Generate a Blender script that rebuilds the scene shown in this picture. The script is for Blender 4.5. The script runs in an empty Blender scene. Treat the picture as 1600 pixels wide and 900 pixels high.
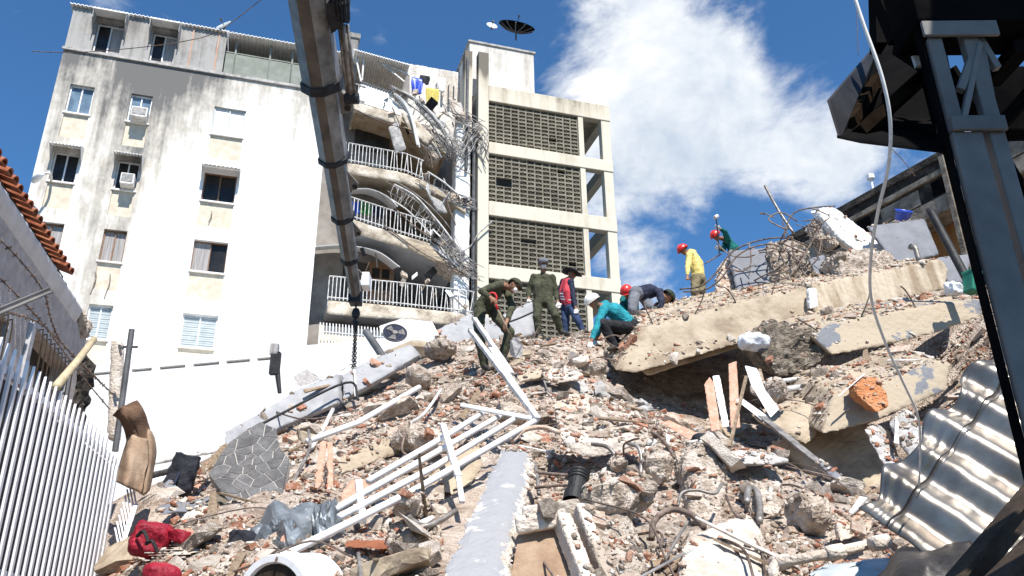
import bpy, bmesh, math, random
import numpy as np
from mathutils import Vector, Matrix, noise
from mathutils.bvhtree import BVHTree
random.seed(7); rng = np.random.default_rng(11)
scene = bpy.context.scene
COL = scene.collection

# ------------------------------------------------------------------ camera
PITCH, ROLL, FPX = math.radians(23.7), 0.0114, 1353.0
CAM = Vector((0, 0, 1.6))
FWD = Vector((0, math.cos(PITCH), math.sin(PITCH)))
_U0 = Vector((0, -math.sin(PITCH), math.cos(PITCH)))
RGT = Vector((1, 0, 0)) * math.cos(ROLL) - _U0 * math.sin(ROLL)
UPV = Vector((1, 0, 0)) * math.sin(ROLL) + _U0 * math.cos(ROLL)
cd = bpy.data.cameras.new('camera'); cam = bpy.data.objects.new('camera', cd); COL.objects.link(cam)
cd.sensor_width = 36; cd.lens = 36 * FPX / 1600; cd.clip_start = 0.05; cd.clip_end = 6000
cam.matrix_world = Matrix(((RGT.x, UPV.x, -FWD.x, CAM.x), (RGT.y, UPV.y, -FWD.y, CAM.y), (RGT.z, UPV.z, -FWD.z, CAM.z), (0, 0, 0, 1)))
scene.camera = cam

# ------------------------------------------------------------------ sky and sun
SUN_EL = math.radians(54); SUN_AZ = math.radians(161)          # azimuth clockwise from +Y
SUN_DIR = Vector((math.sin(SUN_AZ) * math.cos(SUN_EL), math.cos(SUN_AZ) * math.cos(SUN_EL), math.sin(SUN_EL)))
world = bpy.data.worlds.new('World'); scene.world = world; world.use_nodes = True
wn, wl = world.node_tree.nodes, world.node_tree.links; wn.clear()
def W(t, **k):
    n = wn.new(t)
    for a, b in k.items(): setattr(n, a, b)
    return n
w_out = W('ShaderNodeOutputWorld'); w_bg = W('ShaderNodeBackground'); w_bg.inputs['Strength'].default_value = 0.052
sky = W('ShaderNodeTexSky', sky_type='NISHITA', sun_disc=False, sun_elevation=SUN_EL, sun_rotation=SUN_AZ, altitude=900, air_density=1.0, dust_density=0.2, ozone_density=3.0)
w_tc = W('ShaderNodeTexCoord')
def wmath(op, a, b=None, c=None):
    n = W('ShaderNodeMath', operation=op)
    for i, v in enumerate((a, b, c)):
        if v is None: continue
        if isinstance(v, (int, float)): n.inputs[i].default_value = v
        else: wl.new(v, n.inputs[i])
    return n.outputs[0]
def wnoise(scale, detail, rough, off, stretch=(1, 1, 1)):
    m = W('ShaderNodeMapping'); m.inputs['Location'].default_value = off; m.inputs['Scale'].default_value = stretch
    wl.new(w_tc.outputs['Generated'], m.inputs['Vector'])
    n = W('ShaderNodeTexNoise'); n.inputs['Scale'].default_value = scale; n.inputs['Detail'].default_value = detail; n.inputs['Roughness'].default_value = rough
    n.inputs['Distortion'].default_value = 0.25
    wl.new(m.outputs[0], n.inputs['Vector']); return n.outputs['Fac']
def pdir(px, py): return (FWD + RGT * ((px - 800) / FPX) + UPV * ((450 - py) / FPX)).normalized()
cl = wnoise(4.2, 12, 0.62, (3.1, 1.7, 0.4), (1, 1, 1.7))
base = wmath('SUBTRACT', cl, 0.5)
# cumulus banks: (direction, angular sharpness, weight)
for (px, py, k, w) in ((970, 110, 110, 0.19), (1090, 170, 160, 0.16), (955, 290, 300, 0.09), (1010, 430, 420, 0.09), (1215, 190, 170, 0.15), (1300, 330, 420, 0.13),
                       (1570, 250, 260, 0.20), (60, 300, 140, 0.03), (1430, 235, 420, 0.12), (1200, 370, 700, -0.12), (700, 60, 150, -0.07), (1150, 420, 500, -0.08)):
    d = pdir(px, py)
    v = W('ShaderNodeVectorMath', operation='DOT_PRODUCT'); wl.new(w_tc.outputs['Generated'], v.inputs[0]); v.inputs[1].default_value = d
    e = wmath('EXPONENT', wmath('MULTIPLY', wmath('SUBTRACT', v.outputs['Value'], 1.0), float(k)))
    base = wmath('MULTIPLY_ADD', e, float(w), base)
mask = W('ShaderNodeMapRange', interpolation_type='SMOOTHSTEP'); wl.new(base, mask.inputs['Value'])
mask.inputs['From Min'].default_value = 0.085; mask.inputs['From Max'].default_value = 0.27; mask.inputs['To Max'].default_value = 0.97
shade = wnoise(6.5, 7, 0.6, (8.3, 2.0, 5.0))
cr = W('ShaderNodeValToRGB'); wl.new(shade, cr.inputs[0])
cr.color_ramp.elements[0].position = 0.33; cr.color_ramp.elements[0].color = (7.4, 8.6, 10.2, 1)
cr.color_ramp.elements[1].position = 0.62; cr.color_ramp.elements[1].color = (14.5, 14.5, 14.5, 1)
tint = W('ShaderNodeMix', data_type='RGBA', blend_type='MULTIPLY'); tint.inputs[0].default_value = 1.0
wl.new(sky.outputs[0], tint.inputs[6]); tint.inputs[7].default_value = (1.02, 1.72, 2.15, 1)
mx = W('ShaderNodeMix', data_type='RGBA'); wl.new(mask.outputs[0], mx.inputs[0]); wl.new(tint.outputs[2], mx.inputs[6]); wl.new(cr.outputs[0], mx.inputs[7])
wl.new(mx.outputs[2], w_bg.inputs['Color']); wl.new(w_bg.outputs[0], w_out.inputs['Surface'])
sl = bpy.data.lights.new('sun', 'SUN'); sl.energy = 5.0; sl.angle = math.radians(0.53); sl.color = (1.0, 0.955, 0.89)
so = bpy.data.objects.new('sun', sl); COL.objects.link(so); so.rotation_euler = SUN_DIR.to_track_quat('Z', 'Y').to_euler()
scene.view_settings.view_transform = 'Standard'; scene.view_settings.look = 'None'; scene.view_settings.gamma = 1
scene.view_settings.exposure = 0.65

# ------------------------------------------------------------------ helpers: coordinates
def U(px, py, Y):
    d = FWD + RGT * ((px - 800) / FPX) + UPV * ((450 - py) / FPX)
    return CAM + d * (Y / d.y)
def proj(p):
    q = Vector(p) - CAM; z = q.dot(FWD)
    return 800 + FPX * q.dot(RGT) / z, 450 - FPX * q.dot(UPV) / z, z
YAW = math.radians(17.1)
FD = Vector((math.cos(YAW), math.sin(YAW), 0)); FN = Vector((math.sin(YAW), -math.cos(YAW), 0)); F0 = Vector((0, 34, 0))
def FW(u, v, z): return F0 + FD * u + FN * v + Vector((0, 0, z))
def FP(px, py, v=0.0):
    d = FWD + RGT * ((px - 800) / FPX) + UPV * ((450 - py) / FPX)
    t = (F0 + FN * v - CAM).dot(FN) / d.dot(FN)
    return CAM + d * t
def uz(px, py, v=0.0):
    p = FP(px, py, v); return (p - F0).dot(FD), p.z

# ------------------------------------------------------------------ helpers: materials
MATS = {}
def material(name, c1, c2=None, rough=0.85, scale=6.0, c3=None, bump=0.15, bscale=None, metal=0.0, stretch=(1, 1, 1), spec=0.3, rand=0.0, detail=8, attr=None, p=(0.38, 0.62)):
    m = bpy.data.materials.new(name); m.use_nodes = True; MATS[name] = m
    n, l = m.node_tree.nodes, m.node_tree.links
    b = n['Principled BSDF']; b.inputs['Roughness'].default_value = rough; b.inputs['Metallic'].default_value = metal; b.inputs['Specular IOR Level'].default_value = spec
    tc = n.new('ShaderNodeTexCoord'); mp = n.new('ShaderNodeMapping'); mp.inputs['Scale'].default_value = stretch
    oi = n.new('ShaderNodeObjectInfo'); vm = n.new('ShaderNodeVectorMath'); vm.operation = 'ADD'
    mu = n.new('ShaderNodeMath'); mu.operation = 'MULTIPLY'; mu.inputs[1].default_value = 37.0
    l.new(oi.outputs['Random'], mu.inputs[0]); l.new(tc.outputs['Object'], vm.inputs[0]); l.new(mu.outputs[0], vm.inputs[1]); l.new(vm.outputs[0], mp.inputs['Vector'])
    nz = n.new('ShaderNodeTexNoise'); nz.inputs['Scale'].default_value = scale; nz.inputs['Detail'].default_value = detail; nz.inputs['Roughness'].default_value = 0.62
    l.new(mp.outputs[0], nz.inputs['Vector'])
    rp = n.new('ShaderNodeValToRGB'); l.new(nz.outputs['Fac'], rp.inputs[0])
    e = rp.color_ramp.elements; e[0].position, e[1].position = p
    e[0].color = (*c1, 1); e[1].color = (*(c2 or c1), 1)
    if c3: x = e.new(0.5 * (p[0] + p[1])); x.color = (*c3, 1)
    col = rp.outputs[0]
    if attr:
        at = n.new('ShaderNodeAttribute'); at.attribute_name = attr
        mm = n.new('ShaderNodeMix'); mm.data_type = 'RGBA'; mm.blend_type = 'MULTIPLY'; mm.inputs[0].default_value = 1
        l.new(col, mm.inputs[6]); l.new(at.outputs['Color'], mm.inputs[7]); col = mm.outputs[2]
    if rand:
        hs = n.new('ShaderNodeHueSaturation'); mr = n.new('ShaderNodeMapRange'); l.new(oi.outputs['Random'], mr.inputs['Value'])
        mr.inputs['To Min'].default_value = 1 - rand; mr.inputs['To Max'].default_value = 1 + rand
        l.new(mr.outputs[0], hs.inputs['Value']); l.new(col, hs.inputs['Color']); col = hs.outputs[0]
    l.new(col, b.inputs['Base Color'])
    if bump:
        nb = n.new('ShaderNodeTexNoise'); nb.inputs['Scale'].default_value = bscale or scale * 6; nb.inputs['Detail'].default_value = 6; l.new(mp.outputs[0], nb.inputs['Vector'])
        bp = n.new('ShaderNodeBump'); bp.inputs['Strength'].default_value = min(1, bump * 2); bp.inputs['Distance'].default_value = 0.02 * bump * 5 / max(1, (bscale or scale * 6) / 30)
        l.new(nb.outputs['Fac'], bp.inputs['Height']); l.new(bp.outputs[0], b.inputs['Normal'])
    return m
M = MATS
material('concrete_tan', (.26, .20, .14), (.43, .355, .265), scale=2.2, c3=(.37, .30, .215), bump=.14, bscale=30)
material('concrete_pale', (.40, .33, .265), (.66, .59, .515), scale=3.0, c3=(.57, .495, .42), bump=.4, bscale=40, rand=.1)
material('concrete_rough', (.27, .21, .16), (.58, .50, .425), scale=9, c3=(.44, .365, .295), bump=.55, bscale=45, rand=.12)
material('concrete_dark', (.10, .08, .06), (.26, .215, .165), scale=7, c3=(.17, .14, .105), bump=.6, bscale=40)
material('concrete_grey', (.26, .25, .24), (.48, .46, .43), scale=4, c3=(.38, .36, .34), bump=.3)
material('concrete_streaked', (.26, .195, .13), (.47, .395, .30), scale=2.0, c3=(.39, .32, .235), bump=.12, bscale=20, stretch=(3.5, 1, .25))
material('paint_grey', (.135, .14, .155), (.19, .195, .215), scale=3, bump=.12, bscale=20, rough=.7, p=(.3, .6))
material('paint_grey_light', (.25, .25, .26), (.35, .348, .352), scale=3, c3=(.305, .303, .31), bump=.12, bscale=20, rough=.65)
material('plaster_white', (.68, .65, .61), (.80, .785, .755), scale=4, c3=(.77, .75, .72), bump=.25, bscale=30)
material('flaked_light', (.29, .288, .295), (.62, .57, .50), scale=2.6, c3=(.31, .308, .315), bump=.15, bscale=20, rough=.7, p=(.60, .64))
material('flaked_grey', (.15, .155, .17), (.37, .30, .215), scale=1.7, c3=(.165, .17, .185), bump=.2, bscale=20, rough=.7, p=(.40, .43))
material('brick', (.34, .125, .065), (.56, .42, .33), scale=7, c3=(.43, .20, .12), bump=.4, bscale=60, rand=.18, p=(.36, .66))
material('brick_dusty', (.46, .31, .22), (.64, .55, .46), scale=7, c3=(.55, .43, .34), bump=.4, bscale=60, rand=.12)
material('clay_board', (.50, .27, .18), (.60, .40, .30), scale=4, c3=(.54, .31, .215), bump=.3, bscale=30, stretch=(4, 4, 1))
material('clay_raw', (.48, .17, .06), (.56, .27, .13), scale=8, bump=.5, bscale=40)
material('wood', (.20, .135, .085), (.38, .29, .20), scale=5, stretch=(6, 6, 1), bump=.3, rough=.8, rand=.15)
material('wood_red', (.20, .065, .03), (.30, .11, .05), scale=5, bump=.3, rough=.7)
material('bamboo', (.42, .33, .20), (.52, .43, .28), scale=6, bump=.2, rough=.6)
material('rubble', (.62, .58, .53), (1, 1, 1), scale=14, c3=(.85, .83, .8), bump=.5, bscale=60, attr='col')
material('dust', (.28, .21, .16), (.61, .525, .445), scale=3.5, c3=(.48, .39, .32), bump=1.0, bscale=26)
material('asphalt', (.045, .044, .042), (.10, .095, .085), scale=1.2, bump=.3)
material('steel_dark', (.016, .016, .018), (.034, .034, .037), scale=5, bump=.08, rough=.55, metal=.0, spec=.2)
material('steel_grey', (.13, .122, .115), (.20, .187, .175), scale=4, c3=(.165, .154, .145), bump=.12, bscale=18, rough=.6, spec=.15)
material('canopy_dark', (.004, .004, .0045), (.010, .0095, .0095), scale=3, bump=.1, rough=.9, spec=0.0)  # near-black puts the shade under the canopy into its colour; shared by dark parts
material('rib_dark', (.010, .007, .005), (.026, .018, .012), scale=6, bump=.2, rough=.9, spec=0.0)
material('rust_brown', (.022, .014, .009), (.055, .037, .024), scale=6, bump=.2, rough=.8)
material('galvanised', (.15, .13, .11), (.27, .25, .225), scale=4, c3=(.21, .19, .168), bump=.10, bscale=12, rough=.36, metal=.75, spec=.6, stretch=(1, 1, 1))
material('galvanised_dull', (.15, .17, .185), (.28, .305, .325), scale=4, bump=.2, rough=.5, metal=.45)
material('rebar', (.10, .07, .055), (.26, .20, .165), scale=12, bump=.4, bscale=120, rough=.75, metal=.3, rand=.25)
material('conduit', (.15, .135, .12), (.34, .315, .29), scale=9, bump=.1, rough=.5, metal=.4)
material('white_metal', (.60, .59, .585), (.80, .795, .79), scale=7, c3=(.75, .745, .74), bump=.05, rough=.45, spec=.4, p=(.28, .5))
material('white_metal_dirty', (.40, .37, .34), (.72, .70, .67), scale=6, c3=(.62, .60, .57), bump=.1, rough=.5)
material('pvc_grey', (.07, .07, .072), (.13, .13, .133), scale=4, bump=.05, rough=.45)
material('black_rubber', (.012, .012, .013), (.03, .03, .03), scale=6, bump=.2, rough=.6)
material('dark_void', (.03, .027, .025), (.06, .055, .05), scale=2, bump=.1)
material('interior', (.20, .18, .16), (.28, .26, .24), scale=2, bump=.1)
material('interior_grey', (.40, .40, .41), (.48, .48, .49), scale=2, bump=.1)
material('tangle', (.12, .10, .085), (.50, .48, .46), scale=3, c3=(.32, .30, .28), bump=.1, rough=.6)
material('window_brown', (.17, .09, .05), (.25, .15, .09), scale=8, bump=.1, rough=.5)
material('window_white', (.70, .70, .71), (.80, .80, .81), scale=8, bump=.03, rough=.4)
material('glass_blue', (.10, .15, .20), (.20, .27, .34), scale=1.5, bump=.02, rough=.08, spec=.6)
material('glass_dark', (.012, .012, .013), (.03, .029, .028), scale=1.5, bump=.02, rough=.12, spec=.22)
material('curtain', (.24, .22, .21), (.40, .38, .37), scale=3, stretch=(9, 9, .3), bump=.1)
material('blind_grey', (.36, .40, .41), (.44, .48, .49), scale=3, bump=.05, rough=.5)
material('spandrel', (.52, .45, .35), (.66, .58, .46), scale=4, bump=.1)
material('greenish_wall', (.20, .215, .18), (.27, .285, .25), scale=2, bump=.1)
material('fascia_cream', (.27, .22, .165), (.62, .56, .47), scale=1.6, c3=(.47, .40, .31), bump=.3, bscale=20)
material('tower_concrete', (.40, .345, .265), (.66, .60, .50), scale=1.1, c3=(.58, .515, .41), bump=.3, bscale=18, detail=10)
material('screen_block', (.17, .15, .115), (.28, .255, .195), scale=5, bump=.2, rand=.28)
material('stucco', (.52, .46, .42), (.68, .62, .575), scale=7, c3=(.60, .54, .50), bump=.6, bscale=60)
material('stucco_grey', (.40, .40, .41), (.52, .52, .53), scale=3, bump=.2)
material('cornice', (.62, .60, .58), (.74, .725, .71), scale=3, bump=.25)
material('roof_tile', (.22, .06, .028), (.36, .15, .08), scale=9, c3=(.30, .092, .042), bump=.3, rand=.25)
material('picket_white', (.66, .64, .655), (.80, .785, .80), scale=5, bump=.05, rough=.45, c3=(.76, .745, .76))
material('fence_gap_shade', (.016, .011, .016), (.03, .022, .03), scale=3, bump=.05, rough=.6)
material('cloth_brown', (.24, .155, .10), (.36, .26, .18), scale=5, bump=.3, bscale=60, rough=.95)
material('trouser_shaded', (.09, .05, .03), (.16, .095, .06), scale=5, bump=.3, bscale=60, rough=.95)
material('cloth_dark', (.012, .013, .018), (.035, .036, .045), scale=6, bump=.3, rough=.9)
material('red_fabric', (.20, .006, .018), (.36, .014, .032), scale=6, bump=.3, rough=.6)
material('olive', (.043, .045, .026), (.085, .086, .052), scale=7, bump=.4, bscale=40, rough=.95)
material('olive_dark', (.022, .03, .02), (.05, .06, .04), scale=7, bump=.3, rough=.95)
material('teal', (.008, .17, .21), (.02, .29, .34), scale=6, bump=.4, bscale=35, rough=.8)
material('teal_dark', (.0, .085, .085), (.012, .15, .14), scale=6, bump=.4, bscale=35, rough=.85)
material('yellow', (.60, .46, .12), (.78, .65, .26), scale=6, bump=.3, bscale=35, rough=.9)
material('khaki', (.14, .115, .06), (.24, .20, .12), scale=7, bump=.3, rough=.9)
material('navy', (.014, .017, .035), (.03, .035, .065), scale=7, bump=.3, rough=.9)
material('denim', (.018, .032, .075), (.04, .065, .14), scale=8, bump=.3, rough=.9)
material('grey_trousers', (.11, .115, .13), (.17, .175, .195), scale=6, bump=.3, rough=.9)
material('black_cloth', (.01, .01, .012), (.028, .027, .03), scale=7, bump=.4, rough=.85)
material('vest_red', (.42, .03, .045), (.60, .06, .08), scale=6, bump=.2, rough=.7)
material('reflective', (.60, .62, .64), (.78, .79, .80), scale=12, bump=.05, rough=.4)
material('skin', (.22, .105, .06), (.30, .155, .095), scale=9, bump=.05, rough=.55)
material('hair', (.012, .009, .008), (.03, .024, .02), scale=30, bump=.3, rough=.7)
material('glove', (.62, .60, .57), (.76, .74, .71), scale=12, bump=.2, rough=.9)
material('shoe', (.02, .017, .015), (.06, .05, .042), scale=9, bump=.2, rough=.7)
material('helmet_white', (.66, .63, .56), (.78, .76, .70), scale=4, bump=.02, rough=.35, spec=.5)
material('helmet_red', (.52, .02, .018), (.66, .045, .035), scale=4, bump=.02, rough=.32, spec=.5)
material('mask_white', (.66, .65, .62), (.74, .73, .70), scale=8, bump=.1, rough=.9)
material('shovel_red', (.50, .012, .02), (.62, .03, .04), scale=8, bump=.05, rough=.4)
material('shovel_steel', (.07, .07, .075), (.14, .14, .145), scale=9, bump=.1, rough=.45, metal=.6)
material('blue_plastic', (.015, .05, .38), (.03, .09, .52), scale=4, bump=.03, rough=.35, spec=.5)
material('green_plastic', (.01, .12, .075), (.025, .20, .13), scale=4, bump=.03, rough=.5)
material('bag_white', (.60, .61, .64), (.78, .79, .81), scale=5, bump=.3, rough=.35, spec=.5)
material('rope_white', (.66, .645, .62), (.80, .785, .76), scale=40, bump=.03, rough=.8)
material('orange_panel', (.19, .08, .02), (.26, .12, .035), scale=2, bump=.1, rough=.7)
material('old_wall', (.016, .013, .011), (.09, .075, .06), scale=3, c3=(.035, .029, .024), bump=.5, detail=12)
material('old_wall_pale', (.11, .09, .07), (.30, .26, .21), scale=3, bump=.3, detail=10)
material('stone_flag', (.085, .08, .08), (.15, .145, .143), scale=5, c3=(.115, .11, .108), bump=.35, bscale=24, rand=.14)
material('stone_grout', (.36, .335, .30), (.46, .43, .39), scale=9, bump=.3)
material('boom_grey', (.12, .11, .10), (.31, .295, .275), scale=2.0, c3=(.22, .208, .192), bump=.06, rough=.42, metal=.15, stretch=(1, 1, 1))
material('boom_brown', (.085, .068, .055), (.14, .112, .09), scale=2.5, bump=.06, rough=.5)
material('tarp_dark', (.02, .018, .017), (.045, .04, .037), scale=4, bump=.2, rough=.45)
material('awning_white', (.66, .65, .63), (.78, .77, .75), scale=5, bump=.05, rough=.5)
material('green_leaf', (.02, .12, .02), (.06, .28, .05), scale=9, bump=.1, rough=.6)
material('yellow_cloth', (.48, .38, .08), (.60, .50, .15), scale=9, bump=.2)
# stained plaster of the apartment block: mildew runs down from the parapet in broad soft streaks
def stained(name, c_clean, c_dirty, c_mid, ztop, spots, base_amt, fall):
    m = bpy.data.materials.new(name); m.use_nodes = True; MATS[name] = m
    n, l = m.node_tree.nodes, m.node_tree.links; b = n['Principled BSDF']; b.inputs['Roughness'].default_value = .9; b.inputs['Specular IOR Level'].default_value = .2
    g = n.new('ShaderNodeNewGeometry')
    def mth(op, a, bb=None, c=None):
        x = n.new('ShaderNodeMath'); x.operation = op
        for i, v in enumerate((a, bb, c)):
            if v is None: continue
            if isinstance(v, (int, float)): x.inputs[i].default_value = v
            else: l.new(v, x.inputs[i])
        return x.outputs[0]
    dp = n.new('ShaderNodeVectorMath'); dp.operation = 'DOT_PRODUCT'; l.new(g.outputs['Position'], dp.inputs[0]); dp.inputs[1].default_value = FD
    u = mth('SUBTRACT', dp.outputs['Value'], F0.dot(FD))
    sp = n.new('ShaderNodeSeparateXYZ'); l.new(g.outputs['Position'], sp.inputs[0]); z = sp.outputs['Z']
    def nz(scale, st, det=8):
        mp = n.new('ShaderNodeMapping'); mp.inputs['Scale'].default_value = st; l.new(g.outputs['Position'], mp.inputs[0])
        t = n.new('ShaderNodeTexNoise'); t.inputs['Scale'].default_value = scale; t.inputs['Detail'].default_value = det; t.inputs['Roughness'].default_value = .65; l.new(mp.outputs[0], t.inputs['Vector']); return t.outputs['Fac']
    streak = nz(2.0, (1, 1, .07)); blot = nz(1.4, (1, 1, .8), 12); fine = nz(9, (1, 1, .5), 10)
    depth = mth('SUBTRACT', ztop, z)
    amt = mth('MULTIPLY', base_amt, mth('EXPONENT', mth('MULTIPLY', depth, -1.0 / fall)))
    for (uc, w, a, fl) in spots:
        q = mth('DIVIDE', mth('SUBTRACT', u, uc), w); q2 = mth('MULTIPLY', mth('MULTIPLY', q, q), -1.0)
        amt = mth('ADD', amt, mth('MULTIPLY', mth('MULTIPLY', mth('EXPONENT', q2), a), mth('EXPONENT', mth('MULTIPLY', depth, -1.0 / fl))))
    s = mth('MULTIPLY', mth('ADD', amt, mth('MULTIPLY', mth('SUBTRACT', mth('ADD', mth('ADD', mth('MULTIPLY', streak, 1.7), mth('MULTIPLY', blot, .9)), mth('MULTIPLY', fine, .45)), 1.525), 1.15)), .8)
    r = n.new('ShaderNodeValToRGB'); l.new(s, r.inputs[0]); e = r.color_ramp.elements
    e[0].position = .22; e[0].color = (*c_clean, 1); e[1].position = 1.0; e[1].color = (*c_dirty, 1); x = e.new(.58); x.color = (*c_mid, 1)
    l.new(r.outputs[0], b.inputs['Base Color'])
    bp = n.new('ShaderNodeBump'); bp.inputs['Strength'].default_value = .25; bp.inputs['Distance'].default_value = .02; l.new(fine, bp.inputs['Height']); l.new(bp.outputs[0], b.inputs['Normal'])
    return m
stained('facade', (.78, .765, .74), (.15, .145, .138), (.50, .46, .40), 25.0, ((-15.6, 1.1, 1.0, 8.0), (-13.6, 1.2, .85, 4.5), (-19.0, .7, .6, 10.0), (-17.4, 1.9, .50, 40.0), (-16.0, .9, .25, 40)), .70, 2.4)
stained('panel_grey', (.36, .345, .325), (.06, .057, .054), (.19, .18, .168), 27.2, (), .50, 6.0)
stained('tower_stained', (.62, .56, .455), (.17, .15, .12), (.50, .44, .34), 27.0, ((3.8, 1.6, .38, 40.), (-.9, .6, .25, 40.), (1.5, 2.0, .2, 40.)), .45, .8)
stained('tower_white', (.66, .63, .58), (.24, .222, .20), (.47, .43, .375), 30.2, (), .62, 3.5)

# ------------------------------------------------------------------ helpers: meshes
def V(*a): return Vector(a)
class MB:
    """collects verts and faces (world coordinates)"""
    def __init__(s): s.v, s.f, s.m = [], [], []
    def add(s, vs, fs, mi=0):
        k = len(s.v); s.v += [tuple(v) for v in vs]; s.f += [tuple(i + k for i in f) for f in fs]; s.m += [mi] * len(fs); return s
    def box(s, c, d, rot=None, mi=0):
        c = Vector(c); vs = []
        for sx in (-.5, .5):
            for sy in (-.5, .5):
                for sz in (-.5, .5):
                    q = Vector((sx * d[0], sy * d[1], sz * d[2]))
                    vs.append(c + (rot @ q if rot else q))
        return s.add(vs, [(0, 1, 3, 2), (4, 6, 7, 5), (0, 4, 5, 1), (2, 3, 7, 6), (0, 2, 6, 4), (1, 5, 7, 3)], mi)
    def bar(s, a, b, w, h=None, up=(0, 0, 1), mi=0):
        a, b = Vector(a), Vector(b); h = h or w; d = (b - a); L = d.length
        if L < 1e-6: return s
        d.normalize(); x = d.cross(Vector(up))
        if x.length < 1e-3: x = d.cross(Vector((1, 0, 0)))
        x.normalize(); y = x.cross(d)
        R = Matrix((x, d, y)).transposed()
        return s.box((a + b) / 2, (w, L, h), R, mi)
    def tube(s, path, r, n=7, cap=True, mi=0):
        P = [Vector(p) for p in path]; rr = r if isinstance(r, (list, tuple)) else [r] * len(P)
        vs, fs = [], []; x = None
        for i, p in enumerate(P):
            t = (P[min(i + 1, len(P) - 1)] - P[max(i - 1, 0)])
            t = t.normalized() if t.length > 1e-9 else Vector((0, 0, 1))
            if x is None:
                x = t.cross(Vector((0, 0, 1)))
                if x.length < .05: x = t.cross(Vector((1, 0, 0)))
            else: x = x - t * x.dot(t)
            x.normalize(); y = t.cross(x)
            for k in range(n):
                a = 2 * math.pi * k / n; vs.append(p + (x * math.cos(a) + y * math.sin(a)) * rr[i])
        for i in range(len(P) - 1):
            for k in range(n):
                a, b = i * n + k, i * n + (k + 1) % n
                fs.append((a, b, b + n, a + n))
        if cap: fs.append(tuple(range(n))[::-1]); fs.append(tuple((len(P) - 1) * n + k for k in range(n)))
        return s.add(vs, fs, mi)
    def prism(s, pts, vec, mi=0):
        P = [Vector(p) for p in pts]; v = Vector(vec); n = len(P)
        return s.add(P + [p + v for p in P], [tuple(range(n)), tuple(range(n, 2 * n))[::-1]] + [(i, i + n, (i + 1) % n + n, (i + 1) % n) for i in range(n)], mi)
    def lathe(s, c, prof, n=20, axis=(0, 0, 1), mi=0, closed=False):
        c = Vector(c); q = Vector((0, 0, 1)).rotation_difference(Vector(axis).normalized()).to_matrix(); vs, fs = [], []
        for (r, z) in prof:
            for k in range(n):
                a = 2 * math.pi * k / n; vs.append(c + q @ Vector((r * math.cos(a), r * math.sin(a), z)))
        for i in range(len(prof) - 1):
            for k in range(n):
                a, b = i * n + k, i * n + (k + 1) % n; fs.append((a, b, b + n, a + n))
        return s.add(vs, fs, mi)
    def grid(s, fn, nu, nv, mi=0):
        vs = [fn(i / nu, j / nv) for i in range(nu + 1) for j in range(nv + 1)]
        return s.add(vs, [(i * (nv + 1) + j, (i + 1) * (nv + 1) + j, (i + 1) * (nv + 1) + j + 1, i * (nv + 1) + j + 1) for i in range(nu) for j in range(nv)], mi)
    def mesh(s, name, org, fix=True):
        me = bpy.data.meshes.new(name)
        me.from_pydata([tuple(Vector(v) - org) for v in s.v], [], s.f); me.update()
        if fix:
            bm = bmesh.new(); bm.from_mesh(me); bmesh.ops.recalc_face_normals(bm, faces=bm.faces); bm.to_mesh(me); bm.free()
        return me
    def base(s):
        a = np.array([tuple(v) for v in s.v]); lo, hi = a.min(0), a.max(0)
        return Vector(((lo[0] + hi[0]) / 2, (lo[1] + hi[1]) / 2, lo[2]))
    def build(s, name, mat, parent=None, smooth=False, solid=0, bevel=0, fix=True, **tags):
        org = s.base(); me = s.mesh(name, org, fix)
        for mm in (mat if isinstance(mat, (list, tuple)) else [mat]): me.materials.append(M[mm])
        if len(me.materials) > 1: me.polygons.foreach_set('material_index', s.m)
        if smooth: me.polygons.foreach_set('use_smooth', [True] * len(me.polygons))
        o = place(name, me, org, parent, **tags)
        if solid:
            k = o.modifiers.new('solid', 'SOLIDIFY'); k.thickness = solid; k.offset = 0
        if bevel:
            k = o.modifiers.new('bevel', 'BEVEL'); k.width = bevel; k.segments = 2; k.limit_method = 'ANGLE'
        return o
def origin_of(o):
    p = Vector(o.location)
    while o.parent: o = o.parent; p += Vector(o.location)
    return p
def tag(o, label=None, cat=None, group=None, kind=None):
    if label: o['label'] = label
    if cat: o['category'] = cat
    if group: o['group'] = group
    if kind: o['kind'] = kind
    return o
def place(name, me, org, parent=None, label=None, cat=None, group=None, kind=None):
    o = bpy.data.objects.new(name, me); COL.objects.link(o)
    if parent: o.parent = parent; o.location = Vector(org) - origin_of(parent)
    else: o.location = org
    return tag(o, label, cat, group, kind)
def thing(name, loc, label, cat, group=None, kind=None):
    o = bpy.data.objects.new(name, None); COL.objects.link(o); o.location = loc; o.empty_display_size = .2
    return tag(o, label, cat, group, kind)
def rmat(ax, ang): return Matrix.Rotation(ang, 3, ax)
def eul(x, y, z): return (Matrix.Rotation(z, 3, 'Z') @ Matrix.Rotation(y, 3, 'Y') @ Matrix.Rotation(x, 3, 'X'))
def spline(pts, n=8):
    P = [Vector(p) for p in pts]
    if len(P) < 3: return [P[0].lerp(P[1], i / n) for i in range(n + 1)]
    out = []; Q = [2 * P[0] - P[1]] + P + [2 * P[-1] - P[-2]]
    for i in range(1, len(Q) - 2):
        a, b, c, d = Q[i - 1:i + 3]
        for k in range(n):
            t = k / n; out.append(.5 * ((2 * b) + (c - a) * t + (2 * a - 5 * b + 4 * c - d) * t * t + (3 * b - a - 3 * c + d) * t ** 3))
    out.append(P[-1]); return out
def fbm(p, s, o=4):
    return noise.fractal(Vector(p) * s, .9, 2.0, o, noise_basis='PERLIN_ORIGINAL')

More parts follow.
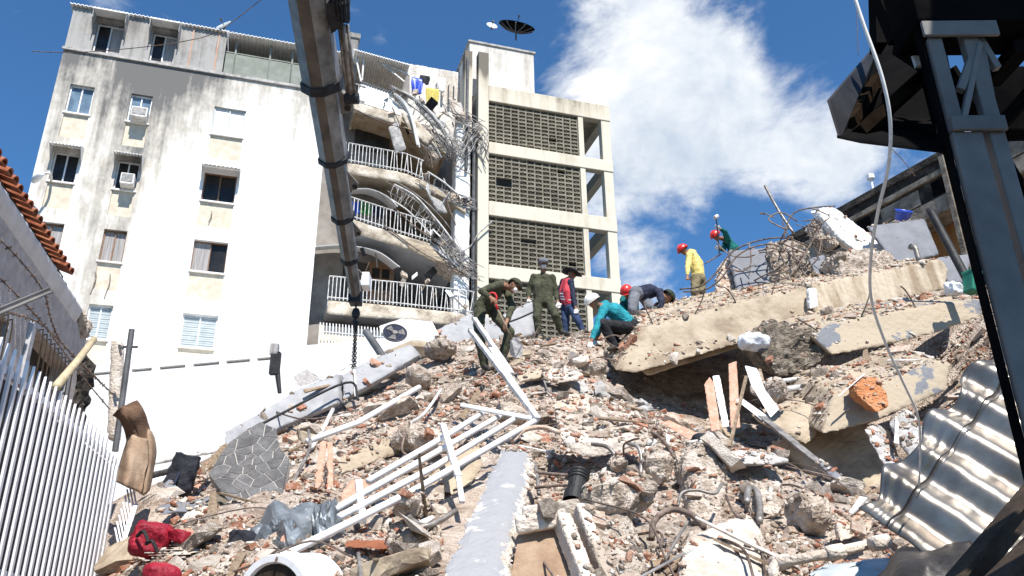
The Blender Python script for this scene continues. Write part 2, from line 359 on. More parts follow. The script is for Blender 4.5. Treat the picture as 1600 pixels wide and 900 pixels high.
_wr = np.random.default_rng(42); _WD = _wr.normal(size=(6, 14, 3)); _WD /= np.linalg.norm(_WD, axis=2, keepdims=True); _WD *= _wr.uniform(.55, 1.5, size=(6, 14, 1)); _WP = _wr.uniform(0, 6.283, size=(6, 14))
def nfbm(P_, s, o=4):
    """vectorised band-limited noise, about the range of fbm()"""
    P_ = np.asarray(P_, float); out = np.zeros(len(P_)); a = .30; f = s * 4.2
    for k in range(o):
        out += a * np.sin(P_ @ (_WD[k].T * f) + _WP[k]).sum(1) / 14 ** .5; a *= .54; f *= 2.03
    return out
# voxel-remeshed, chipped solid: broken concrete with worn edges
SOLIDS = []
def rough_mesh(mb, org, voxel, chip, bump, seed=0., coarse=0., base=5):
    me = mb.mesh('tmp', org)
    ob = bpy.data.objects.new('tmp', me); COL.objects.link(ob)
    md = ob.modifiers.new('r', 'REMESH'); md.mode = 'VOXEL'; md.voxel_size = voxel
    dg = bpy.context.evaluated_depsgraph_get(); dg.update()
    out = bpy.data.meshes.new_from_object(ob.evaluated_get(dg)); bpy.data.objects.remove(ob); bpy.data.meshes.remove(me)
    n = len(out.vertices); co = np.empty(n * 3); out.vertices.foreach_get('co', co); co = co.reshape(-1, 3)
    e = np.empty(len(out.edges) * 2, dtype=np.int64); out.edges.foreach_get('vertices', e); e = e.reshape(-1, 2)
    deg = np.bincount(e.ravel(), minlength=n).astype(float)[:, None]
    sm = co.copy()
    for _ in range(base):
        acc = np.zeros_like(sm); np.add.at(acc, e[:, 0], sm[e[:, 1]]); np.add.at(acc, e[:, 1], sm[e[:, 0]]); sm = .35 * sm + .65 * acc / np.maximum(deg, 1)
    co = sm.copy()
    for _ in range(7):
        acc = np.zeros_like(sm); np.add.at(acc, e[:, 0], sm[e[:, 1]]); np.add.at(acc, e[:, 1], sm[e[:, 0]]); sm = acc / np.maximum(deg, 1)
    so = np.array((seed * 3.7, seed * 1.3, seed * 2.1))
    k = nfbm(co + so, 5.0, 4); w = np.clip(.35 + k * 1.6, .12, 1.0)[:, None] * chip
    co2 = co * (1 - w) + sm * w
    out.vertices.foreach_set('co', co2.ravel()); out.update()
    no = np.empty(n * 3); out.vertices.foreach_get('normal', no); no = no.reshape(-1, 3)
    h = nfbm(co + so, 14.0, 3) * bump
    if coarse: h += nfbm(co + so, 3.0, 4) * coarse
    co2 = co2 + no * h[:, None]
    out.vertices.foreach_set('co', co2.ravel()); out.update()
    return out
def rock(mb, name, mat, parent=None, voxel=.04, chip=.9, bump=.012, coarse=0., seed=None, base=5, collide=True, smooth=False, **tags):
    org = mb.base(); me = rough_mesh(mb, org, voxel, chip, bump, seed if seed is not None else random.random() * 50, coarse, base); me.name = name
    for mm in (mat if isinstance(mat, (list, tuple)) else [mat]): me.materials.append(M[mm])
    if smooth: me.polygons.foreach_set('use_smooth', [True] * len(me.polygons))
    o = place(name, me, org, parent, **tags)
    if collide: SOLIDS.append((me, org))
    return o
def paint_side(o, nrm, mat, thr=.75, seed=1.0, nscale=2.2, cover=.15):
    """second material on faces looking along nrm, with a ragged border where the paint has flaked"""
    me = o.data; me.materials.append(M[mat]); k = len(me.materials) - 1; nrm = Vector(nrm).normalized()
    for p in me.polygons:
        if p.normal.dot(nrm) > thr and fbm(p.center + Vector((seed * 7, seed, 0)), nscale, 4) < cover: p.material_index = k

def wall_mesh(mb, u0, u1, z0, z1, v, depth, holes, W_=FW):
    """front face of a wall at offset v with rectangular openings and their reveals"""
    us = sorted({u0, u1, *[h[0] for h in holes], *[h[1] for h in holes]}); zs = sorted({z0, z1, *[h[2] for h in holes], *[h[3] for h in holes]})
    us = [x for x in us if u0 <= x <= u1]; zs = [x for x in zs if z0 <= x <= z1]
    for a, b in zip(us, us[1:]):
        for c, d in zip(zs, zs[1:]):
            mu, mz = (a + b) / 2, (c + d) / 2
            if any(h[0] < mu < h[1] and h[2] < mz < h[3] for h in holes): continue
            mb.add([W_(a, v, c), W_(b, v, c), W_(b, v, d), W_(a, v, d)], [(0, 1, 2, 3)])
    for (a, b, c, d) in holes:
        w = v - depth
        mb.add([W_(a, v, c), W_(a, v, d), W_(a, w, d), W_(a, w, c)], [(0, 1, 2, 3)])
        mb.add([W_(b, v, c), W_(b, w, c), W_(b, w, d), W_(b, v, d)], [(0, 1, 2, 3)])
        mb.add([W_(a, v, d), W_(b, v, d), W_(b, w, d), W_(a, w, d)], [(0, 1, 2, 3)])
        mb.add([W_(a, v, c), W_(a, w, c), W_(b, w, c), W_(b, v, c)], [(0, 1, 2, 3)])
    return mb
def fbox(mb, u0, u1, v0, v1, z0, z1, mi=0):
    """box in facade coordinates"""
    vs = [FW(u, v, z) for u in (u0, u1) for v in (v0, v1) for z in (z0, z1)]
    return mb.add(vs, [(0, 1, 3, 2), (4, 6, 7, 5), (0, 4, 5, 1), (2, 3, 7, 6), (0, 2, 6, 4), (1, 5, 7, 3)], mi)
# ------------------------------------------------------------------ ground
g = MB(); g.grid(lambda a, b: V(-1500 + 3000 * a, -1500 + 3000 * b, 0), 4, 4)
g.build('ground', 'asphalt', kind='structure')

# ------------------------------------------------------------------ rubble mound (terrain)
ctrl = [(190, 905, 5.5), (400, 900, 4.7), (600, 900, 4.5), (800, 900, 4.4), (1000, 900, 4.4), (1200, 900, 4.4), (1400, 900, 4.5), (1700, 900, 4.6),
        (400, 1000, 3.7), (800, 1000, 3.5), (1200, 1000, 3.5), (1600, 1000, 3.6),
        (200, 830, 6.9), (400, 800, 6.3), (600, 800, 6.2), (800, 800, 6.0), (1000, 800, 5.8), (1200, 800, 5.8), (1350, 800, 5.7), (1600, 800, 5.7),
        (235, 768, 9.2), (330, 738, 9.4), (500, 700, 8.8), (700, 700, 8.2), (900, 700, 8.0), (1100, 700, 7.9), (1230, 720, 7.6), (1330, 750, 7.4), (1440, 745, 9.0), (1600, 700, 8.0),
        (350, 695, 12.0), (1130, 625, 14.0), (1200, 645, 14.0), (480, 660, 11.8), (650, 625, 11.0), (800, 620, 10.4), (950, 615, 10.4), (1075, 672, 9.9), (1270, 725, 11.4), (1400, 725, 11.0), (1560, 600, 9.5),
        (560, 615, 13.6), (650, 560, 14.5), (770, 570, 12.6), (900, 562, 12.9), (985, 606, 13.4), (1040, 628, 13.3), (1000, 655, 9.9), (1250, 625, 15.0), (1400, 625, 14.5), (1560, 520, 11.5),
        (700, 528, 16.0), (780, 524, 16.2), (860, 521, 16.2), (950, 522, 15.6), (1010, 500, 16.5), (1090, 472, 18), (1180, 455, 18), (1300, 425, 17.5), (1440, 440, 16), (1560, 470, 14)]
cp = [tuple(U(*c)) for c in ctrl] + [(-3.4, 4.5, .3), (-3.5, 5.5, .7), (-3.8, 7.5, 1.5), (-9, 10, 1.5), (-8, 15, 2.5), (-9, 22, 1.5), (-4, 20, 5.2), (0, 20, 7.2), (5, 22, 8.0), (9, 22, 7.0), (13, 18, 6.5), (13, 10, 5.0), (10, 6, 3.2), (-9, 4, .3), (-4, 1.5, .1), (0, 1.2, .1), (4, 1.5, .2), (9, 2, .4), (0, 25, 4.0), (-6, 25, 2), (8, 26, 4)]
cp = np.array(cp)
def tps_phi(r2): return np.where(r2 > 1e-12, r2 * np.log(np.maximum(r2, 1e-12)) * .5, 0)
d2 = ((cp[:, None, :2] - cp[None, :, :2]) ** 2).sum(-1); nn = len(cp)
A_ = np.zeros((nn + 3, nn + 3)); A_[:nn, :nn] = tps_phi(d2) + np.eye(nn) * .15; A_[:nn, nn] = 1; A_[:nn, nn + 1:] = cp[:, :2]; A_[nn, :nn] = 1; A_[nn + 1:, :nn] = cp[:, :2].T
wts = np.linalg.solve(A_, np.concatenate([cp[:, 2], np.zeros(3)]))
def terrain_np(xy):
    xy = np.asarray(xy, float); r2 = ((xy[:, None, :] - cp[None, :, :2]) ** 2).sum(-1)
    return tps_phi(r2) @ wts[:nn] + wts[nn] + xy @ wts[nn + 1:]
def tz(x, y): return float(terrain_np([[x, y]])[0]) - .16
gx = np.arange(-9.5, 13.6, .11); gy = np.arange(1.0, 26, .11)
XX, YY = np.meshgrid(gx, gy, indexing='ij'); xy = np.stack([XX.ravel(), YY.ravel()], 1)
zz = np.concatenate([terrain_np(c) for c in np.array_split(xy, 20)])
zz = zz + np.array([.09 * fbm((x, y, 0), 1.1, 4) + .04 * fbm((x, y, 4), 5.0, 3) for x, y in xy])
edge = np.minimum.reduce([xy[:, 0] + 9.5, 13.5 - xy[:, 0], 26 - xy[:, 1], xy[:, 1] - 1.0]); zz = np.maximum(zz, 0.02) * np.clip(edge / 1.5, 0, 1) - .16
nx, ny = len(gx), len(gy)
tm = bpy.data.meshes.new('rubble_mound')
idx = np.arange(nx * ny).reshape(nx, ny)
fa = np.stack([idx[:-1, :-1].ravel(), idx[1:, :-1].ravel(), idx[1:, 1:].ravel(), idx[:-1, 1:].ravel()], 1)
tm.from_pydata(np.column_stack([xy, zz]).tolist(), [], fa.tolist()); tm.update(); tm.materials.append(M['dust'])
place('rubble_mound', tm, V(0, 0, 0), kind='structure')
SOLIDS.append((tm, V(0, 0, 0)))

# ------------------------------------------------------------------ apartment block
apt = thing('apartment_building', FW(-12, -4, 0), 'tall white apartment block with mildew stains, its right half torn open', 'building')
cols = [(-18.5, -17.6), (-16.22, -15.4), (-12.97, -11.7)]
tops = [23.35, 20.2, 17.1, 14.0, 10.9]
holes = [(a, b, t - 2.5, t) for t in tops for (a, b) in cols]
w = MB(); wall_mesh(w, -19.05, -8.35, 0, 25, 0, .28, holes)
w.add([FW(-19.05, 0, 0), FW(-19.05, 0, 25), FW(-19.05, -9, 25), FW(-19.05, -9, 0)], [(0, 1, 2, 3)])
w.add([FW(-8.35, 0, 0), FW(-8.35, 0, 25), FW(-8.35, -9, 25), FW(-8.35, -9, 0)], [(0, 1, 2, 3)])
w.add([FW(-19.05, 0, 25), FW(-8.35, 0, 25), FW(-8.35, -9, 25), FW(-19.05, -9, 25)], [(0, 1, 2, 3)])
w.add([FW(-19.05, -9, 0), FW(-2, -9, 0), FW(-2, -9, 27.2), FW(-19.05, -9, 27.2)], [(0, 1, 2, 3)])
w.build('wall', 'facade', apt, fix=False)
def window(u0, u1, z0, z1, frame, pane, v=-.16, n=2, parent=apt, shutter=False, fw=.05):
    f = MB(); c = (z0, z1)
    fbox(f, u0, u1, v - .04, v + .04, z1 - fw, z1); fbox(f, u0, u1, v - .04, v + .06, z0, z0 + fw)
    for k in range(n + 1):
        x = u0 + (u1 - u0 - fw) * k / n; fbox(f, x, x + fw, v - .035, v + .035, z0 + fw, z1 - fw)
    o = f.build('window', frame, parent)
    for k in range(n):
        a = u0 + (u1 - u0 - fw) * k / n + fw; b = u0 + (u1 - u0 - fw) * (k + 1) / n
        p = MB()
        if shutter:
            m_ = int((z1 - z0) / .09)
            for q in range(m_):
                zz_ = z0 + fw + (z1 - z0 - 2 * fw) * q / m_; fbox(p, a, b, v - .03, v + .012 * (q % 2), zz_, zz_ + .075)
        else: fbox(p, a, b, v - .02 - .02 * (k % 2), v - .01 - .02 * (k % 2), z0 + fw, z1 - fw)
        p.build('pane', pane if isinstance(pane, str) else pane[k % len(pane)], o)
    return o
for r, t in enumerate(tops):
    for c, (a, b) in enumerate(cols):
        sp = MB(); fbox(sp, a + .004, b - .004, -.27, -.06, t - 2.495, t - 1.34); sp.build('spandrel', 'spandrel', apt)
        si = MB(); fbox(si, a - .05, b + .05, -.05, .05, t - 1.40, t - 1.335); si.build('sill', 'plaster_white', apt)
        z0, z1 = t - 1.33, t - .005
        if r == 0 and c < 2: window(a, b, z0, z1, 'window_white', 'glass_blue')
        elif r == 0: window(a, b, z0, z1, 'blind_grey', 'awning_white', shutter=False, v=-.1)
        elif r == 1: window(a, b, z0, z1, 'window_brown' if c == 2 else 'window_white', 'glass_dark', v=-.2)
        elif r == 2 and c < 2: window(a, b, z0, z1, 'window_brown', 'curtain')
        elif r == 2: window(a, b, z0, z1, 'window_brown', ('curtain', 'glass_dark'), v=-.2, fw=.035)
        else: window(a, b, z0, z1, 'window_white', 'blind_grey', shutter=True)
        if r == 1:       # ribbed metal awning with cheeks
            aw = MB(); pr, dz = .62, .10
            aw.grid(lambda s, q: FW(a - .1 + (b - a + .2) * s, .01 + pr * q, t + .22 - dz * q - .16 * q * q + .02 * math.cos(s * 2 * math.pi * 9)), 54, 4)
            o = aw.build('awning', 'awning_white', apt, solid=.012)
            for x in (a - .1, b + .1):
                ck = MB(); ck.prism([FW(x, .012, t + .19), FW(x, .012, t - .5), FW(x, .6, t - .04), FW(x, .6, t + .0)], FD * .012); ck.build('awning_cheek', 'awning_white', apt)
# little wires hanging from old brackets
for (px, py, L) in ((150, 425, .9), (172, 428, 1.0), (330, 330, .5)):
    p = FP(px, py, .02); h = MB(); h.tube(spline([p, p + V(.05, 0, -.3 * L), p + V(-.04, 0, -L)], 5), .018, 5); h.build('cable_stub', 'rebar', apt)
ld = MB(); fbox(ld, -19.1, -7.4, 0, .09, 24.93, 25.06); ld.build('ledge', 'concrete_grey', apt)
pn = MB(); ph = [(-18.05, -17.0, 25.12, 26.75), (-15.85, -14.9, 25.12, 26.75)]
wall_mesh(pn, -19.05, -12.9, 25.06, 27.2, -.02, .5, ph)
pn.add([FW(-19.05, -.02, 25), FW(-19.05, -.02, 27.2), FW(-19.05, -9, 27.2), FW(-19.05, -9, 25)], [(0, 1, 2, 3)]); pn.add([FW(-12.9, -.02, 25), FW(-12.9, -.02, 27.2), FW(-12.9, -3, 27.2), FW(-12.9, -3, 25)], [(0, 1, 2, 3)])
pn.build('attic_wall', 'panel_grey', apt, fix=False)
for (a, b, c, d) in ph:
    window(a, b, c, d - .05, 'window_white', ('glass_dark', 'curtain'), v=-.32)
    hd = MB(); hd.prism([FW(a - .12, .0, 27.12), FW(a - .12, .62, 26.86), FW(a - .12, .62, 26.80), FW(a - .12, 0, 26.9)], FD * (b - a + .24)); hd.build('window_hood', 'awning_white', apt)
    for x in (a - .12, b + .09):
        ck = MB(); ck.prism([FW(x, .0, 26.9), FW(x, .60, 26.79), FW(x, .55, 26.4), FW(x, 0, 25.9)], FD * .03); ck.build('hood_cheek', 'concrete_grey', apt)
for x in (-14.3, -13.25):
    rs = MB(); fbox(rs, x, x + .05, -.01, .012, 25.07, 27.18); rs.build('rust_seam', 'clay_board', apt)
rf = MB(); rf.grid(lambda s, q: FW(-19.2 + 6.35 * s, .14 - 9 * q, 27.22 + .03 * math.cos(s * 2 * math.pi * 40)), 240, 3); rf.build('roof', 'awning_white', apt, solid=.03)
rf = MB(); rf.grid(lambda s, q: FW(-12.85 + 5.3 * s, .35 - 3.2 * q, 27.02 + .25 * q + .03 * math.cos(s * 2 * math.pi * 32)), 200, 3); rf.build('terrace_roof', 'awning_white', apt, solid=.03)
tw = MB(); fbox(tw, -12.85, -7.2, -2.2, -2.0, 25.06, 27.2); tw.build('terrace_wall', 'greenish_wall', apt)
for x in (-12.5, -11.05, -10.1, -9.3, -8.5):
    po = MB(); fbox(po, x, x + .07, -.12, -.05, 25.06, 27.0); po.build('terrace_post', 'greenish_wall', apt)
po = MB(); fbox(po, -12.85, -8, -.13, -.06, 26.25, 26.3); po.build('terrace_rail', 'greenish_wall', apt)
po = MB(); fbox(po, -12.85, -8, -.08, -.05, 25.06, 26.2); po.build('terrace_screen', 'greenish_wall', apt)
ch = MB(); fbox(ch, -7.75, -7.2, -1.2, -.6, 25, 28.9); fbox(ch, -7.82, -7.13, -1.27, -.53, 28.7, 28.95); ch.build('chimney', 'panel_grey', apt)

# the balcony bay, torn open: floors that sag to the right
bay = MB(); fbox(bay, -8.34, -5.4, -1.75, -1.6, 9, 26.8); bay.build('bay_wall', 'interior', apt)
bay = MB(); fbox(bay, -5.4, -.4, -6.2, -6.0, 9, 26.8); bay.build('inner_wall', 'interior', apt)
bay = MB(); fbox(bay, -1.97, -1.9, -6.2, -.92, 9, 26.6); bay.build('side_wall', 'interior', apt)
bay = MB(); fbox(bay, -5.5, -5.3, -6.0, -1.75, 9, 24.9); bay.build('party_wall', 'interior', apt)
# floors traced from the front edge: (top edge), (thickness), fascia height
levels = [
    dict(top=[(512, 468), (620, 477), (700, 486), (745, 492)], th=.2, fas=.62, rail=1.02, rtop=(0, 1)),
    dict(top=[(546, 340), (615, 362), (679, 381), (715, 408)], th=.2, fas=.62, rail=.98, rtop=(0, 1)),
    dict(top=[(543, 253), (632, 269), (667, 283), (700, 306), (728, 324)], th=.22, fas=.55, rail=.95, rtop=(0, 1)),
    dict(top=[(553, 157), (592, 169), (628, 181), (665, 206), (697, 232)], th=.25, fas=.55, rail=.9, rtop=(0, 1))]
for li, L in enumerate(levels):
    T = [FP(x, y, .12) for x, y in L['top']]
    fl = MB()
    for a, b in zip(T, T[1:]):
        fl.prism([a - V(0, 0, .05), b - V(0, 0, .05), b - V(0, 0, .05 + L['th']), a - V(0, 0, .05 + L['th'])], -FN * 5.5)
    fl.build('floor_slab', 'interior_grey' if li < 2 else 'concrete_tan', apt)
    bal = MB(); nseg = 3 if li == 0 else (2 if li != 2 else 2)
    for a, b in zip(T[:nseg + 1], T[1:nseg + 1]):
        f0 = L['fas']; bal.prism([a + FN * .02, b + FN * .02, b + FN * .02 - V(0, 0, f0), a + FN * .02 - V(0, 0, f0)], -FN * .14)
    if li != 0: bal.prism([T[0] + FN * .02, T[0] + FN * .02 - V(0, 0, L['fas']), T[0] - FN * 1.6 - V(0, 0, L['fas']), T[0] - FN * 1.6], FD * .12)
    bo = rock(bal, 'balcony', 'fascia_cream', apt, voxel=.05, chip=.5, bump=.01, collide=False)
    # railing
    path = []
    for a, b in zip(T[:nseg + 1], T[1:nseg + 1]):
        n = max(2, int((b - a).length / .15))
        path += [a.lerp(b, k / n) for k in range(n)]
    if li == 3: path = path[:4]
    for k, p in enumerate(path):
        h = L['rail']; tw_ = .05 * math.sin(k * 1.7) * (k / len(path)) ** 2 * 4
        q = MB(); q.bar(p + V(0, 0, .0), p + V(tw_, 0, h), .03, .03); q.build('baluster', 'white_metal_dirty', bo)
    for hh in (.1, L['rail']):
        q = MB(); q.tube([p + V(0, 0, hh) for p in path], .03, 5); q.build('handrail', 'white_metal_dirty', bo)
# parapet of the top balcony: a patterned white band
pb = MB(); pb.prism([FP(564, 130, .1), FP(612, 146, .1), FP(626, 180, .1), FP(557, 158, .1)], -FN * .1); pb.build('parapet_panel', 'plaster_white', apt)
for k in range(12):
    p = FP(566 + 46 * k / 11, 128.5 + 16 * k / 11, .12); q = MB(); q.box(p, (.09, .06, .09)); q.build('parapet_block', 'pvc_grey', apt)
# terrace roof over the bay with dark underside, props
rf = MB(); a, b = FP(553, 77, .3), FP(640, 101, .3)
rf.grid(lambda s, q: a.lerp(b, s) - FN * 2.6 * q + V(0, 0, -.25 * q + .03 * math.cos(s * 2 * math.pi * 22)), 130, 2); rf.build('lean_to_roof', 'awning_white', apt, solid=.03)
for (x0, y0, x1, y1) in ((556, 90, 564, 128), (569, 84, 566, 126), (580, 86, 632, 128), (600, 100, 640, 118)):
    q = MB(); q.bar(FP(x0, y0, -.05), FP(x1, y1, -.05), .07); q.build('roof_prop', 'white_metal_dirty', apt)
bw = MB(); bw.prism([FP(556, 92, -2.6), FP(640, 116, -2.6), FP(640, 150, -2.6), FP(556, 140, -2.6)], -FN * .15); bw.build('lean_to_wall', 'interior', apt)
# back parapet of the roof terrace
pw = MB(); pw.prism([FP(606, 92, -3.0), FP(722, 112, -3.0), FP(722, 240, -3.0), FP(606, 200, -3.0)], -FN * .2)
rock(pw, 'back_parapet', 'tower_white', apt, voxel=.07, chip=.8, bump=.02, collide=False)
for (x, y, h) in ((685, 116, 1.2), (693, 117, 1.3), (704, 119, 1.5), (712, 120, 1.4)):
    q = MB(); p = FP(x, y, -2.7); q.bar(p, p - V(0, 0, h), .1); q.build('parapet_pier', 'concrete_pale', apt)
# rubble-edged remains of floors on the right of the bay
for (pts, ext) in (([(655, 205), (668, 212), (690, 240), (686, 251), (676, 246), (664, 222)], 1.0), ([(684, 393), (712, 402), (736, 418), (728, 432), (704, 424), (690, 408)], 1.2), ([(690, 292), (716, 306), (742, 316), (735, 326), (708, 320)], 1.0),
                   ([(640, 186), (672, 196), (704, 222), (698, 232), (668, 210), (642, 196)], 1.6), ([(716, 170), (736, 176), (740, 190), (722, 192)], .8), ([(742, 190), (758, 196), (755, 225), (745, 222)], .5)):
    q = MB(); q.prism([FP(x, y, .05) for x, y in pts], -FN * ext); rock(q, 'broken_slab', 'concrete_rough', apt, voxel=.06, chip=1, bump=.06, coarse=.1, collide=False)
def tangle(pts, n, spread, r, v=.25, name='twisted_railing', mat='tangle', cross=0, parent=apt):
    q = MB(); base_ = [FP(x, y, v) for x, y in pts]; rnd = random.Random(len(pts) * 31 + n)
    lines = []
    for k in range(n):
        o = V(rnd.uniform(-1, 1), rnd.uniform(-1, 1), rnd.uniform(-1, 1)) * spread
        ln = spline([p + o + V(rnd.uniform(-1, 1), rnd.uniform(-1, 1), rnd.uniform(-1, 1)) * spread * .35 for p in base_], 6)
        lines.append(ln); q.tube(ln, r, 5)
    for k in range(cross):
        l1, l2 = rnd.choice(lines), rnd.choice(lines); i = rnd.randrange(len(l1)); q.tube([l1[i], l2[min(len(l2) - 1, i + 1)]], r * .8, 4)
    return q.build(name, mat, parent)
def bent_rail(top, bot, n, seed):
    r = random.Random(seed); T_ = spline([FP(x, y, .3) for x, y in top], 8); B_ = spline([FP(x, y, .1) for x, y in bot], 8); t_ = MB(); t_.tube(T_, .035, 6); t_.tube(B_, .03, 6); o = t_.build('twisted_railing', 'white_metal_dirty', apt)
    for k in range(n):
        a = T_[int(k / (n - 1) * (len(T_) - 1))]; b = B_[min(len(B_) - 1, max(0, int(k / (n - 1) * (len(B_) - 1)) + r.randint(-1, 1)))]; m_ = a.lerp(b, .5) + V(r.uniform(-.12, .12), r.uniform(-.1, .1), r.uniform(-.1, .1))
        q = MB(); q.tube([a, m_, b], .016, 4); q.build('bent_baluster', 'tangle', o)
bent_rail([(612, 136), (645, 152), (675, 178), (697, 207), (712, 232)], [(608, 152), (632, 172), (655, 195), (676, 222), (690, 246)], 30, 1)
bent_rail([(616, 288), (648, 306), (676, 336), (700, 366), (722, 398)], [(612, 312), (636, 328), (660, 352), (684, 380), (704, 408)], 30, 2)
bent_rail([(668, 268), (694, 285), (716, 303), (740, 312)], [(664, 284), (690, 300), (712, 318), (736, 326)], 18, 3)
for (pts, mt) in (([(625, 172), (652, 186), (680, 214), (668, 226), (640, 204)], 'fascia_cream'), ([(648, 158), (676, 172), (700, 196), (690, 204), (664, 184)], 'concrete_grey'), ([(606, 196), (622, 188), (636, 232), (618, 240)], 'concrete_grey'), ([(700, 150), (722, 160), (728, 186), (708, 182)], 'concrete_pale'), ([(632, 372), (676, 386), (700, 412), (676, 408), (640, 388)], 'concrete_tan'), ([(666, 300), (690, 312), (702, 334), (684, 330)], 'concrete_grey')):
    q = MB(); q.prism([FP(x, y, .22) for x, y in pts], -FN * .14 + V(0, 0, -.02)); rock(q, 'hanging_slab', mt, apt, voxel=.05, chip=.7, bump=.02, collide=False)
tangle([(616, 140), (640, 155), (668, 178), (690, 205), (702, 225)], 4, .3, .018, cross=10)
tangle([(612, 136), (648, 152), (678, 180), (700, 212)], 3, .08, .045)
tangle([(616, 148), (632, 165), (643, 190), (653, 228)], 4, .10, .04, mat='awning_white')
tangle([(690, 205), (705, 225), (716, 240), (726, 228), (742, 205)], 22, .42, .014, cross=46)
tangle([(700, 170), (718, 185), (736, 195), (752, 205)], 10, .34, .018, cross=16)
tangle([(612, 290), (640, 305), (668, 333), (694, 362), (716, 398), (738, 418)], 4, .25, .016, cross=12)
tangle([(655, 280), (680, 296), (706, 308), (735, 316), (748, 322)], 4, .2, .016, cross=10)
tangle([(690, 372), (706, 388), (718, 410), (742, 425)], 20, .4, .014, cross=40)
tangle([(745, 200), (757, 215), (752, 232), (760, 248)], 7, .2, .02)
tangle([(712, 398), (735, 385), (748, 365), (770, 345)], 2, .04, .03)
for (pts, r) in (([(552, 170), (600, 192), (650, 205)], .03), ([(590, 300), (650, 355), (690, 385)], .02), ([(640, 205), (670, 240), (676, 262)], .025), ([(600, 352), (660, 395), (730, 430)], .03), ([(640, 350), (690, 380), (715, 410)], .02), ([(699, 295), (700, 320), (712, 352)], .03), ([(712, 215), (705, 250), (740, 276)], .025)):
    q = MB(); q.tube(spline([FP(x, y, .2) for x, y in pts], 6), r, 5); q.build('hanging_cable', 'rebar', apt)
q = MB(); q.prism([FP(664, 428, -1.2), FP(690, 404, -1.2), FP(698, 410, -1.2), FP(672, 436, -1.2)], -FN * .2); q.build('fallen_post', 'pvc_grey', apt)
# awnings over the two lower balconies, wooden door, curtains of plants
for (pts, v0, v1) in (([(494, 380), (540, 378), (590, 388), (625, 412)], -1.5, .35), ([(555, 290), (580, 291), (605, 302), (622, 318)], -1.4, .3)):
    e = spline([FP(x, y, v1) for x, y in pts], 8); q = MB()
    q.grid(lambda s, t_: e[min(len(e) - 1, int(s * (len(e) - 1) + .5))] - FN * (v1 - v0) * t_ + V(0, 0, .55 * t_ - .14 * (1 - t_) ** 2), len(e) - 1, 6); q.build('balcony_awning', 'awning_white', apt, solid=.03)
dr = MB(); p0, p1 = uz(578, 408, -1.45), uz(613, 470, -1.45); fbox(dr, p0[0], p1[0], -1.58, -1.46, p1[1] - .2, p0[1]); do = dr.build('balcony_door', 'window_brown', apt)
for i in range(2):
    for j in range(2):
        a = p0[0] + .12 + (p1[0] - p0[0] - .2) * i / 2; z_ = p0[1] - .75 - .55 * j; q = MB(); fbox(q, a, a + (p1[0] - p0[0]) / 2 - .2, -1.47, -1.45, z_, z_ + .45); q.build('door_pane', 'glass_dark', do)
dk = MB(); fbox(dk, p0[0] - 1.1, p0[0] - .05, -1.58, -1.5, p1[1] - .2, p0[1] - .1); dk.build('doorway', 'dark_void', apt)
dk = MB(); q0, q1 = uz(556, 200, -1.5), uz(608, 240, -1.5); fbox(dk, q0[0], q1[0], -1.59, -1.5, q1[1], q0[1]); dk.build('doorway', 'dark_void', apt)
# security grille below the lowest balcony
gr = MB(); c0, c1 = uz(500, 512, .1), uz(602, 560, .1); fbox(gr, c0[0], c1[0] + .2, -.5, -.4, c1[1] - 1.0, c0[1] + .3); go = gr.build('grille_backing', 'spandrel', apt)
for k in range(22):
    x = c0[0] + (c1[0] - c0[0]) * k / 21; q = MB(); q.tube(spline([FW(x, .02, c0[1] + .25), FW(x, .22, c0[1] - .2), FW(x, .25, c1[1] - .4)], 3), .02, 4); q.build('grille_bar', 'white_metal', go)
for zz_ in (c0[1] - .2, c0[1] - .7):
    q = MB(); q.tube([FW(c0[0], .24, zz_), FW(c1[0], .24, zz_)], .02, 4); q.build('grille_bar', 'white_metal', go)
# pillar with pipes on the right edge of the bay
q = MB(); fbox(q, -2.55, -1.85, -.9, -.05, 9, 24.6); rock(q, 'pillar', 'plaster_white', apt, voxel=.07, chip=.5, bump=.01, coarse=.03, collide=False, smooth=True)
for (u_, z0, z1) in ((-1.75, 9, 24), (-2.1, 22, 28.2)):
    q = MB(); q.tube([FW(u_, .08, z0), FW(u_, .08, z1)], .07, 8); q.build('drain_pipe', 'pvc_grey', apt)
q = MB(); fbox(q, -2.2, -1.85, -.5, .0, 23.5, 28.7); q.build('pillar', 'tower_stained', apt)

rd_ = random.Random(77)
for mt, n_ in (('concrete_rough', 26), ('tangle', 26), ('awning_white', 16), ('wood', 14), ('cloth_dark', 10)):
    for k in range(n_):
        q = MB(); f_ = rd_.choice((((640, 150), (745, 215)), ((660, 285), (748, 325)), ((640, 320), (745, 430)), ((590, 160), (690, 235)), ((560, 395), (735, 480))))
        s_ = rd_.random(); p = FP(f_[0][0] + (f_[1][0] - f_[0][0]) * s_ + rd_.uniform(-12, 12), f_[0][1] + (f_[1][1] - f_[0][1]) * s_ + rd_.uniform(-14, 14), rd_.uniform(-.6, .35))
        R_ = eul(rd_.uniform(-1, 1), rd_.uniform(-1.5, 1.5), rd_.uniform(0, 3)); L_ = rd_.uniform(.15, .75)
        if mt in ('wood', 'tangle'): q.box(p, (L_ * 1.4, .05, .04), R_)
        elif mt == 'concrete_rough': q.box(p, (L_ * .6, L_ * .35, .12), R_)
        else: q.box(p, (L_ * .6, .02, L_ * .8), R_)
        q.build('hanging_debris', mt, apt)
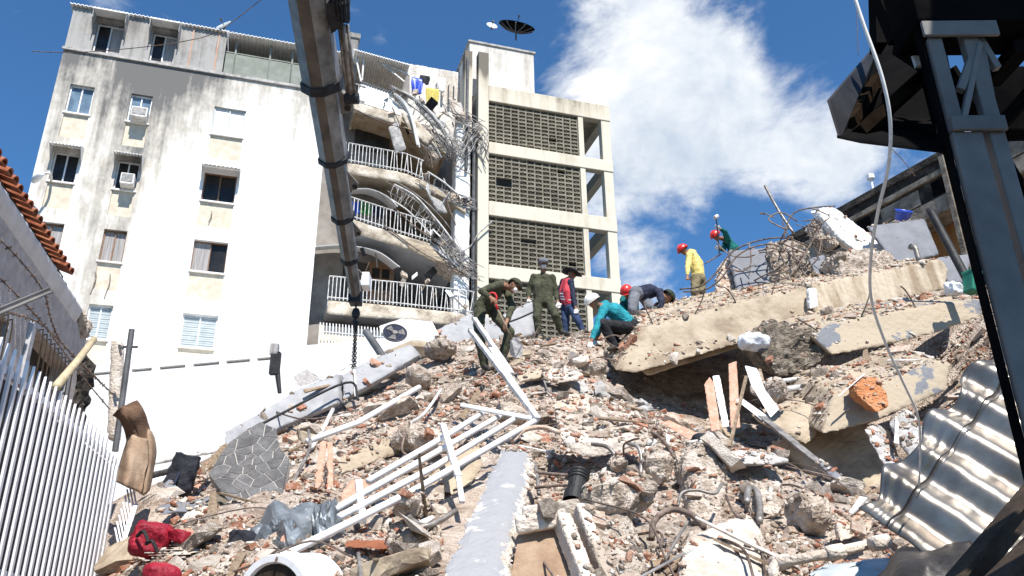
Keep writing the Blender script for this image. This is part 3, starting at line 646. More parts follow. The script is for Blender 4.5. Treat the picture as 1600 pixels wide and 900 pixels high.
# laundry and oddments on the torn roof terrace
for (nm, px, py, w_, h_, mt, lb) in (('laundry_shirt', 652, 122, .5, .9, 'blue_plastic', 'blue laundry hung beside the torn roof terrace railing'), ('laundry_shirt', 676, 138, .6, .9, 'yellow_cloth', 'yellow cloth hung on the torn roof terrace'),
                                      ('laundry_shirt', 690, 122, .35, .8, 'awning_white', 'white cloth hung against the stained roof terrace wall'), ('laundry_shirt', 664, 118, .45, .5, 'cloth_dark', 'dark laundry hung on the roof terrace between blue and yellow cloth')):
    p = FP(px, py, -1.0); q = MB()
    q.grid(lambda s, t_: p + FD * (w_ * (s - .5)) - V(0, 0, h_ * t_) + FN * (.06 * math.sin(s * 9 + px) * t_) + FD * (.06 * math.sin(t_ * 5) * (s - .5)), 10, 8)
    q.build(nm, mt, solid=.01, smooth=True, label=lb, cat='laundry', group='laundry on the roof terrace')
for (px, py, mt, lb) in ((553, 315, 'blue_plastic', 'blue washing hung behind the railing of the middle balcony'), (571, 316, 'green_leaf', 'green washing hung behind the railing of the middle balcony'), (590, 322, 'navy', 'dark washing hung behind the railing of the middle balcony')):
    p = FP(px, py, -.3); q = MB(); q.grid(lambda s, t_: p + FD * (.5 * (s - .5)) - V(0, 0, .6 * t_) + FN * .05 * math.sin(s * 8), 8, 5); q.build('washing', mt, solid=.01, smooth=True, label=lb, cat='laundry', group='washing on the balcony')
# satellite dishes
def dish(pt, rad, aim, mat, label, mesh_=False):
    aim = Vector(aim).normalized(); t = thing('satellite_dish', pt - V(0, 0, rad * .6), label, 'satellite dish', 'satellite dishes on the roofs')
    q = MB(); q.lathe(pt, [(rad * k / 8, rad * .3 * (k / 8) ** 2) for k in range(9)], 28, aim); q.build('reflector', mat, t, solid=.02, smooth=True)
    if mesh_:
        for k in range(12):
            a = 2 * math.pi * k / 12; R = Vector((0, 0, 1)).rotation_difference(aim).to_matrix()
            q = MB(); q.tube([pt + R @ V(rad * j / 5 * math.cos(a), rad * j / 5 * math.sin(a), rad * .3 * (j / 5) ** 2 - .05) for j in range(6)], .03, 4); q.build('rib', 'pvc_grey', t)
    q = MB(); q.tube([pt, pt - V(0, 0, rad * .6)], .05, 6); q.build('mast', 'pvc_grey', t)
    q = MB(); q.tube([pt + aim * .05, pt + aim * rad * .8], .02, 5); q.lathe(pt + aim * rad * .8, [(0, 0), (.06, 0), (.06, .1), (0, .1)], 8, aim); q.build('feed_arm', 'pvc_grey', t)
dish(FP(351, 42, -.5), .36, (-.3, -.7, .5), 'blind_grey', 'small grey satellite dish on the apartment roof edge')
dish(FP(806, 49, -1.8), .95, (.25, -.5, 1.0), 'canopy_dark', 'large dark satellite dish on the rooftop box', True)
dish(FP(768, 42, -1.0), .28, (.3, -.8, .4), 'awning_white', 'tiny white satellite dish on the rooftop box')
# window air conditioners
for (u_, z_, big, lb) in ((-16.05, 22.05, .62, 'white window air conditioner in the top row of the white facade'), (-15.95, 18.95, .5, 'dark faced air conditioner under the ribbed awning')):
    t = thing('window_air_conditioner', FW(u_ + .3, .1, z_), lb, 'air conditioner')
    q = MB(); fbox(q, u_, u_ + big, -.1, .42, z_, z_ + .45); q.build('casing', 'white_metal_dirty', t, bevel=.02)
    q = MB(); fbox(q, u_ + .05, u_ + big - .05, .42, .432, z_ + .08, z_ + .40); go = q.build('grille', 'glass_dark' if big < .6 else 'curtain', t)
    for k in range(6):
        q = MB(); fbox(q, u_ + .05, u_ + big - .05, .43, .445, z_ + .09 + k * .052, z_ + .11 + k * .052); q.build('slat', 'white_metal_dirty', go)
    q = MB(); fbox(q, u_ + .05, u_ + big - .05, .0, .5, z_ - .06, z_ - .005); q.build('bracket', 'white_metal_dirty', t)
# lamp arm on the facade
t = thing('wall_lamp', FP(58, 278, .1), 'white wall lamp on a curved arm at the left edge of the facade', 'lamp')
q = MB(); q.tube(spline([FP(80, 283, .05), FP(79, 272, .5), FP(70, 271, .8), FP(62, 274, .9)], 5), .05, 7); q.build('arm', 'white_metal_dirty', t)
q = MB(); q.lathe(FP(60, 275, .9), [(0, -.4), (.1, -.38), (.15, -.15), (.13, .18), (0, .2)], 12, (.6, -.5, .2)); q.build('head', 'white_metal', t, smooth=True)

# ------------------------------------------------------------------ stair tower with block screens
tow = thing('stair_tower', FW(2, -2, 0), 'concrete stair tower with openwork block screens and open frame on its right', 'tower')
zb = [(25.98, 26.87), (23.1, 23.72), (19.9, 20.62), (16.85, 17.5), (13.6, 14.3)]
for k, (a, b) in enumerate(zb):
    q = MB(); fbox(q, -1.04, 5.1, -.32, .06, a, b); q.build('beam', 'tower_stained', tow, bevel=.03)
q = MB(); fbox(q, -1.55, -1.045, -.4, .04, 8, 28.75); q.build('pilaster', 'tower_stained', tow, bevel=.02)
q = MB(); fbox(q, 3.42, 3.68, -.3, .02, 8, 25.98); q.build('post', 'tower_stained', tow, bevel=.015)
q = MB(); fbox(q, 4.62, 5.08, -.36, .02, 8, 25.98); q.build('column', 'tower_stained', tow, bevel=.015)
q = MB(); fbox(q, 4.62, 5.08, -3.9, -3.5, 8, 25.98); q.build('column', 'tower_stained', tow, bevel=.015)
q = MB(); fbox(q, 3.42, 3.68, -3.9, -3.6, 8, 25.98); q.build('column', 'tower_stained', tow, bevel=.015)
for (a, b) in zb:
    q = MB(); fbox(q, 4.66, 5.04, -3.5, -.33, a + .05, b - .05); q.build('side_beam', 'tower_stained', tow)
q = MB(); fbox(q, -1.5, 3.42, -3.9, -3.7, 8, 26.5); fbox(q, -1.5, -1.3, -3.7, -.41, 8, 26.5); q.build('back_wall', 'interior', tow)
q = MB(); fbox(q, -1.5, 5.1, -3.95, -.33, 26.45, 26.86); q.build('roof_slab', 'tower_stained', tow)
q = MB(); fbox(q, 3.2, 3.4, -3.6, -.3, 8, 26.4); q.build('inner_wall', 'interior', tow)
q = MB(); fbox(q, -1.75, 1.6, -4.6, -1.0, 26.87, 30.1)
q.build('roof_box', 'tower_white', tow, bevel=.02)
q = MB(); fbox(q, -1.82, 1.67, -4.67, -.93, 30.08, 30.18); q.build('roof_box_coping', 'concrete_grey', tow)
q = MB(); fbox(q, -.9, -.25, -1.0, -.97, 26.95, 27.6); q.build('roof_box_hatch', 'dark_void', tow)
BW, BH = 4.45 / 12, .2245
bk = MB()
def rect(mb, u0, u1, v0, v1, z0, z1):
    mb.box(((u0 + u1) / 2, -(v0 + v1) / 2, (z0 + z1) / 2), (u1 - u0, v1 - v0, z1 - z0))
t_ = .022
for (a, b, c, d) in ((0, BW - .006, 0, .036), (0, BW - .006, BH - .040, BH - .006), (0, t_, .036, BH - .040), (BW - .006 - t_ * 1.6, BW - .006, .036, BH - .040)): rect(bk, a, b, 0, .14, c, d)
bk.box((BW / 2, -.09, BH / 2), (BW * .84, .03, .016), eul(0, .36, 0))
bk_me = bk.mesh('breeze_block', V(0, 0, 0)); bk_me.materials.append(M['screen_block'])
cnt = 0; rest = MB(); rz = Matrix.Rotation(YAW, 3, 'Z')
for s, (zlo, zhi) in enumerate(((23.72, 25.98), (20.62, 23.1), (17.5, 19.9), (14.3, 16.85))):
    nrow = 11; bh = (zhi - zlo) / nrow
    for r in range(nrow):
        for c in range(12):
            if (s == 1 and r in (4, 5) and c in (1, 2)) or (s, r, c) in ((0, 3, 8), (1, 9, 9), (2, 6, 4), (2, 6, 5), (2, 2, 10), (0, 0, 5)): continue
            p = FW(-1.04 + c * BW, -.20, zlo + r * bh)
            if cnt < 300:
                o = bpy.data.objects.new('breeze_block', bk_me); COL.objects.link(o); o.parent = tow; o.location = p - tow.location; o.rotation_euler = (0, 0, YAW); o.scale = (1, 1, bh / BH); cnt += 1
            else:
                rest.add([p + rz @ V(v[0], v[1], v[2] * bh / BH) for v in bk.v], bk.f)
rest.build('breeze_blocks', 'screen_block', tow, kind='stuff')
# ------------------------------------------------------------------ low white annex in front of the block
a0, a1 = U(120, 588, 27.5), U(520, 552, 25.5); dv = (a1 - a0); dv.z = 0; dv.normalize(); nv = V(dv.y, -dv.x, 0)
anx = thing('annex_building', a0.lerp(a1, .5) - V(0, -2, a0.z), 'low blank white building with a row of vent slots below the apartment block', 'building')
q = MB(); A, B = a0 - dv * 3, a1 + dv * 3; zt = a0.z
slots = []
for (x0, x1) in ((120, 196), (203, 240), (254, 300), (314, 360), (372, 413), (425, 460)):
    pa, pb_ = U(x0, 590 - (x0 - 120) * .083, 27), U(x1, 590 - (x1 - 120) * .083, 27); slots.append(((pa - A).dot(dv), (pb_ - A).dot(dv)))
AW = lambda u, v, z: A + dv * u + nv * v + V(0, 0, z - A.z)
wall_mesh(q, 0, (B - A).length, 0, zt + .35, 0, .5, [(s0, s1, zt - .03, zt + .07) for s0, s1 in slots], AW)
q.add([AW(0, 0, zt + .35), AW((B - A).length, 0, zt + .35), AW((B - A).length, -5, zt + .35), AW(0, -5, zt + .35)], [(0, 1, 2, 3)])
q.build('wall', 'plaster_white', anx, fix=False)
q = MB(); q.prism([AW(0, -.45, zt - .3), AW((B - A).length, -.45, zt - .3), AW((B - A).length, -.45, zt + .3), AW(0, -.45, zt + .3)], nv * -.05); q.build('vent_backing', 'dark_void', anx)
def hit(px, py, P, n):
    d = FWD + RGT * ((px - 800) / FPX) + UPV * ((450 - py) / FPX); return CAM + d * ((Vector(P) - CAM).dot(n) / d.dot(n))
def atz(px, py, z):
    d = FWD + RGT * ((px - 800) / FPX) + UPV * ((450 - py) / FPX); return CAM + d * ((z - CAM.z) / d.z)
# ------------------------------------------------------------------ house on the left
hd = V(-.205, .979, 0).normalized(); hn = V(hd.y, -hd.x, 0)      # hn looks towards the street
e0 = atz(0, 250, 6.5) - hd * 3.2; e1 = atz(113, 430, 6.5); eL = (e1 - e0).dot(hd); far = eL + 1.6
def HW(s, v, z): return V(e0.x, e0.y, 0) + hd * s + hn * v + V(0, 0, z)
house = thing('house', HW(4, -3, 0), 'old stuccoed house with red tile eave behind the white fence', 'house')
wv = -.12
def hs(px, py, v=wv):
    p = hit(px, py, HW(0, v, 0), hn); return (p - HW(0, v, 0)).dot(hd), p.z
w1 = hs(50, 512), hs(98, 600); w0 = hs(-60, 430), hs(8, 500)
hh = []
for (a, b) in (w1, w0):
    hh.append((a[0], max(b[0], a[0] + .5), a[1] - 1.5, a[1]))
q = MB(); wall_mesh(q, 0, far, 0, 6.2, wv, .22, hh, HW)
q.add([HW(far, wv, 0), HW(far, wv, 6.2), HW(far, wv - 6, 6.2), HW(far, wv - 6, 0)], [(0, 1, 2, 3)])
q.build('wall', 'stucco', house, fix=False)
for (a, b, c, d) in hh:
    q = MB()
    for (x0, x1, z0, z1) in ((a - .12, a, c - .1, d + .1), (b, b + .12, c - .1, d + .1), (a, b, d, d + .1)): q.prism([HW(x0, wv + .004, z0), HW(x1, wv + .004, z0), HW(x1, wv + .004, z1), HW(x0, wv + .004, z1)], hn * .05)
    wf = q.build('window', 'stucco_grey', house)
    q = MB(); q.prism([HW(a, wv - .2, c), HW(b, wv - .2, c), HW(b, wv - .2, d), HW(a, wv - .2, d)], hn * -.05); q.build('pane', 'glass_dark', wf)
    for k in range(9):
        x = a + (b - a) * (k + .5) / 9; q = MB(); q.tube(spline([HW(x, wv + .05, d), HW(x, wv + .12, d - .1), HW(x, wv + .13, c + .1), HW(x, wv + .05, c)], 3), .010, 5); q.build('grille_bar', 'rust_brown', wf)
cv = MB(); prof = [(wv - .3, 6.14), (wv + .02, 6.14), (wv + .03, 6.24), (-.05, 6.30), (-.02, 6.42), (wv - .3, 6.48)]
cv.prism([HW(0, v, z) for v, z in prof], hd * (eL + 1.0)); rock(cv, 'cornice', 'cornice', house, voxel=.05, chip=.4, bump=.008, collide=False)
cv = MB(); cv.prism([HW(eL + .95, v - .03, z - .03) for v, z in prof], hd * .75); rock(cv, 'broken_cornice', 'concrete_rough', house, voxel=.05, chip=1, bump=.06, coarse=.1, collide=False)
q = MB(); q.prism([HW(far - .1, wv - .3, 1.0), HW(far - .1, wv + .12, 1.0), HW(far - .1, wv + .12, 5.9), HW(far - .1, wv - .3, 5.9)], hd * .45); rock(q, 'broken_wall_end', 'old_wall', house, voxel=.07, chip=1, bump=.08, coarse=.12, collide=False)
q = MB(); q.prism([HW(0, -.1, 6.47), HW(0, -3.5, 7.7), HW(0, -3.5, 7.6), HW(0, -.1, 6.40)], hd * eL); q.build('roof_deck', 'rust_brown', house)
pitch = .185; ntile = int(eL / pitch); tl = MB(); rows = []
for (rr, n_) in ((.066, 8),):
    L_ = .48
    def tf(s, t, rr=rr): a = math.pi * t; r2 = rr * (1.0 - .12 * s); return V(-r2 * math.cos(a), -L_ * s, r2 * math.sin(a) * .9)
    tl.grid(tf, 1, n_); tl.grid(lambda s, t: tf(s, t) * 1 + V(0, 0, 0) - V(0, 0, .0), 1, 1)
tl_me = tl.mesh('roof_tile', V(0, 0, 0), False); tl_me.materials.append(M['roof_tile'])
rb = Matrix((hd, -hn * -1, V(0, 0, 1))).transposed()   # local x along eave, local -y up the slope (away from street)
rot = (Matrix((-hd, hn, V(0, 0, 1))).transposed() @ Matrix.Rotation(math.radians(-20), 3, 'X'))
for r in range(3):
    for k in range(ntile):
        p = HW(.12 + k * pitch + random.uniform(-.012, .012), .02 - r * .38, 6.50 + r * .143 + random.uniform(-.008, .008))
        o = bpy.data.objects.new('roof_tile', tl_me); COL.objects.link(o); o.parent = house; o.location = p - house.location
        o.rotation_euler = (rot @ eul(0, random.uniform(-.05, .05), random.uniform(-.04, .04))).to_euler()
        md = o.modifiers.new('s', 'SOLIDIFY'); md.thickness = .018
# ------------------------------------------------------------------ picket fence
fa_, fb_ = atz(0, 568, 3.4), atz(187, 724, 3.4); fd = (fb_ - fa_); fl_ = fd.length; fd.normalize(); fnn = V(fd.y, -fd.x, 0)
fs0 = fa_ - fd * 1.6; NP = int((fl_ + 1.6) / .117)
fence = thing('picket_fence', V(fs0.x, fs0.y, 0) + fd * 2, 'tall white metal picket fence along the left side', 'fence')
for k in range(NP + 1):
    p = fs0 + fd * (.117 * k); z1 = 3.55 if .117 * k < 1.6 + fl_ * .83 else 3.43
    q = MB(); w_, t_ = .017, .009
    q.prism([p + fd * -w_ + V(0, 0, .4 - 3.4), p + fd * w_ + V(0, 0, .4 - 3.4), p + fd * w_ + V(0, 0, z1 - 3.4 - .10), p + fd * w_ * .55 + V(0, 0, z1 - 3.4 - .06), p + V(0, 0, z1 - 3.4), p - fd * w_ * .55 + V(0, 0, z1 - 3.4 - .06), p + fd * -w_ + V(0, 0, z1 - 3.4 - .10)], fnn * t_ * 2)
    o = q.build('picket', 'picket_white', fence)
for z in (3.40, 2.2, .8):
    q = MB(); q.bar(fs0 + V(0, 0, z - 3.4) - fnn * .022, fs0 + fd * (.117 * NP + .05) + V(0, 0, z - 3.4) - fnn * .022, .035, .05); q.build('rail', 'picket_white', fence)
q = MB(); q.prism([fs0 - fnn * .06 - V(0, 0, .03), fs0 + fd * (.117 * NP) - fnn * .06 - V(0, 0, .03), fs0 + fd * (.117 * NP) - fnn * .06 - V(0, 0, 3.2), fs0 - fnn * .06 - V(0, 0, 3.2)], fnn * .006); q.build('gap_shade_sheet', 'fence_gap_shade', fence)  # dark sheet stands in for the house shade seen between the pickets
for s in (0, fl_ + 1.55):
    q = MB(); p = fs0 + fd * s - fnn * .09; q.box((p.x, p.y, 1.7), (.08, .08, 3.4)); q.build('post', 'picket_white', fence)
# loose, leaning length of fence at the far end
lf = thing('fence_section', V(-3.55, 8.4, 1.8), 'bent loose length of white fence leaning beyond the picket fence', 'fence')
for k in range(9):
    b_ = U(214 - k * 3.2, 795 + k * 9, 8.6 - .12 * k); t_2 = U(205 - k * 3.2, 745 + k * 10, 8.9 - .12 * k)
    q = MB(); q.bar(b_, t_2, .014, .010); q.build('picket', 'picket_white', lf)
q = MB(); q.bar(U(212, 790, 8.6), U(178, 890, 7.5), .04, .03); q.build('rail', 'picket_white', lf)
# posts, bamboo, bracket and barbed wire above the fence
q = MB(); q.bar(U(178, 690, 9.6), U(184, 532, 9.6), .16, .14); rock(q, 'concrete_post', 'concrete_pale', voxel=.03, chip=.6, bump=.008, collide=False, label='short pale concrete post between the house and the thin steel pole', cat='post')
t = thing('steel_pole', U(183, 700, 9.2), 'thin grey steel pole beside the hanging brown trousers', 'pole')
q = MB(); q.tube([U(180, 705, 9.2), U(206, 515, 9.2)], .035, 8); q.build('shaft', 'pvc_grey', t)
q = MB(); q.tube([U(192, 542, 9.2), U(215, 542, 9.2)], .015, 6); q.tube(spline([U(192, 545, 9.2), U(186, 540, 9.2), U(189, 555, 9.2)], 4), .015, 5); q.build('hook', 'pvc_grey', t)
q = MB(); q.tube([U(88, 604, 6.2), U(118, 568, 7.0), U(147, 530, 7.6)], [.035, .033, .03], 8); q.build('bamboo_stick', 'bamboo', smooth=True, label='pale bamboo stick leaning behind the picket fence against the house', cat='stick')
q = MB(); q.bar(U(-40, 505, 4.6), U(77, 456, 5.6), .05, .012); q.bar(U(-40, 503, 4.62), U(77, 454, 5.62), .012, .05); q.build('wire_bracket', 'steel_grey', label='angled grey steel bracket carrying the barbed wire', cat='bracket')
for i, (pts, lb) in enumerate((([(-20, 355, 5.0), (30, 405, 5.3), (68, 456, 5.6), (80, 500, 6.2), (100, 540, 7.0), (150, 590, 8.4), (180, 620, 9.2)], 'uppermost of the three barbed wire strands in front of the house'),
                                ([(-20, 415, 5.0), (35, 470, 5.3), (70, 510, 5.9), (96, 545, 6.8), (130, 590, 7.8), (172, 640, 9.0)], 'middle of the three barbed wire strands in front of the house'),
                                ([(-20, 483, 5.0), (20, 490, 5.3), (62, 505, 5.9), (95, 535, 6.7), (128, 570, 7.8), (170, 610, 9.0)], 'lowest of the three barbed wire strands in front of the house'))):
    t = thing('barbed_wire', U(*pts[3]), lb, 'barbed wire', 'barbed wire strands'); ln = spline([U(*p) for p in pts], 14); q = MB(); q.tube(ln, .006, 5); q.build('strand', 'rebar', t)
    for k in range(3, len(ln) - 2, 3):
        q = MB(); p = ln[k]
        for a in range(2):
            d_ = V(random.uniform(-1, 1), random.uniform(-1, 1), random.uniform(-1, 1)).normalized() * .022; q.tube([p - d_, p + d_], .004, 4)
        q.tube([p - (ln[k + 1] - p).normalized() * .015, p + (ln[k + 1] - p).normalized() * .015], .008, 5); q.build('barb', 'rebar', t)
# brown trousers hung on the pole
ct = thing('hanging_trousers', U(212, 775, 8.7), 'pair of brown trousers hanging over the end of the fence', 'trousers')
def sheet(name, rows_, parent, mat, amp=.04, seed=0, thick=.02, crumple=0., smooth=True):
    """cloth: rows of (px,py,Y) points, smoothly skinned"""
    R_ = [spline([U(*p) for p in r], 6) for r in rows_]; n = len(R_[0])
    C_ = [spline([R_[i][j] for i in range(len(R_))], 6) for j in range(n)]; m = len(C_[0]); q = MB()
    q.grid(lambda s, t: C_[round(s * (n - 1))][round(t * (m - 1))] + V(0, 1, .2) * amp * (math.sin(s * 11 + t * 3 + seed) * .6 + fbm((s * 3, t * 2, seed), 2.0, 2)) + (V(.1, -.7, .7) * crumple * (abs(fbm((s * 3.2, t * 2.6, seed), 1.0, 3)) - .2) if crumple else V(0, 0, 0)), n - 1, m - 1)
    return q.build(name, mat, parent, smooth=smooth, solid=thick)
sheet('waist', [[(176, 648, 8.9), (188, 638, 8.6), (200, 632, 8.55), (214, 626, 8.6)], [(186, 655, 8.8), (196, 652, 8.5), (208, 648, 8.5), (224, 642, 8.6)], [(196, 674, 8.8), (206, 676, 8.6), (216, 672, 8.6), (232, 668, 8.7)], [(200, 696, 8.8), (208, 700, 8.65), (222, 698, 8.65), (238, 692, 8.7)]], ct, 'trouser_shaded', .018, 1)  # waist in darker brown: shade inside the fold put into the colour
sheet('leg', [[(200, 682, 8.75), (208, 680, 8.6), (218, 684, 8.58), (230, 686, 8.65)], [(192, 712, 8.7), (202, 714, 8.45), (214, 716, 8.5), (231, 716, 8.6)], [(186, 734, 8.68), (198, 738, 8.4), (212, 744, 8.48), (226, 742, 8.55)], [(180, 752, 8.65), (192, 758, 8.38), (206, 764, 8.45), (221, 770, 8.5)]], ct, 'cloth_brown', .018, 2)
sheet('leg', [[(226, 670, 8.75), (233, 672, 8.7), (240, 682, 8.8)], [(226, 700, 8.72), (235, 700, 8.66), (243, 706, 8.8)], [(222, 735, 8.7), (230, 736, 8.62), (238, 738, 8.75)], [(217, 768, 8.68), (224, 774, 8.6), (232, 766, 8.72)]], ct, 'cloth_brown', .015, 7)

# ------------------------------------------------------------------ crane boom
bA, bB = U(482, 0, 11.0), U(555, 458, 16.0); bd = (bB - bA).normalized(); bs = bd.cross(V(0, 0, 1)).normalized(); bu = bs.cross(bd)
crane = thing('crane_boom', bA - bd * 5, 'grey telescopic crane boom reaching in from above the camera', 'crane')
Lb = (bB - bA).length
def tb(py):   # parameter along the boom where it crosses picture height py
    lo, hi = 0., 1.
    for _ in range(40):
        m_ = (lo + hi) / 2
        if proj(bA.lerp(bB, m_))[1] < py: lo = m_
        else: hi = m_
    return lo * Lb
cuts = [-5, tb(128), tb(247), tb(338), tb(404), Lb]; wid = [.60, .47, .375, .30, .23]
def hexp(c, w, h): return [c + bs * (-w / 2) + bu * h * .30, c + bs * (-w / 2) - bu * h * .22, c - bs * w * .17 - bu * h * .55, c + bs * w * .17 - bu * h * .55, c + bs * (w / 2) - bu * h * .22, c + bs * (w / 2) + bu * h * .30]
for i in range(5):
    c0, c1, w_ = bA + bd * (cuts[i] - (.4 if i else 0)), bA + bd * cuts[i + 1], wid[i]; h_ = w_ * 1.15
    a, b = hexp(c0, w_, h_), hexp(c1, w_, h_); q = MB()
    q.add(a + b, [(0, 1, 7, 6), (1, 2, 8, 7)], 0); q.add(a + b, [(2, 3, 9, 8)], 1); q.add(a + b, [(3, 4, 10, 9), (4, 5, 11, 10), (5, 0, 6, 11)], 0); q.add(b, [(0, 1, 2, 3, 4, 5)], 0); q.add(a, [(5, 4, 3, 2, 1, 0)], 0)
    q.build('boom_section', ['boom_grey', 'boom_brown'], crane, bevel=.008)
    if i < 4:
        q = MB(); q.prism(hexp(c1 - bd * .05, w_ * 1.12, h_ * 1.10), bd * (.16 if i == 0 else .1)); q.build('collar', 'steel_dark', crane, bevel=.01)
for (py, w_) in ((160, .47), (285, .375), (360, .30), (430, .23)):
    p = bA + bd * tb(py) + bs * (w_ / 2 + .02) - bu * .02; q = MB(); s_ = w_ * .8
    q.prism([p - bd * s_ * .8, p + bd * s_ * .6, p + bd * s_ * .5 + bs * s_ * .45, p + bd * s_ * .1 + bs * s_ * .6], bu * .04); q.build('lug_plate', 'steel_grey', crane, bevel=.008)
    q = MB(); q.lathe(p + bd * s_ * .28 + bs * s_ * .35 - bu * .006, [(.0, 0), (s_ * .16, 0), (s_ * .16, .052), (0, .052)], 14, bu); q.build('lug_hole', 'black_rubber', crane)
p0 = bA + bs * .5
q = MB(); q.tube([p0 - bd * 4 + bs * .05, bA + bd * tb(30) + bs * .48], .15, 8); q.prism([bA + bd * tb(0) + bs * .34 - bu * .25, bA + bd * tb(0) + bs * .66 - bu * .25, bA + bd * tb(28) + bs * .6 - bu * .25, bA + bd * tb(42) + bs * .42 - bu * .25, bA + bd * tb(46) + bs * .34 - bu * .25], bu * .45); q.build('hose_guide', 'steel_dark', crane)
for k in range(5):
    q = MB(); q.tube(spline([bA - bd * 1.2 + bs * (.42 + .06 * k) - bu * .2, bA + bd * tb(12) + bs * (.46 + .06 * k) - bu * (.25 + .03 * k), bA + bd * tb(30) + bs * (.46 + .02 * k) - bu * .12], 6), .022, 6); q.build('hose', 'black_rubber', crane)
for (off, r_) in ((.44, .028), (.51, .05), (.58, .028)):
    q = MB(); q.tube([bA + bd * tb(40) + bs * off, bA + bd * tb(152) + bs * (off - .03)], r_, 9); q.build('cylinder_rod', 'conduit', crane, smooth=True)
q = MB(); q.lathe(bA + bd * tb(155) + bs * .48, [(0, -.12), (.1, -.12), (.1, .12), (0, .12)], 14, bs); q.build('rod_clevis', 'steel_dark', crane)
q = MB(); q.box(bB + bd * .08 - V(0, 0, .05), (.24, .28, .24)); q.lathe(bB + bd * .15 - bs * .1, [(0, 0), (.13, 0), (.13, .2), (0, .2)], 16, bs); q.build('boom_head', 'steel_dark', crane, bevel=.015)
q = MB(); q.box(bB + bs * .26 + bd * -.3 + V(0, 0, -.02), (.16, .3, .3)); q.build('head_box', 'white_metal', crane, bevel=.02)
hk = bB + bd * .18
t = thing('crane_hook', U(553, 600, hk.y), 'black crane hook block with hanging chains above the rubble', 'hook')
q = MB(); q.tube([hk, U(556, 482, hk.y)], .02, 6); q.lathe(U(556, 490, hk.y), [(0, -.12), (.06, -.1), (.09, 0), (.06, .1), (0, .12)], 12); q.tube(spline([U(556, 497, hk.y), U(553, 503, hk.y), U(556, 508, hk.y), U(559, 503, hk.y)], 4), .03, 6); q.build('hook_block', 'black_rubber', t)
for dx in (-4, 0):
    a, b = U(556, 505, hk.y), U(554 + dx, 600 + dx * 4, hk.y); n = 26
    for k in range(n):
        p = a.lerp(b, k / n); ax = V(1, 0, 0) if k % 2 else V(0, 1, 0); q = MB(); L_ = (b - a).length / n
        q.tube([p + ax * .025 * math.sin(t_3) + V(0, 0, L_ * .75 * math.cos(t_3)) for t_3 in np.linspace(0, 2 * math.pi, 9)], .010, 4, cap=False); q.build('chain_link', 'black_rubber', t)

# ------------------------------------------------------------------ steel gantry on the right
GS = .48
def G(px, py, Y): return U(px, py, Y * GS)
gY = 4.0 * GS
gz = thing('steel_gantry', V(1.3, gY + .1, 0), 'dark steel lattice column with a sheet metal canopy, close on the right', 'gantry')
cl_, cr_ = U(1496, 239, gY).x, U(1541, 224, gY).x
zt_ = U(1496, 205, gY).z
q = MB(); q.box(((cl_ + cr_) / 2, gY + .012, zt_ / 2), (cr_ - cl_, .024, zt_)); q.build('column_plate', 'steel_grey', gz, bevel=.004)
zt_ = U(1496, 205, gY).z; zu_ = U(1450, 35, gY).z
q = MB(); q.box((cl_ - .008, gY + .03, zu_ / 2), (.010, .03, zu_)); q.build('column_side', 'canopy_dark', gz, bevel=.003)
l2 = U(1556, 236, gY).x; r2_ = U(1582, 236, gY).x
q = MB(); q.box(((l2 + r2_) / 2, gY + .02, zu_ / 2), (r2_ - l2, .03, zu_ - .03)); q.build('column_flange', 'steel_grey', gz, bevel=.004)
q = MB(); q.bar(V(cl_ + (cr_ - cl_) * .25, gY + .013, zt_ + .004), V(cl_ + (cr_ - cl_) * .25, gY + .013, zu_ - .05), (cr_ - cl_) * .48, .022, up=(0, 1, 0)); q.build('leg', 'steel_grey', gz, bevel=.003)
for (a, b, c, d, w_, dy) in ((1500, 142, 1527, 66, .022, .004), (1505, 186, 1530, 70, .016, .0), (1552, 186, 1530, 70, .022, .008), (1530, 62, 1558, 108, .019, .012)):
    q = MB(); q.bar(U(a, b, gY + .012 + dy), U(c, d, gY + .012 + dy), w_, .022, up=(0, 1, 0)); q.build('lacing', 'steel_grey', gz, bevel=.003)
q = MB(); q.bar(V(cl_, gY - .006, zt_ + .02), V(r2_, gY - .006, zt_ + .02), .045, .012, up=(0, 1, 0)); q.build('cross_plate', 'steel_grey', gz, bevel=.003)
q = MB(); q.bar(V(cl_ - .015, gY - .008, zu_ - .03), V(r2_ + .05, gY - .008, zu_ - .03), .05, .012, up=(0, 1, 0)); q.build('cross_plate', 'steel_grey', gz, bevel=.003)
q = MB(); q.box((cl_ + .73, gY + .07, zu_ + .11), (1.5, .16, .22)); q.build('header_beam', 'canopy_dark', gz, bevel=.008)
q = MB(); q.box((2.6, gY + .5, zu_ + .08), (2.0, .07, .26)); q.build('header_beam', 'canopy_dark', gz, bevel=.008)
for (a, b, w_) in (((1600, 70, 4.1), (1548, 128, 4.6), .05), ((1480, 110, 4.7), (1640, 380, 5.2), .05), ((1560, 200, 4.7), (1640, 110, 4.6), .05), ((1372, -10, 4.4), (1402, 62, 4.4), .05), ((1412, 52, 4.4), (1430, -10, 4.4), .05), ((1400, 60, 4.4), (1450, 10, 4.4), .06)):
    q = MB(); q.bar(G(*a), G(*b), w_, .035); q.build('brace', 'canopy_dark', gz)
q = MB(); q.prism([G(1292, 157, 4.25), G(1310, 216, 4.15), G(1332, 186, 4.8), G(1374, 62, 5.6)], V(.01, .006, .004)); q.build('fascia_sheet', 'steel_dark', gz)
q = MB(); q.prism([G(1308, 216, 4.15), G(1345, 224, 4.12), G(1500, 243, 4.05), G(1500, 190, 5.0), G(1332, 184, 5.0)], V(0, 0, .008)); q.build('soffit_sheet', 'canopy_dark', gz)
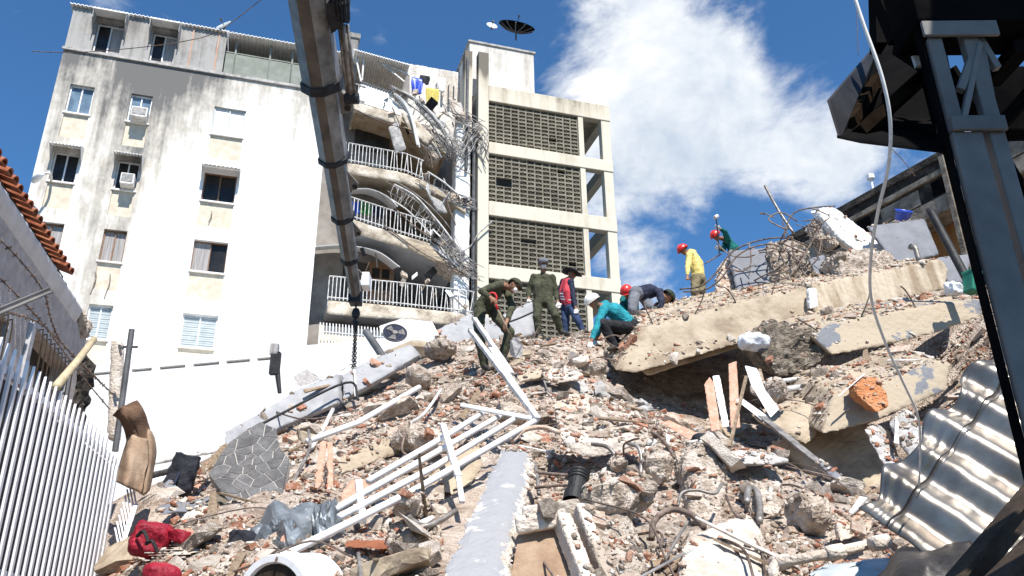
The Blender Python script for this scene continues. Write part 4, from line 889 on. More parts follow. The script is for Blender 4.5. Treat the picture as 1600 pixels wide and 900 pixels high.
q = MB(); q.prism([G(1330, 188, 5.05), G(1374, 60, 5.7), G(1400, 50, 5.7), G(1440, 25, 5.6), G(1475, 60, 5.3), G(1505, 205, 5.05)], V(0, .015, 0)); q.build('back_sheet', 'canopy_dark', gz)
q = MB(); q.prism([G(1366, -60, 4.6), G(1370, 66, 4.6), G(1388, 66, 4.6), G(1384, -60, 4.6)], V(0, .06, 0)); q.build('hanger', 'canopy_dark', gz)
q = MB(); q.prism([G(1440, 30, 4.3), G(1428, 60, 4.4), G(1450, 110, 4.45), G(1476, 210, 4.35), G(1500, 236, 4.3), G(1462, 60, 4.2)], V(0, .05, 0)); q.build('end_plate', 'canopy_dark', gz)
for (a, b, w_) in (((1340, 208, 4.3), (1448, 110, 4.6), .045), ((1358, 200, 4.4), (1450, 118, 4.7), .03), ((1330, 192, 4.4), (1372, 120, 5.2), .03), ((1400, 78, 5.0), (1448, 108, 4.6), .022)):
    q = MB(); q.bar(G(*a), G(*b), w_, .03); q.build('canopy_rib', 'rib_dark', gz)
q = MB(); q.tube(spline([G(1448, 122, 4.3), G(1462, 150, 4.25), G(1468, 210, 4.2)], 6), .008, 6); q.build('conduit', 'rust_brown', gz)
q = MB(); q.prism([G(1426, 85, 4.3), G(1437, 84, 4.3), G(1444, 102, 4.3), G(1432, 103, 4.3)], V(0, .012, 0)); q.build('name_plate', 'white_metal_dirty', gz)
q = MB(); q.box((2.55, .5, 4.6), (2.1, 1.2, .06)); q.build('shade_plate', 'canopy_dark', gz)  # unseen plate above the view, added to shade the column
for (x_, y_) in ((1.5, 1.05), (3.4, 1.05), (1.5, 0.)):
    q = MB(); q.bar(V(x_, y_, 4.57), V(x_, gY + .1, zu_ + .2), .035, .035); q.build('hanger', 'canopy_dark', gz)
for (a, b, w_) in (((1490, 905, 3.3), (1650, 715, 3.5), .085), ((1540, 920, 3.1), (1650, 810, 3.2), .1)):
    q = MB(); q.bar(U(*a), U(*b), w_, .02); q.bar(U(*a) + V(.03, .02, -.03), U(*b) + V(.03, .02, -.03), .02, .08); q.build('strut', 'rust_brown', gz)

# ------------------------------------------------------------------ old building on the right, behind the pile
r0, r1 = U(1480, 230, 17.03), U(1320, 320, 19.7); rd = V(r1.x - r0.x, r1.y - r0.y, 0).normalized(); rn = V(-rd.y, rd.x, 0)
if rn.dot(CAM - r0) < 0: rn = -rn
RO = V(r0.x, r0.y, 0)
def RW(s, v, z): return RO + rd * s + rn * v + V(0, 0, z)
old = thing('old_building', RW(-1, -3, 0), 'dark weathered building with orange wall panel behind the top of the pile, right', 'building')
def rbx(name, s0, s1, v0, v1, z0, z1, mat, par=None):
    q = MB(); vs = [RW(s, v, z) for s in (s0, s1) for v in (v0, v1) for z in (z0, z1)]
    q.add(vs, [(0, 1, 3, 2), (4, 6, 7, 5), (0, 4, 5, 1), (2, 3, 7, 6), (0, 2, 6, 4), (1, 5, 7, 3)]); return q.build(name, mat, par or old)
rbx('wall', -9, 5, -6, -.96, 0, 12.1, 'old_wall')
rbx('roof_edge', -9, 5.1, -6, .05, 12.3, 12.48, 'old_wall')
rbx('parapet', -9, 5, -.2, .0, 12.06, 12.3, 'old_wall')
rbx('band', -9, 5, -.9, .06, 11.92, 12.05, 'old_wall_pale')
rbx('balustrade', -9, 5, -.2, -.02, 11.4, 11.91, 'old_wall')
rbx('band', -9, 5, -.9, .08, 11.0, 11.38, 'old_wall_pale')
rbx('upper_wall', -9, 5, -.95, -.7, 5, 10.99, 'old_wall_pale')
def rs(px, py, v=-.68):
    p = hit(px, py, RW(0, v, 0), rn); return (p - RW(0, v, 0)).dot(rd), p.z
a, b = rs(1440, 350), rs(1506, 395); rbx('orange_panel', min(a[0], b[0]), max(a[0], b[0]), -.69, -.6, b[1] - 1.2, 10.98, 'orange_panel')
for px in (1484, 1550, 1580):
    s_, z_ = rs(px, 300, .1); rbx('drain_pipe', s_ - .06, s_ + .06, .02, .14, 4, 12.3, 'old_wall_pale')
for k in range(9):
    s_ = 4.4 - k * 1.45; rbx('balustrade_panel', s_ - .55, s_ + .55, -.019, .01, 11.46 + .03 * (k % 2), 11.85, 'canopy_dark' if k % 2 else 'old_wall_pale')
for k in range(6):
    s_ = 3.8 - k * 1.9; rbx('window', s_ - .5, s_ + .4, -.69, -.64, 8.6, 10.2, 'glass_dark')
t = thing('roof_antenna', RW(2.2, -.1, 12.48), 'small pale fitting on the roof edge of the dark building', 'antenna')
q = MB(); q.tube([RW(2.2, -.1, 12.48), RW(2.2, -.1, 12.9)], .03, 6); q.build('mast', 'white_metal', t)
q = MB(); q.lathe(RW(2.2, -.1, 12.9), [(0, -.12), (.1, -.05), (.1, .06), (0, .12)], 8); q.build('head', 'white_metal', t)
rbx2 = U(1560, 300, 14)
# ------------------------------------------------------------------ fallen slabs and beams
BK = V(.04, .90, .43)
def slab(pts, ext, mat, label, name='concrete_slab', cat='slab', **k):
    q = MB(); q.prism([U(*p) for p in pts], ext); return rock(q, name, mat, label=label, cat=cat, kind='thing', **k)
def facing(pts):
    a, b, c = U(*pts[0]), U(*pts[len(pts) // 3]), U(*pts[2 * len(pts) // 3]); n = (b - a).cross(c - a).normalized()
    return n if n.dot(CAM - a) > 0 else -n
s1 = [(958, 578, 12.7), (978, 548, 12.85), (1000, 512, 13.05), (1130, 478, 13.1), (1263, 447, 13.2), (1266, 505, 12.95), (1130, 545, 12.75), (992, 584, 12.6)]
o = slab(s1, BK * 3.4, 'concrete_tan', 'big tan concrete floor slab with torn left end below the yellow shirted worker', voxel=.032, chip=.65, bump=.008, base=2)
o = slab([(1000, 575, 12.9), (1262, 500, 13.15), (1262, 512, 13.15), (1010, 590, 12.9)], BK * 3.0 - V(0, 0, .1), 'concrete_tan', 'thin lower layer under the big tan slab', voxel=.05, chip=.6, bump=.01)
s1b = [(1268, 444, 13.25), (1400, 420, 13.3), (1470, 404, 13.35), (1483, 420, 13.35), (1480, 452, 13.25), (1400, 472, 13.15), (1290, 506, 13.0), (1272, 500, 13.0)]
o = slab(s1b, BK * 2.6, 'concrete_streaked', 'streaked tan slab end continuing the big slab to the right', voxel=.032, chip=.65, bump=.008, base=2)
s2 = [(1270, 527, 11.2), (1282, 512, 11.3), (1327, 499, 11.35), (1400, 486, 11.4), (1473, 474, 11.45), (1536, 464, 11.5), (1536, 494, 11.4), (1463, 521, 11.3), (1367, 544, 11.2), (1300, 555, 11.1)]
o = slab(s2, BK * 1.8, 'concrete_tan', 'cracked tan slab with grey paint patch, second down the right side', voxel=.03, chip=.65, bump=.008, base=2)
paint_side(o, facing(s2), 'flaked_grey', .7, 3.1, 1.0, 9)
o = slab([(1180, 548, 11.4), (1230, 512, 11.5), (1272, 516, 11.4), (1300, 556, 11.2), (1262, 580, 11.1), (1215, 590, 11.1)], BK * 1.4, 'concrete_dark', 'rough broken lump hanging at the left end of the cracked slab', voxel=.045, chip=1, bump=.06, coarse=.1, name='concrete_chunk', cat='concrete')  # darker rough aggregate, with the lump's shade put into its colour
s3 = [(1283, 680, 9.5), (1303, 613, 9.7), (1345, 600, 9.75), (1387, 597, 9.75), (1460, 563, 9.85), (1488, 567, 9.85), (1480, 612, 9.75), (1393, 648, 9.6), (1360, 662, 9.55)]
o = slab(s3, BK * 1.7, 'concrete_tan', 'tan beam with flaked grey paint under the orange broken brick', voxel=.027, chip=.45, bump=.006, base=2)
paint_side(o, facing(s3), 'flaked_grey', .7, 1.4, 1.3, 9)
o = slab([(1180, 660, 10.0), (1297, 617, 10.2), (1284, 682, 9.9), (1262, 700, 9.8)], BK * .6, 'concrete_tan', 'shaded tan slab corner at the back of the hollow', voxel=.05, chip=.7)
o = slab([(1215, 690, 10.4), (1300, 650, 10.5), (1400, 670, 10.4), (1420, 760, 10.0), (1300, 770, 9.9)], V(0, .5, .1), 'concrete_tan', 'upright tan panel in deep shade inside the hollow', voxel=.06, chip=.5)
o = slab([(1345, 668, 9.0), (1365, 662, 9.1), (1405, 735, 8.4), (1398, 752, 8.3), (1380, 735, 8.4)], V(.25, .35, .1), 'concrete_grey', 'leaning grey slab sliver inside the hollow', voxel=.03, chip=.7)
o = slab([(1385, 660, 8.9), (1420, 635, 9.1), (1450, 680, 8.6), (1420, 720, 8.3)], V(.2, .4, .1), 'concrete_grey', 'leaning grey slab beside the edge of the corrugated sheet', voxel=.035, chip=.7)
o = slab([(1205, 606, 10.6), (1400, 580, 10.8), (1402, 588, 10.8), (1206, 616, 10.6)], V(.02, .1, .02), 'white_metal_dirty', 'upper of two long pale beams in the hollow under the cracked slab', voxel=.02, chip=.3, bump=.002, name='beam', cat='beam')
o = slab([(1200, 594, 11.0), (1412, 567, 10.7), (1412, 575, 10.7), (1200, 601, 11.0)], V(.02, .1, .02), 'white_metal_dirty', 'lower of two long pale beams, its bright end under the white rope', voxel=.02, chip=.3, bump=.002, name='beam', cat='beam')
def stubs(o, spots, seed):
    r = random.Random(seed)
    for (px, py, Y, dx, dz) in spots:
        a = U(px, py, Y); m_ = a + V(dx * .25, -.10, dz * .22); b = m_ + V(dx * r.uniform(.05, .25), r.uniform(-.12, .05), dz * .2 - r.uniform(.0, .18)); q = MB(); q.tube(spline([a + V(0, .25, 0), a, m_, b], 5), .011, 6); q.build('rebar_stub', 'rebar', o)
stubs(bpy.data.objects['concrete_slab'], [(966, 566, 12.8, -1, .2), (976, 550, 12.9, -1, .5), (986, 535, 13.0, -1, .4), (1020, 508, 13.1, -.4, 1), (1085, 492, 13.1, .5, 1), (1150, 474, 13.15, -.6, 1), (1205, 462, 13.2, .3, 1)], 4)
stubs(o, [(1285, 530, 11.3, -1, .2), (1280, 520, 11.3, -1, .6), (1345, 496, 11.4, .4, 1), (1430, 482, 11.5, -.5, 1)], 6)
# top of the pile, right
s4 = [(1279, 331, 15.6), (1302, 323, 15.7), (1337, 346, 15.5), (1388, 386, 15.2), (1394, 402, 15.1), (1345, 397, 15.1), (1318, 375, 15.2), (1296, 352, 15.4)]
o = slab(s4, V(-.1, .35, .2), 'plaster_white', 'white plastered slab tilted against the sky on top of the pile', voxel=.035, chip=.9, bump=.02, coarse=.03)
o = slab([(1278, 336, 15.75), (1294, 352, 15.55), (1315, 378, 15.3), (1300, 388, 15.4), (1278, 372, 15.6), (1268, 350, 15.8)], V(.0, .5, .1), 'concrete_rough', 'ragged grey broken edge under the white tilted slab', voxel=.035, chip=1, bump=.06, coarse=.08, name='concrete_chunk', cat='concrete')
slab([(1355, 353, 14.9), (1446, 341, 14.9), (1470, 398, 14.6), (1405, 413, 14.5), (1385, 396, 14.6)], V(.03, .15, .05), 'paint_grey', 'large smooth grey wall panel standing below the blue bucket', voxel=.03, chip=.5, bump=.004, name='partition_slab', cat='panel')
slab([(1462, 402, 13.9), (1520, 396, 13.9), (1512, 442, 13.7), (1482, 446, 13.7)], V(.03, .15, .05), 'paint_grey', 'small grey wall panel beside the dark leaning pipe', voxel=.03, chip=.5, bump=.004, name='partition_slab', cat='panel')
slab([(1137, 391, 15.8), (1198, 387, 15.8), (1213, 446, 15.4), (1152, 462, 15.3)], V(.03, .18, .05), 'paint_grey', 'square grey wall panel wrapped in bent rebar near the green shirted worker', voxel=.03, chip=.4, bump=.003, name='partition_slab', cat='panel')
slab([(1263, 404, 15.0), (1291, 396, 15.1), (1290, 425, 14.9), (1275, 434, 14.8)], V(.03, .15, .05), 'paint_grey', 'small grey wall panel propped under the white tilted slab', voxel=.03, chip=.5, bump=.004, name='partition_slab', cat='panel')
slab([(1200, 380, 15.7), (1230, 372, 15.8), (1266, 385, 15.6), (1266, 440, 15.2), (1215, 452, 15.1)], V(.0, .8, .1), 'concrete_rough', 'crumbled concrete mass behind the rebar tangle', voxel=.045, chip=1, bump=.07, coarse=.12, name='concrete_chunk', cat='concrete')
slab([(1126, 415, 16.0), (1140, 400, 16.0), (1152, 462, 15.6), (1120, 470, 15.6)], V(.0, .5, .1), 'brick_dusty', 'broken brick pier at the left edge of the square grey panel', voxel=.035, chip=1, bump=.05, coarse=.06, name='brick_pier', cat='masonry')
slab([(1300, 400, 14.2), (1350, 385, 14.4), (1400, 400, 14.2), (1405, 425, 13.9), (1320, 432, 13.9)], V(.0, .8, .2), 'concrete_rough', 'heap of crumbled mortar below the white tilted slab', voxel=.045, chip=1, bump=.06, coarse=.1, name='concrete_chunk', cat='concrete')
slab([(1264, 452, 12.85), (1277, 450, 12.85), (1280, 480, 12.75), (1265, 484, 12.75)], V(.02, .2, .1), 'plaster_white', 'small white block standing on the big tan slab', voxel=.02, chip=.6, name='plaster_block', cat='block')
# left flank: grey painted slabs
L1 = [(343, 712, 11.3), (349, 674, 11.6), (400, 647, 12.1), (458, 611, 12.7), (501, 593, 13.1), (530, 582, 13.3), (528, 630, 12.9), (437, 668, 12.2), (400, 690, 11.9)]
slab(L1, V(.05, .28, .06), 'paint_grey_light', 'long smooth grey wall slab lying along the left slope', voxel=.028, chip=.5, bump=.003, base=2, name='wall_slab')
slab([(530, 584, 13.2), (575, 562, 13.6), (640, 536, 14.0), (655, 556, 13.9), (590, 594, 13.3), (535, 626, 12.9)], V(.05, .3, .06), 'paint_grey_light', 'grey wall slab piece under the crane chains', voxel=.04, chip=.5, bump=.004, name='wall_slab')
slab([(612, 575, 16.0), (660, 525, 16.4), (735, 487, 17.0), (770, 497, 17.1), (832, 468, 17.5), (836, 522, 17.2), (790, 540, 16.9), (740, 545, 16.7), (680, 560, 16.3)], V(.05, .28, .06), 'paint_grey_light', 'pale grey wall slab standing behind the two olive uniformed men', voxel=.045, chip=.5, bump=.004, name='wall_slab')
t = thing('metal_box', U(500, 600, 13.4), 'white sheet metal box lying on the grey slab under the crane', 'box')
q = MB(); q.prism([U(479, 578, 13.4), U(513, 546, 13.8), U(545, 570, 13.7), U(510, 596, 13.3)], V(.04, .2, .1)); q.build('lid', 'white_metal', t, bevel=.02)
q = MB(); q.prism([U(458, 588, 13.2), U(478, 578, 13.35), U(494, 596, 13.2), U(467, 605, 13.0)], V(.03, .15, .08)); q.build('end_panel', 'curtain', t, bevel=.01)
q = MB(); q.prism([U(513, 546, 13.8), U(545, 570, 13.7), U(548, 590, 13.6), U(512, 597, 13.3)], V(.05, .1, -.05)); q.build('side_panel', 'white_metal_dirty', t, bevel=.01)
slab([(520, 748, 8.0), (520, 716, 8.1), (573, 690, 8.4), (592, 702, 8.4), (574, 730, 8.2)], V(.55, .75, .42), 'concrete_tan', 'tan beam stub pointing up the slope beside the pink boards', voxel=.03, chip=.8, name='beam', cat='beam')
slab([(608, 806, 6.6), (655, 766, 6.9), (700, 718, 7.3), (742, 712, 7.4), (742, 772, 7.0), (715, 790, 6.8), (650, 802, 6.65)], V(.1, .45, .3), 'concrete_tan', 'tan slab in the shade of the white railing', voxel=.035, chip=.8, bump=.01)
cA = [(668, 920, 4.25), (768, 920, 4.25), (826, 712, 6.9), (800, 695, 7.05), (776, 702, 7.0)]
o = slab(cA, U(806, 920, 4.5) - U(768, 920, 4.25), 'concrete_pale', 'long pale concrete column lying towards the camera at the bottom centre', voxel=.03, chip=.75, bump=.012, name='concrete_column', cat='column')
paint_side(o, facing(cA), 'flaked_light', .8, 2.2, 1.6, 9)
t = thing('framed_panel', U(860, 905, 4.6), 'grooved pale frame around a brown board beside the fallen column', 'panel')
q = MB(); q.prism([U(796, 915, 4.75), U(812, 828, 5.1), U(880, 814, 5.1), U(912, 915, 4.75)], V(.02, .06, .02)); q.build('board', 'cloth_brown', t)
for (a, b, w_, d_) in (((806, 822, 5.0), (886, 808, 5.0), .085, .10), ((816, 808, 5.15), (908, 795, 5.15), .05, .12), ((878, 812, 5.0), (917, 915, 4.65), .085, .12), ((905, 797, 5.12), (950, 915, 4.75), .07, .12)):
    q = MB(); q.bar(U(*a), U(*b), w_, d_); rock(q, 'frame_member', 'concrete_pale', t, voxel=.012, chip=.35, bump=.003, base=2)
slab([(905, 790, 5.3), (917, 747, 5.9), (938, 760, 5.9), (969, 796, 5.6), (987, 836, 5.3), (1015, 910, 4.8), (945, 910, 4.7), (925, 850, 4.95)], V(.06, .35, .12), 'concrete_rough', 'jagged pale concrete block right of the grooved frame', voxel=.026, chip=1, bump=.03, coarse=.05, name='concrete_chunk', cat='concrete')
slab([(868, 671, 7.4), (905, 688, 7.35), (960, 686, 7.35), (1028, 684, 7.4), (1022, 700, 7.35), (985, 706, 7.3), (940, 719, 7.3), (905, 716, 7.3), (880, 700, 7.35)], V(.0, .85, .50), 'concrete_pale', 'flat pale slab with drooping rebar in the middle of the slope', voxel=.032, chip=.9, bump=.015)
slab([(1072, 722, 6.6), (1092, 700, 6.75), (1118, 694, 6.8), (1136, 712, 6.75), (1142, 770, 6.4), (1132, 828, 6.1), (1078, 820, 6.1)], V(.0, .4, .12), 'concrete_rough', 'upright broken concrete stub near the rebar loop', voxel=.026, chip=1, bump=.03, coarse=.05, name='concrete_chunk', cat='concrete')
o = slab([(1055, 905, 4.5), (1062, 854, 4.85), (1070, 836, 5.0), (1120, 815, 5.3), (1171, 795, 5.6), (1192, 825, 5.35), (1203, 886, 4.85), (1204, 905, 4.7)], V(.04, .2, -.15), 'concrete_pale', 'flat pale plaster slab at the bottom edge right of centre', voxel=.026, chip=.9, bump=.012)
slab([(1145, 708, 7.2), (1152, 702, 7.3), (1200, 706, 7.25), (1234, 708, 7.25), (1236, 724, 7.15), (1190, 727, 7.1), (1148, 729, 7.1)], V(.0, .4, .08), 'concrete_grey', 'narrow grey slab lying level below the clay boards', voxel=.022, chip=.8, bump=.01)
slab([(1168, 782, 6.2), (1185, 755, 6.4), (1218, 757, 6.4), (1232, 790, 6.1), (1215, 812, 6.0), (1180, 812, 6.0)], V(.0, .35, .1), 'concrete_rough', 'rounded concrete lump with a thick bent conduit over it', voxel=.026, chip=1, bump=.03, coarse=.05, name='concrete_chunk', cat='concrete')
slab([(805, 585, 11.2), (850, 570, 11.4), (866, 573, 11.3), (842, 592, 11.1), (808, 598, 11.0)], V(.05, .2, .05), 'concrete_tan', 'smooth tan shard on the slope below the shovel', voxel=.025, chip=.8)
slab([(845, 585, 11.0), (880, 578, 11.1), (905, 580, 11.0), (918, 597, 10.8), (848, 600, 10.8)], V(.0, .35, .2), 'concrete_pale', 'thick pale shard beside the smooth tan one', voxel=.025, chip=.9, bump=.015)
slab([(860, 636, 9.2), (890, 620, 9.5), (925, 628, 9.4), (930, 648, 9.1), (895, 655, 9.0)], V(.0, .4, .2), 'brick_dusty', 'slab of plastered brickwork above the flat pale slab', voxel=.025, chip=1, bump=.025, coarse=.03, name='brickwork_piece', cat='masonry')
slab([(236, 790, 7.6), (300, 780, 7.7), (370, 768, 7.9), (365, 785, 7.7), (300, 800, 7.5), (240, 808, 7.4)], V(.05, .4, .1), 'paint_grey', 'grey painted board slab above the red bag', voxel=.03, chip=.7, bump=.005, name='wall_slab')
slab([(232, 770, 8.2), (290, 715, 8.8), (300, 745, 8.6), (255, 790, 8.0)], V(.05, .15, .05), 'paint_grey', 'dark grey sheet leaning beside the black bag', voxel=.03, chip=.4, bump=.004, name='wall_slab')
slab([(1275, 722, 7.5), (1290, 722, 7.5), (1332, 756, 7.2), (1310, 757, 7.15)], V(.03, .15, .03), 'paint_grey', 'grey strip of slab at the lip of the hollow', voxel=.02, chip=.5)
slab([(1306, 815, 5.3), (1350, 795, 5.6), (1368, 812, 5.4), (1368, 832, 5.3), (1312, 850, 5.15)], V(.05, .2, .05), 'brick_dusty', 'block of brickwork next to the lower edge of the corrugated sheet', voxel=.02, chip=.8, bump=.01, name='brickwork_piece', cat='masonry')
slab([(1338, 602, 9.35), (1350, 590, 9.4), (1368, 588, 9.45), (1386, 612, 9.4), (1393, 632, 9.3), (1372, 646, 9.2), (1340, 618, 9.3)], V(-.02, .25, .08), 'clay_raw', 'bright orange broken hollow brick on the flaked beam', voxel=.018, chip=.9, bump=.02, coarse=.03, name='hollow_brick', cat='brick')
for (pts, mt, lb) in (([(215, 722, 9.6), (335, 700, 10.2), (336, 708, 10.2), (216, 731, 9.6)], 'white_metal_dirty', 'pale beam lying at the foot of the white annex wall'), ([(210, 742, 9.4), (300, 722, 9.9), (301, 733, 9.9), (211, 754, 9.4)], 'tarp_dark', 'dark beam lying at the foot of the white annex wall'), ([(300, 735, 9.0), (345, 690, 9.8), (356, 696, 9.8), (312, 745, 9.0)], 'wood', 'pale plank leaning beside the black bag'), ([(330, 742, 8.6), (356, 690, 9.4), (366, 694, 9.4), (342, 750, 8.6)], 'white_metal_dirty', 'white strip leaning behind the crazy paving')):
    slab(pts, V(.03, .12, .03), mt, lb, voxel=.02, chip=.4, bump=.002, name='beam', cat='beam')
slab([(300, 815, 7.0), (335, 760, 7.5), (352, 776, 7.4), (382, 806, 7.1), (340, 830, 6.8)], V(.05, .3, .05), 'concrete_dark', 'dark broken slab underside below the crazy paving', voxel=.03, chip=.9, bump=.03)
slab([(262, 818, 6.9), (300, 800, 7.1), (345, 812, 7.0), (330, 840, 6.7), (270, 850, 6.6)], V(.0, .35, .15), 'concrete_pale', 'pale broken slab beside the red cloth', voxel=.025, chip=.9, bump=.015)
slab([(210, 868, 5.9), (300, 856, 6.0), (350, 866, 5.9), (300, 882, 5.7), (215, 884, 5.7)], V(.0, .3, .12), 'concrete_pale', 'flat pale slab lying below the red bag', voxel=.022, chip=.9, bump=.015)
# extra anonymous lumps traced from the picture
for i, (px, py, Y, rx, rz_, lb) in enumerate(((965, 727, 6.9, .13, .12, 'cobble sized concrete lump hanging under the flat pale slab, left one'), (1022, 733, 6.8, .13, .15, 'cobble sized concrete lump hanging under the flat pale slab, right one'), (937, 575, 10.9, .12, .1, 'small concrete lump near the crouching man'),
                                      (665, 690, 8.3, .22, .14, 'rounded mortar lump beside the tan beam stub'), (940, 780, 5.6, .2, .14, 'pale lump behind the jagged block'), (800, 650, 8.8, .16, .1, 'rubbly lump above the top of the fallen column'),
                                      (995, 770, 6.0, .16, .12, 'tan lump left of the rebar loop'), (1200, 610, 10.0, .2, .12, 'lump at the mouth of the hollow'), (690, 545, 14.0, .3, .18, 'heap of mortar behind the digging man'), (655, 590, 12.4, .2, .1, 'pale lump left of the digging man'),
                                      (640, 690, 8.6, .2, .1, 'grey lump behind the white railing'), (1255, 800, 5.9, .16, .12, 'lump above the rusty pipe'), (640, 850, 5.5, .14, .1, 'lump left of the fallen column'), (640, 790, 6.3, .12, .1, 'lump under the railing post'))):
    q = MB(); p = U(px, py, Y); n = 9
    q.lathe(p, [(0.0, -rz_)] + [(rx * math.cos(a), rz_ * math.sin(a)) for a in np.linspace(-1.2, 1.2, 7)] + [(0.0, rz_)], n, (.2, -.1, 1)); rock(q, 'concrete_chunk', 'concrete_rough', voxel=.022, chip=.3, bump=.03, coarse=.12, label=lb, cat='concrete')

# crazy-paved slab: each stone a piece
cpz = [(326, 741, 7.5), (345, 712, 7.65), (360, 692, 7.75), (387, 673, 7.85), (407, 660, 7.9), (432, 673, 7.85), (438, 703, 7.7), (452, 719, 7.6), (441, 771, 7.35), (421, 809, 7.15), (383, 802, 7.2), (353, 775, 7.3)]
P3 = [U(*p) for p in cpz]; nrm = facing(cpz); cen = sum(P3, V(0, 0, 0)) / len(P3)
ex = (V(1, 0, 0) - nrm * nrm.x).normalized(); ey = nrm.cross(ex); poly2 = [((p - cen).dot(ex), (p - cen).dot(ey)) for p in P3]
flat = [cen + ex * a + ey * b for a, b in poly2]
cpv = thing('paved_slab', min(P3, key=lambda p: p.z), 'slab of dark crazy paving standing on edge, pale joints', 'slab')
q = MB(); q.prism(flat, -nrm * .1); q.build('bed', 'stone_grout', cpv, bevel=.008)
def clip(poly, a, b, c):
    out = []
    for i in range(len(poly)):
        p, r = poly[i], poly[(i + 1) % len(poly)]; dp, dr = a * p[0] + b * p[1] - c, a * r[0] + b * r[1] - c
        if dp <= 0: out.append(p)
        if dp * dr < 0: s_ = dp / (dp - dr); out.append((p[0] + (r[0] - p[0]) * s_, p[1] + (r[1] - p[1]) * s_))
    return out
rs_ = random.Random(5); xs = [p[0] for p in poly2]; ys = [p[1] for p in poly2]; seeds = []
seeds_r = {}
while len(seeds) < 70:
    c = (rs_.uniform(min(xs), max(xs)), rs_.uniform(min(ys), max(ys)))
    if all((c[0] - s[0]) ** 2 + (c[1] - s[1]) ** 2 > rs_.choice((.035, .05, .09, .10)) ** 2 for s in seeds): seeds.append(c)
for i, s in enumerate(seeds):
    cell = poly2[:]
    ar = sum(cell[k][0] * cell[(k + 1) % len(cell)][1] - cell[(k + 1) % len(cell)][0] * cell[k][1] for k in range(len(cell)))
    for j, t2 in enumerate(seeds):
        if i == j or not cell: continue
        dx, dy = t2[0] - s[0], t2[1] - s[1]; L_ = math.hypot(dx, dy); a, b = dx / L_, dy / L_
        cell = clip(cell, a, b, a * (s[0] + t2[0]) / 2 + b * (s[1] + t2[1]) / 2 - .004)
    if len(cell) < 3: continue
    h_ = rs_.uniform(.002, .006); q = MB(); q.prism([cen + ex * a + ey * b - nrm * .01 for a, b in cell], nrm * (h_ + .01)); q.build('paving_stone', 'stone_flag', cpv)

# ------------------------------------------------------------------ metal, pipes and boards in the pile
def tubething(name, pts, r, mat, label, cat, n=7, k=7, smooth=True):
    q = MB(); q.tube(spline([U(*p) for p in pts], k), r, n); return q.build(name, mat, smooth=smooth, label=label, cat=cat)
rl = thing('railing', U(560, 815, 6.0), 'white tubular balcony railing thrown across the slope', 'railing')
for pts in ([(443, 868, 5.25), (640, 770, 6.3), (839, 656, 7.7)], [(530, 808, 5.9), (680, 729, 6.8), (806, 653, 7.85)], [(524, 796, 6.1), (660, 719, 6.95), (781, 650, 8.0)], [(575, 752, 6.6), (690, 685, 7.3), (755, 645, 8.1)], [(480, 690, 9.2), (560, 660, 9.8), (655, 605, 11.0)]):
    q = MB(); q.tube([U(*p) for p in pts], .026 if pts[0][0] != 480 else .035, 10); q.build('rail', 'white_metal', rl, smooth=True)
for (a, b, w_) in (((692, 664, 7.3), (716, 745, 6.6), .05), ((560, 752, 6.5), (567, 815, 5.95), .05), ((721, 633, 8.1), (841, 656, 7.7), .05), ((735, 517, 9.3), (838, 652, 7.68), .055), ((741, 498, 9.6), (800, 585, 8.6), .055), ((766, 545, 8.9), (840, 655, 7.65), .055), ((716, 745, 6.62), (722, 785, 6.4), .04)):
    q = MB(); q.bar(U(*a), U(*b), w_, w_ * .8); q.build('post', 'white_metal_dirty' if b[0] in (838, 800, 840) and a[0] > 730 else 'white_metal', rl, bevel=.006)  # duller metal puts the shadow side of the leaning posts into colour
    if a[1] < 560:
        q = MB(); d_ = (U(*a) - U(*b)).normalized(); q.bar(U(*a) + d_ * .001, U(*a) + d_ * .02, w_ * .9, w_ * .7); q.build('post_end', 'black_rubber', rl)
t_specs = [('clay_board', [(497, 690, 7.7), (509, 688, 7.7), (496, 788, 7.0), (485, 782, 7.0)], 'clay_board', 'left of two slim pinkish boards standing upright in the rubble'), ('clay_board', [(508, 690, 7.75), (518, 690, 7.75), (518, 790, 7.05), (508, 788, 7.05)], 'clay_board', 'right of two slim pinkish boards standing upright in the rubble'),
           ('clay_board', [(1099, 600, 8.9), (1108, 587, 9.0), (1116, 600, 8.95), (1126, 672, 8.4), (1110, 675, 8.4)], 'clay_board', 'leftmost of three upright clay boards below the big slab'), ('plaster_board', [(1112, 587, 9.05), (1124, 585, 9.1), (1140, 667, 8.5), (1128, 669, 8.5)], 'plaster_white', 'white board standing between two upright clay boards'), ('clay_board', [(1137, 568, 9.15), (1151, 563, 9.2), (1157, 669, 8.5), (1140, 670, 8.5)], 'clay_board', 'rightmost of the upright clay boards below the big slab'),
           ('clay_board', [(1030, 660, 8.6), (1045, 656, 8.7), (1098, 680, 8.2), (1080, 690, 8.1)], 'clay_board', 'flat clay board lying left of the upright boards'), ('wood_board', [(536, 846, 5.5), (556, 842, 5.55), (612, 845, 5.5), (600, 860, 5.35), (534, 856, 5.4)], 'wood_red', 'short red brown board beside the dented tank'),
           ('clay_board', [(530, 770, 6.9), (545, 750, 7.1), (578, 748, 7.1), (572, 778, 6.85), (528, 792, 6.7)], 'clay_board', 'pale pink tile slab behind the railing foot'), ('wood_board', [(712, 655, 8.1), (752, 596, 9.2), (760, 600, 9.2), (722, 662, 8.1)], 'wood', 'grey brown plank under the top bar of the railing')]
for (nm, pts, mt, lb) in t_specs:
    q = MB(); q.prism([U(*p) for p in pts], V(.02, .05, .01)); rock(q, nm, mt, voxel=.012, chip=.5, bump=.003, label=lb, cat='board', collide=False)
q = MB(); q.bar(U(1166, 588, 8.7), U(1140, 698, 8.0), .03, .02); q.build('wood_stick', 'wood', label='thin wooden stick leaning on the right clay board', cat='stick')
